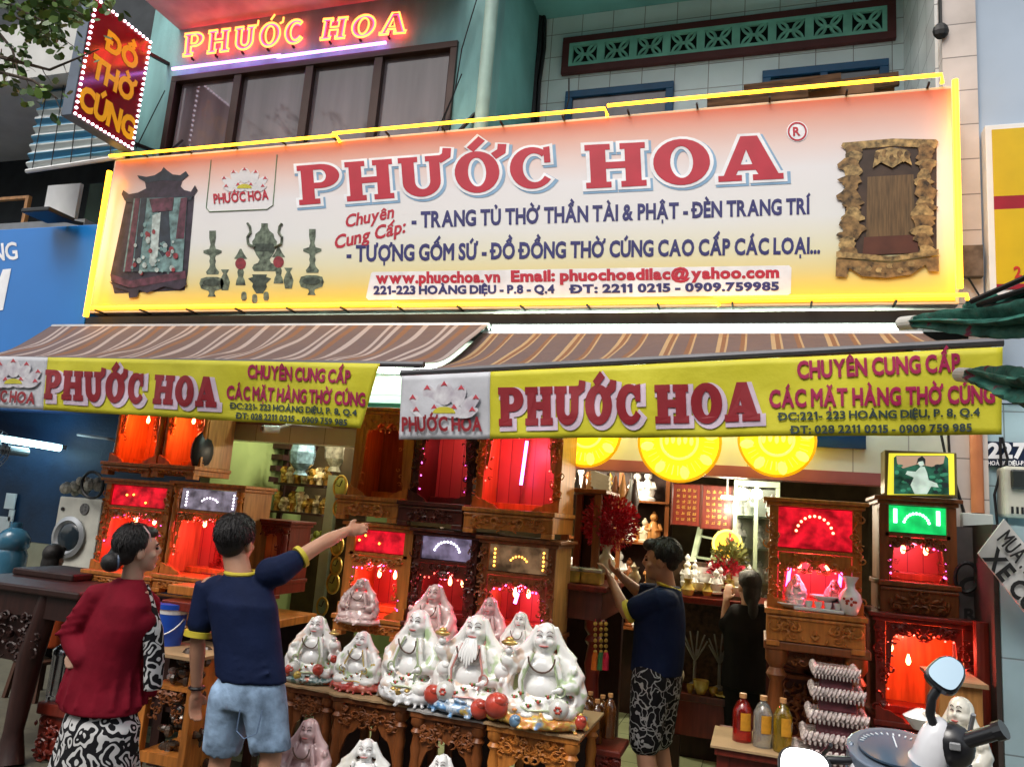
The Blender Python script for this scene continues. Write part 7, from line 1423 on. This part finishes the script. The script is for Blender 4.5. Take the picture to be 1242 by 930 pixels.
m = MB(); m.ell(T(0, -.03, .045), (0.092, 0.097, 0.095), 16, 12, rz); m.ell(T(0, -.06, .0), (0.080, 0.059, 0.076), 14, 10, rz); m.ell(T(0, .035, .088), (0.071, 0.059, 0.038), 14, 10, rz); m.ell(T(-.07, -.02, .04), (0.019, 0.043, 0.054), 10, 8, rz); m.ell(T(.07, -.02, .04), (0.019, 0.043, 0.054), 10, 8, rz); m.ell(T(0, -.125, -.055), (0.059, 0.054, 0.052), 14, 10, rz)
for k in range(5): m.tube([T(0, -.10, .06 - .03 * k), T(-.05 + .02 * k, -.13, -.03), T(0, -.15, -.06)], .012, 6)
bake(m, 'hair', HAIR, wo, .008, 2); build(strands(T, rz, 2200, 2, (.089, .095, .093)), 'hair_strands', HAIR, wo); build(MB().tube([T(.0 + .05 * math.cos(a), -.105, -.05 + .045 * math.sin(a)) for a in [R(20 * i) for i in range(18)]], .006, 6, closed=True), 'hair_tie', M('blue_hair_tie', (.10, .14, .22), .4), wo); build(MB().tube([T(.05, .0, .125), T(.085, .02, .09), T(.09, .03, .05)], .005, 5), 'hair_clip', M('pink_clip', (.45, .25, .25), .4), wo)
m = MB(); top = nk.z - .035; ang = R(-18)
m.loft([((hp_c.x - .005, Y1, P(120, 858, Y1).z), .245, .19, ang), ((P(124, 825, Y1).x, Y1, P(124, 825, Y1).z), .215, .175, ang), ((P(134, 790, Y1).x, Y1, P(134, 790, Y1).z), .20, .16, ang), ((P(146, 758, Y1).x, Y1, P(146, 758, Y1).z), .20, .155, ang), ((P(150, 730, Y1).x, Y1, P(150, 730, Y1).z), .185, .13, ang), ((P(155, 712, Y1).x, Y1, top), .11, .085, ang), ((nk.x, Y1, top + .03), .07, .065, ang)], 24)
limb(m, [shN + V((.05, .02, -.01)), shN, elN, elN.lerp(wrN, .85)], [.075, .08, .066, .055]); limb(m, [shF + V((-.06, .0, 0)), shF + V((-.03, .03, -.02)), shF + V((-.05, .09, -.22)), shF + V((-.04, .14, -.34))], [.07, .07, .055, .045]); m.ell(P(172, 757, Y1 + .0), (.07, .09, .08), 14, 10); limb(m, [P(178, 732, Y1 + .12), P(188, 770, Y1 + .12), P(187, 842, Y1 + .12)], [.035, .022, .016])
for k in range(9): a = R(-150 + 22 * k); m.tube([V((hp_c.x + .235 * math.cos(a), Y1 + .185 * math.sin(a), P(120, 850, Y1).z)), V((P(130, 800, Y1).x + .2 * math.cos(a + .1), Y1 + .16 * math.sin(a + .1), P(130, 800, Y1).z))], [.02, .004], 6)
for k in range(4): m.tube([shN.lerp(elN, .3 + .2 * k) + V((.06, -.05, .02)), shN.lerp(elN, .35 + .2 * k) + V((-.04, -.075, 0))], .012, 5)
bake(m, 'cardigan', REDC, wo, .011, 3)
m = MB(); fx = lambda px, py: P(px, py, Y1 - .12); fr_ = [(176, 722), (184, 740), (189, 765), (190, 800), (187, 838), (182, 842), (178, 800), (179, 765), (174, 740)]
m.loft([((P(176, 842, Y1).x, Y1 + .05, P(172, 838, Y1).z), .034, .06, 0), ((P(179, 800, Y1).x, Y1 + .05, P(173, 800, Y1).z), .036, .07, 0), ((P(179, 762, Y1).x, Y1 + .04, P(172, 762, Y1).z), .036, .07, 0), ((P(173, 735, Y1).x, Y1 + .02, P(168, 735, Y1).z), .038, .07, 0), ((P(166, 710, Y1).x, Y1 + .03, P(165, 708, Y1).z), .032, .05, 0)], 16); bake(m, 'patterned_blouse', SKIRT, wo, .012, 2)
m = MB(); m.loft([((hp_c.x + .02, Y1, .36), .235, .19, ang), ((hp_c.x + .02, Y1, .6), .225, .18, ang), ((hp_c.x + .0, Y1, hp_c.z), .185, .14, ang), ((ch.x - .03, Y1, ch.z - .12), .12, .1, ang)], 24)
for k in range(10): a = R(36 * k); m.tube([V((hp_c.x + .02 + .225 * math.cos(a), Y1 + .18 * math.sin(a), .36)), V((hp_c.x + .0 + .17 * math.cos(a), Y1 + .13 * math.sin(a), hp_c.z))], [.024, .006], 6)
bake(m, 'skirt', SKIRT, wo, .012, 2)
# --- man in the doorway
Y2 = 5.2; md = thing('person', 'man in navy shirt and black flowered shorts standing in the doorway arranging offerings', 'man', (P(797, 800, Y2).x, Y2, .05), 'people at the shop')
hc = P(802, 680, Y2); nk = P(811, 712, Y2); sh1, el1, wr1 = P(797, 728, Y2 - .14), P(759, 742, Y2 - .12), P(742, 706, Y2 - .06); sh2, el2, wr2 = P(803, 722, Y2 + .15), P(775, 718, Y2 + .10), P(756, 701, Y2 + .04); hp_c = P(796, 822, Y2)
b = MB(); T, rz = head(b, hc, R(84), 1.1, R(-6)); b.tube([nk + V((0, 0, -.06)), hc + V((.015, 0, -.05))], [.064, .056], 14)
limb(b, [sh1, el1, wr1], [.052, .046, .028]); hand(b, wr1, (-.5, .1, .9), (-.3, .8, .2), 1, .5); limb(b, [sh2, el2, wr2], [.052, .044, .028]); hand(b, wr2, (-.75, -.1, .55), (.3, -.8, .3), 1, .5)
for dx, dy in ((-.02, -.1), (.04, .1)): 
    k_ = V((hp_c.x + dx - .02, Y2 + dy, .52)); limb(b, [V((hp_c.x + dx, Y2 + dy, hp_c.z - .08)), k_, V((k_.x + .03, k_.y, .36)), V((k_.x + .02, k_.y, .13))], [.09, .06, .062, .04]); b.ell((k_.x - .05, k_.y, .09), (.125, .045, .04), 12, 8)
b.loft([((hp_c.x, Y2, hp_c.z - .08), .11, .15, 0), ((P(800, 770, Y2).x, Y2, P(800, 770, Y2).z), .105, .14, 0), ((nk.x, Y2, nk.z - .1), .09, .15, 0)], 18)
bake(b, 'body', SKIN, md, .009, 3); face(md, T, 1.1)
m = MB(); m.ell(T(0, -.025, .052), (0.091, 0.101, 0.095), 16, 12, rz); m.ell(T(0, -.06, .01), (0.081, 0.055, 0.077), 14, 10, rz); m.ell(T(0, .05, .095), (0.072, 0.061, 0.044), 14, 10, rz); m.ell(T(.072, -.01, .035), (0.015, 0.033, 0.050), 10, 8, rz); m.ell(T(-.072, -.01, .035), (0.015, 0.033, 0.050), 10, 8, rz); bake(m, 'hair', HAIR, md, .009, 2); build(strands(T, rz, 2400, 3, (.088, .097, .093)), 'hair_strands', HAIR, md)
m = MB(); q = lambda x, y: P(x, y, Y2)
m.loft([((q(796, 815).x, Y2, q(796, 815).z), .165, .19, 0), ((q(799, 785).x, Y2, q(799, 785).z), .165, .185, 0), ((q(800, 755).x, Y2, q(800, 755).z), .165, .19, 0), ((q(802, 735).x, Y2, q(802, 735).z), .15, .20, 0), ((q(808, 718).x, Y2, q(808, 718).z), .10, .13, 0), ((nk.x, Y2, nk.z + .012), .07, .07, 0)], 22)
s1, s2 = sh1.lerp(el1, .62), sh2.lerp(el2, .75); limb(m, [sh1 + V((.05, .05, -.01)), sh1, s1], [.085, .085, .075]); limb(m, [sh2 + V((.05, -.05, -.01)), sh2, s2], [.08, .08, .07]); bake(m, 'shirt', NAVYS, md, .012, 3)
m = MB(); d = (s1 - sh1).normalized(); m.tube([s1 + d * .05, s1 + d * .075], .072, 16); m.tube([V((nk.x + .07 * math.cos(a), Y2 + .07 * math.sin(a), nk.z + .008 - .02 * math.cos(a))) for a in [R(18 * i) for i in range(20)]], .011, 7, closed=True); build(m, 'yellow_trim', YTRIM, md, smooth=True)
m = MB(); 
for dx, dy in ((-.02, -.09), (.03, .09)): limb(m, [V((hp_c.x + dx, Y2 + dy, hp_c.z)), V((hp_c.x + dx - .01, Y2 + dy, .75)), V((hp_c.x + dx - .02, Y2 + dy, .56))], [.13, .118, .105])
m.loft([((hp_c.x, Y2, hp_c.z - .1), .15, .18, 0), ((hp_c.x, Y2, hp_c.z + .06), .145, .175, 0)], 20); bake(m, 'flowered_shorts', SHORT2, md, .012, 2)
# --- woman in black at the back
Y3 = 6.2; wb_ = thing('person', 'dark haired woman dressed in black reaching towards the porcelain at the back', 'woman', (P(905, 800, Y3).x, Y3, .05), 'people at the shop'); q = lambda x, y: P(x, y, Y3); hc = q(908, 712); nk = q(908, 735); sh1, el1, wr1 = q(893, 745), q(879, 760), q(881, 728); hp_c = q(908, 815)
b = MB(); T, rz = head(b, hc, R(25), .95); b.tube([nk + V((0, 0, -.06)), hc + V((0, 0, -.05))], [.055, .05], 12); limb(b, [sh1, el1, wr1], [.05, .042, .026]); hand(b, wr1, (.1, .3, .9), (1, 0, 0), .9, .4); b.loft([((hp_c.x, Y3, hp_c.z - .1), .15, .11, 0), ((nk.x, Y3, nk.z - .1), .14, .09, 0)], 16)
for s in (-1, 1): limb(b, [V((hp_c.x + .08 * s, Y3, hp_c.z)), V((hp_c.x + .08 * s, Y3, .5)), V((hp_c.x + .08 * s, Y3, .13))], [.08, .055, .038]); b.ell((hp_c.x + .08 * s, Y3 + .05, .085), (.045, .11, .035), 12, 8)
bake(b, 'body', SKINL, wb_, .011, 3); face(wb_, T, .95); m = MB(); m.ell(T(0, -.025, .05), (.086, .092, .086), 16, 12, rz); m.ell(T(0, -.06, -.03), (.07, .05, .11), 14, 10, rz); m.ell(T(0, .045, .09), (.066, .05, .035), 14, 10, rz); m.ell(T(0, -.09, -.15), (.04, .035, .12), 12, 10, rz); bake(m, 'hair', HAIR, wb_, .011, 2)
m = MB(); m.loft([((hp_c.x, Y3, hp_c.z - .12), .20, .15, 0), ((q(907, 790).x, Y3, q(907, 790).z), .17, .13, 0), ((q(908, 765).x, Y3, q(908, 765).z), .19, .13, 0), ((nk.x, Y3, nk.z - .06), .17, .1, 0), ((nk.x, Y3, nk.z + .01), .06, .06, 0)], 20); limb(m, [sh1, sh1.lerp(el1, .8)], [.08, .065]); limb(m, [q(923, 745), q(930, 790), q(926, 820)], [.08, .06, .05]); bake(m, 'black_top', BLKC, wb_, .013, 3)
m = MB()
for s in (-1, 1): limb(m, [V((hp_c.x + .08 * s, Y3, hp_c.z)), V((hp_c.x + .08 * s, Y3, .5)), V((hp_c.x + .08 * s, Y3, .2))], [.115, .085, .07])
bake(m, 'black_trousers', BLKC, wb_, .013, 2)
# --- seated girl at the left
Y4 = 5.5; gi = thing('person', 'black haired girl in an orange top seated with her back turned by the washing machine', 'girl', (P(70, 720, Y4).x, Y4, 0), 'people at the shop'); q = lambda x, y: P(x, y, Y4); hc = q(66, 677); nk = q(70, 700)
b = MB(); T, rz = head(b, hc, R(8), .92); b.tube([nk + V((0, 0, -.08)), hc + V((0, 0, -.05))], [.05, .046], 12); b.loft([((nk.x, Y4, nk.z - .55), .14, .11, 0), ((nk.x, Y4, nk.z - .1), .13, .08, 0)], 16)
for s in (-1, 1): limb(b, [(nk.x + .08 * s, Y4, nk.z - .55), (nk.x + .1 * s, Y4 + .38, nk.z - .55), (nk.x + .1 * s, Y4 + .38, .08)], [.08, .055, .038]); limb(b, [(nk.x + .17 * s, Y4, nk.z - .12), (nk.x + .2 * s, Y4 + .08, nk.z - .36), (nk.x + .1 * s, Y4 + .26, nk.z - .42)], [.045, .038, .028]); hand(b, V((nk.x + .1 * s, Y4 + .26, nk.z - .42)), (-.1 * s, .8, -.1), (s, 0, .3), .85, .4)
bake(b, 'body', SKINL, gi, .012, 3); face(gi, T, .92); m = MB(); m.ell(T(0, -.025, .048), (.086, .094, .09), 16, 12, rz); m.ell(T(0, -.05, -.05), (.082, .06, .13), 14, 10, rz); m.ell(T(0, .045, .09), (.066, .05, .035), 14, 10, rz); bake(m, 'hair', HAIR, gi, .012, 2)
m = MB(); m.loft([((nk.x, Y4, nk.z - .58), .18, .15, 0), ((nk.x, Y4, nk.z - .25), .17, .12, 0), ((nk.x, Y4, nk.z - .08), .17, .1, 0), ((nk.x, Y4, nk.z - .0), .06, .06, 0)], 18)
for s in (-1, 1): limb(m, [(nk.x + .15 * s, Y4, nk.z - .11), (nk.x + .19 * s, Y4 + .05, nk.z - .28)], [.06, .055])
bake(m, 'orange_top', M('orange_top', (.40, .07, .02), .7), gi, .013, 2); m = MB()
for s in (-1, 1): limb(m, [(nk.x + .08 * s, Y4, nk.z - .57), (nk.x + .1 * s, Y4 + .38, nk.z - .56), (nk.x + .1 * s, Y4 + .38, .4)], [.1, .075, .06])
bake(m, 'trousers', BLKC, gi, .013, 2)
hz = max(.1, nk.z - .68); c = thing('plastic_stool', 'dark brown plastic stool under the seated girl', 'stool', (nk.x, Y4, 0)); build(MB().box(nk.x - .17, nk.x + .17, Y4 - .17, Y4 + .17, hz - .03, hz), 'seat', M('brown_plastic', (.06, .025, .015), .45), c, bevel=.01)
for sx in (-1, 1):
    for sy in (-1, 1): build(MB().bar((nk.x + .14 * sx, Y4 + .14 * sy, hz - .031), (nk.x + .17 * sx, Y4 + .17 * sy, 0), .035), 'leg', MC['brown_plastic'], c)

# ------------------------------------------------------------------ scooter in front
YS = 2.25; cc = P(1094, 927, YS); scn = thing('scooter', 'white and black scooter cut off at the bottom right, its dials and mirrors towards us', 'scooter', (cc.x, YS, 0))
SWH = M('scooter_white', (.66, .67, .70), .25, coat=.6, var=.04); SBK = M('scooter_black', (.012, .012, .014), .3, coat=.3); SGR = M('scooter_silver', (.16, .20, .26), .25, .3, coat=.4)
hb = cc.z - .01
m = MB()
def cowl(u, v):
    a = R(-105 + 210 * u); r1 = .14 - .03 * v; return V((cc.x - .005 + r1 * math.sin(a), YS + .04 + .12 * math.cos(a) * (1 - .3 * v), hb - .2 + .24 * v))
build(MB().sheet(cowl, 24, 8), 'front_cowl', SGR, scn, smooth=True, solid=.008)
build(MB().prism([V((cc.x + .125 * math.cos(R(a)), YS + .02 + .10 * math.sin(R(a)), hb + .035 + .035 * math.sin(R(a)))) for a in range(0, 360, 15)], (0, .01, -.05)), 'dash_shell', SGR, scn, bevel=.004)
build(MB().prism([V((cc.x - .005 + .095 * math.cos(R(a)), YS + .012 + .072 * math.sin(R(a)), hb + .041 + .025 * math.sin(R(a)))) for a in range(0, 360, 12)], (0, -.002, .005)), 'speedometer_glass', M('dial_glass', (.05, .09, .14), .06, coat=.8), scn)
ds_ = MB()
for k in range(17): a = R(10 + 10 * k); p = V((cc.x - .01 + .085 * math.cos(a), YS + .008 + .058 * math.sin(a), hb + .0475 + .019 * math.sin(a))); e = V((cc.x - .01 + .075 * math.cos(a), YS + .008 + .05 * math.sin(a), hb + .0475 + .0165 * math.sin(a))); ds_.bar(p, e, .0035, .002)
ds_.bar((cc.x - .01, YS + .008, hb + .0475), (cc.x - .012, YS + .055, hb + .063), .003, .002); build(ds_, 'dial_marks', M('dial_white', (.6, .65, .7), .4), scn)
for s in (-1, 1):
    g1 = P(1208, 887, YS - .07) if s > 0 else P(962, 990, YS - .02); g0 = P(1138, 908, YS) if s > 0 else P(1040, 952, YS + .02)
    build(MB().tube([g0.lerp(g1, .35), g1], .018, 12), 'handle_grip', SBK, scn, smooth=True); build(MB().tube([g1, g1 + (g1 - g0).normalized() * .02], .022, 12), 'bar_end', SBK, scn)
    build(MB().tube([g0, g0.lerp(g1, .4)], .014, 10), 'handlebar', GREY, scn); c1 = g0.lerp(g1, .22); hs2 = MB().ell(c1, (.055, .045, .055), 14, 10); hs_o = build(hs2, 'switch_housing', SBK, scn, smooth=True)
    build(MB().tube([c1 + V((s * .05, .06, .0)), g1 + V((-.03 * s, .07, .02))], .006, 6), 'brake_lever', GREY, scn)
    m = MB(); m.ell(g0 + V((-s * .02, -.02, -.01)), (.042, .04, .095), 14, 10, Matrix.Rotation(s * .25, 3, 'Y')); m.ell(g0 + V((-s * .03, -.0, -.07)), (.06, .06, .07), 14, 10); bake(m, 'handle_fairing', SWH, scn, .008, 4)
    build(MB().box(c1.x - .012, c1.x + .012, c1.y - .052, c1.y - .044, c1.z + .0, c1.z + .018), 'switch_button', GREY, hs_o, bevel=.003)
# mirrors
def mirror(cx, cy, stem_px, rx_, ry_, tilt, yawm, Y, nz=.12, tint=(.9, .92, .95)):
    c = P(cx, cy, Y); n = V((yawm, -1, nz)).normalized(); u = n.cross(V((0, 0, 1))).normalized() * -1; v = u.cross(n) * -1
    if v.z < 0: v = -v
    ct, st_ = math.cos(tilt), math.sin(tilt); outline = []
    for k in range(28):
        a = 2 * math.pi * k / 28; x, y = rx_ * math.copysign(abs(math.cos(a)) ** .75, math.cos(a)), ry_ * math.copysign(abs(math.sin(a)) ** .75, math.sin(a)) * (1 - .22 * math.cos(a)); outline.append((x * ct - y * st_, x * st_ + y * ct))
    o = build(MB().prism([c + u * x * 1.13 + v * y * 1.13 for x, y in outline], -n * .03), 'mirror', SBK, scn, bevel=.008)
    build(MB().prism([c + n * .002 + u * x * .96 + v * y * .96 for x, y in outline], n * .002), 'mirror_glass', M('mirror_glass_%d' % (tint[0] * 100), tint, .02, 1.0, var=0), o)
    pts = [P(x, y, Y + dy) for x, y, dy in stem_px]; build(MB().tube([c - n * .02] + pts, .011, 8), 'stem', SBK, o, smooth=True)
mirror(1149, 815, [(1130, 846, 0), (1128, 866, .01), (1133, 880, .02), (1140, 905, .03)], .041, .034, R(52), .0, 2.2, .50, (.30, .40, .47))  # grey-blue of the reflection is put into this glass colour
mirror(976, 930, [(1005, 921, .03), (1040, 922, .05), (1060, 936, .06)], .058, .046, R(8), -.15, 2.2, .75)
m = MB()
# body below the frame
build(MB().prism([V((cc.x - .05, YS + .1, .35)), V((cc.x + .05, YS + .1, .35)), V((cc.x + .16, YS + .05, hb - .17)), V((cc.x - .16, YS + .05, hb - .17))], (0, .06, 0)), 'leg_shield', SWH, scn, bevel=.015)
for y, nm in ((YS + .32, 'front'), (YS - .95, 'rear')):
    w0 = build(MB().tube([V((cc.x, y + .21 * math.cos(a), .26 + .21 * math.sin(a))) for a in [R(15 * k) for k in range(24)]], .05, 10, closed=True), 'wheel', M('tyre_rubber', (.02, .02, .02), .8), scn, smooth=True); build(MB().lathe([(.14, -.03), (.14, .03)], (cc.x, y, .26), 20, 'X'), 'rim', GREY, w0)
build(MB().bar((cc.x, YS + .32, .26), (cc.x, YS + .06, hb - .1), .05), 'fork', SBK, scn); build(MB().box(cc.x - .13, cc.x + .13, YS - .75, YS + .1, .3, .36), 'floor_board', SBK, scn, bevel=.02); build(MB().box(cc.x - .14, cc.x + .14, YS - 1.2, YS - .4, .36, .68), 'tail_body', SWH, scn, bevel=.06); build(MB().box(cc.x - .13, cc.x + .13, YS - 1.15, YS - .42, .681, .77), 'seat', SBK, scn, bevel=.035)
cb = MB()
for s in (-1, 1): cb.tube([V((cc.x + s * .16, YS + .05, hb + .02)), V((cc.x + s * .2, YS + .12, hb - .06)), V((cc.x + s * .1, YS + .12, hb - .16))], .006, 6)
build(cb, 'control_cable', SBK, scn)
# glimpse of a second parked scooter's dark hood is left out of reach of the lens

# ------------------------------------------------------------------ tree at the upper left
tr = thing('tree', 'leafy street tree whose thin branches reach into the upper left corner', 'tree', (-4.3, 2.0, 0)); BARK = M('grey_bark', (.09, .07, .055), .9, var=.4, scale=14, bump=.5)
build(MB().tube([(-4.3, 2.0, 0), (-4.27, 2.0, 1.4), (-4.32, 2.05, 3), (-4.2, 2.0, 4.4), (-4.1, 2.1, 6)], [.15, .12, .1, .075, .03], 12), 'trunk', BARK, tr, smooth=True)
m = MB(); lf = [MB(), MB()]; rn = random.Random(21)
def leaf(p, d, s):
    d = d.normalized(); x = d.cross(V((rn.uniform(-1, 1), rn.uniform(-1, 1), rn.uniform(-1, 1)))).normalized() * s * .42; k = lf[rn.random() < .45]
    k.add([p, p + d * s * .35 - x * .8, p + d * s * .75 - x * .7, p + d * s, p + d * s * .75 + x * .7, p + d * s * .35 + x * .8], [(0, 1, 2, 3), (0, 3, 4, 5)])
def twig(p, d, ln, r, dens):
    pts = [p]; k = 6
    for i in range(k): d = (d + V((rn.uniform(-.25, .25), rn.uniform(-.25, .25), rn.uniform(-.28, .2)))).normalized(); pts.append(pts[-1] + d * ln / k)
    m.tube(pts, [r * (1 - .8 * i / k) for i in range(k + 1)], 5)
    for q_ in pts[1:]:
        for j in range(dens): leaf(q_ + V((rn.gauss(0, .035), rn.gauss(0, .035), rn.gauss(0, .035))), V((rn.uniform(-1, 1), rn.uniform(-1, 1), rn.uniform(-1.1, .3))), rn.uniform(.035, .06))
    return pts
Yb = 2.6
for (path, dens) in ((((-60, -40), (0, 0), (30, 15), (62, 30)), 3), (((-50, 10), (-10, 30), (15, 60), (22, 88)), 3), (((-30, 60), (10, 72), (60, 85), (120, 60)), 0), (((10, -40), (50, -8), (75, 5), (100, 18)), 3), (((60, -35), (100, -22), (120, -10), (138, 2)), 2), (((-30, 95), (0, 88), (40, 98), (70, 120)), 1), (((40, -40), (60, -10), (52, 20), (48, 45)), 4)):
    pts = [P(x, y, Yb + rn.uniform(-.2, .2)) for x, y in path]; m.tube([V((-4.2, 2.05, pts[0].z + .3))] + pts, [.03, .014, .010, .007, .003], 6)
    for a_, b_ in zip(pts, pts[1:]):
        for t in (.3, .8): twig(a_.lerp(b_, t), (b_ - a_).normalized() + V((rn.uniform(-.8, .8), rn.uniform(-.5, .5), rn.uniform(-.9, .4))), rn.uniform(.10, .22), .003, dens)
for i in range(90):
    a = rn.uniform(0, 6.28); p = V((-4.4 + 1.5 * math.cos(a) * rn.random() - .9, 2.0 + 1.6 * math.sin(a) * rn.random(), rn.uniform(4.6, 6.8))); twig(p, V((math.cos(a), math.sin(a), .2)), .5, .008, 5)
cr_ = build(m, 'branches', BARK, tr); build(lf[0], 'crown', M('leaf_green', (.065, .13, .03), .5, var=.35, scale=5), tr); build(lf[1], 'crown', M('leaf_young_green', (.13, .22, .04), .5, var=.3, scale=5), tr)
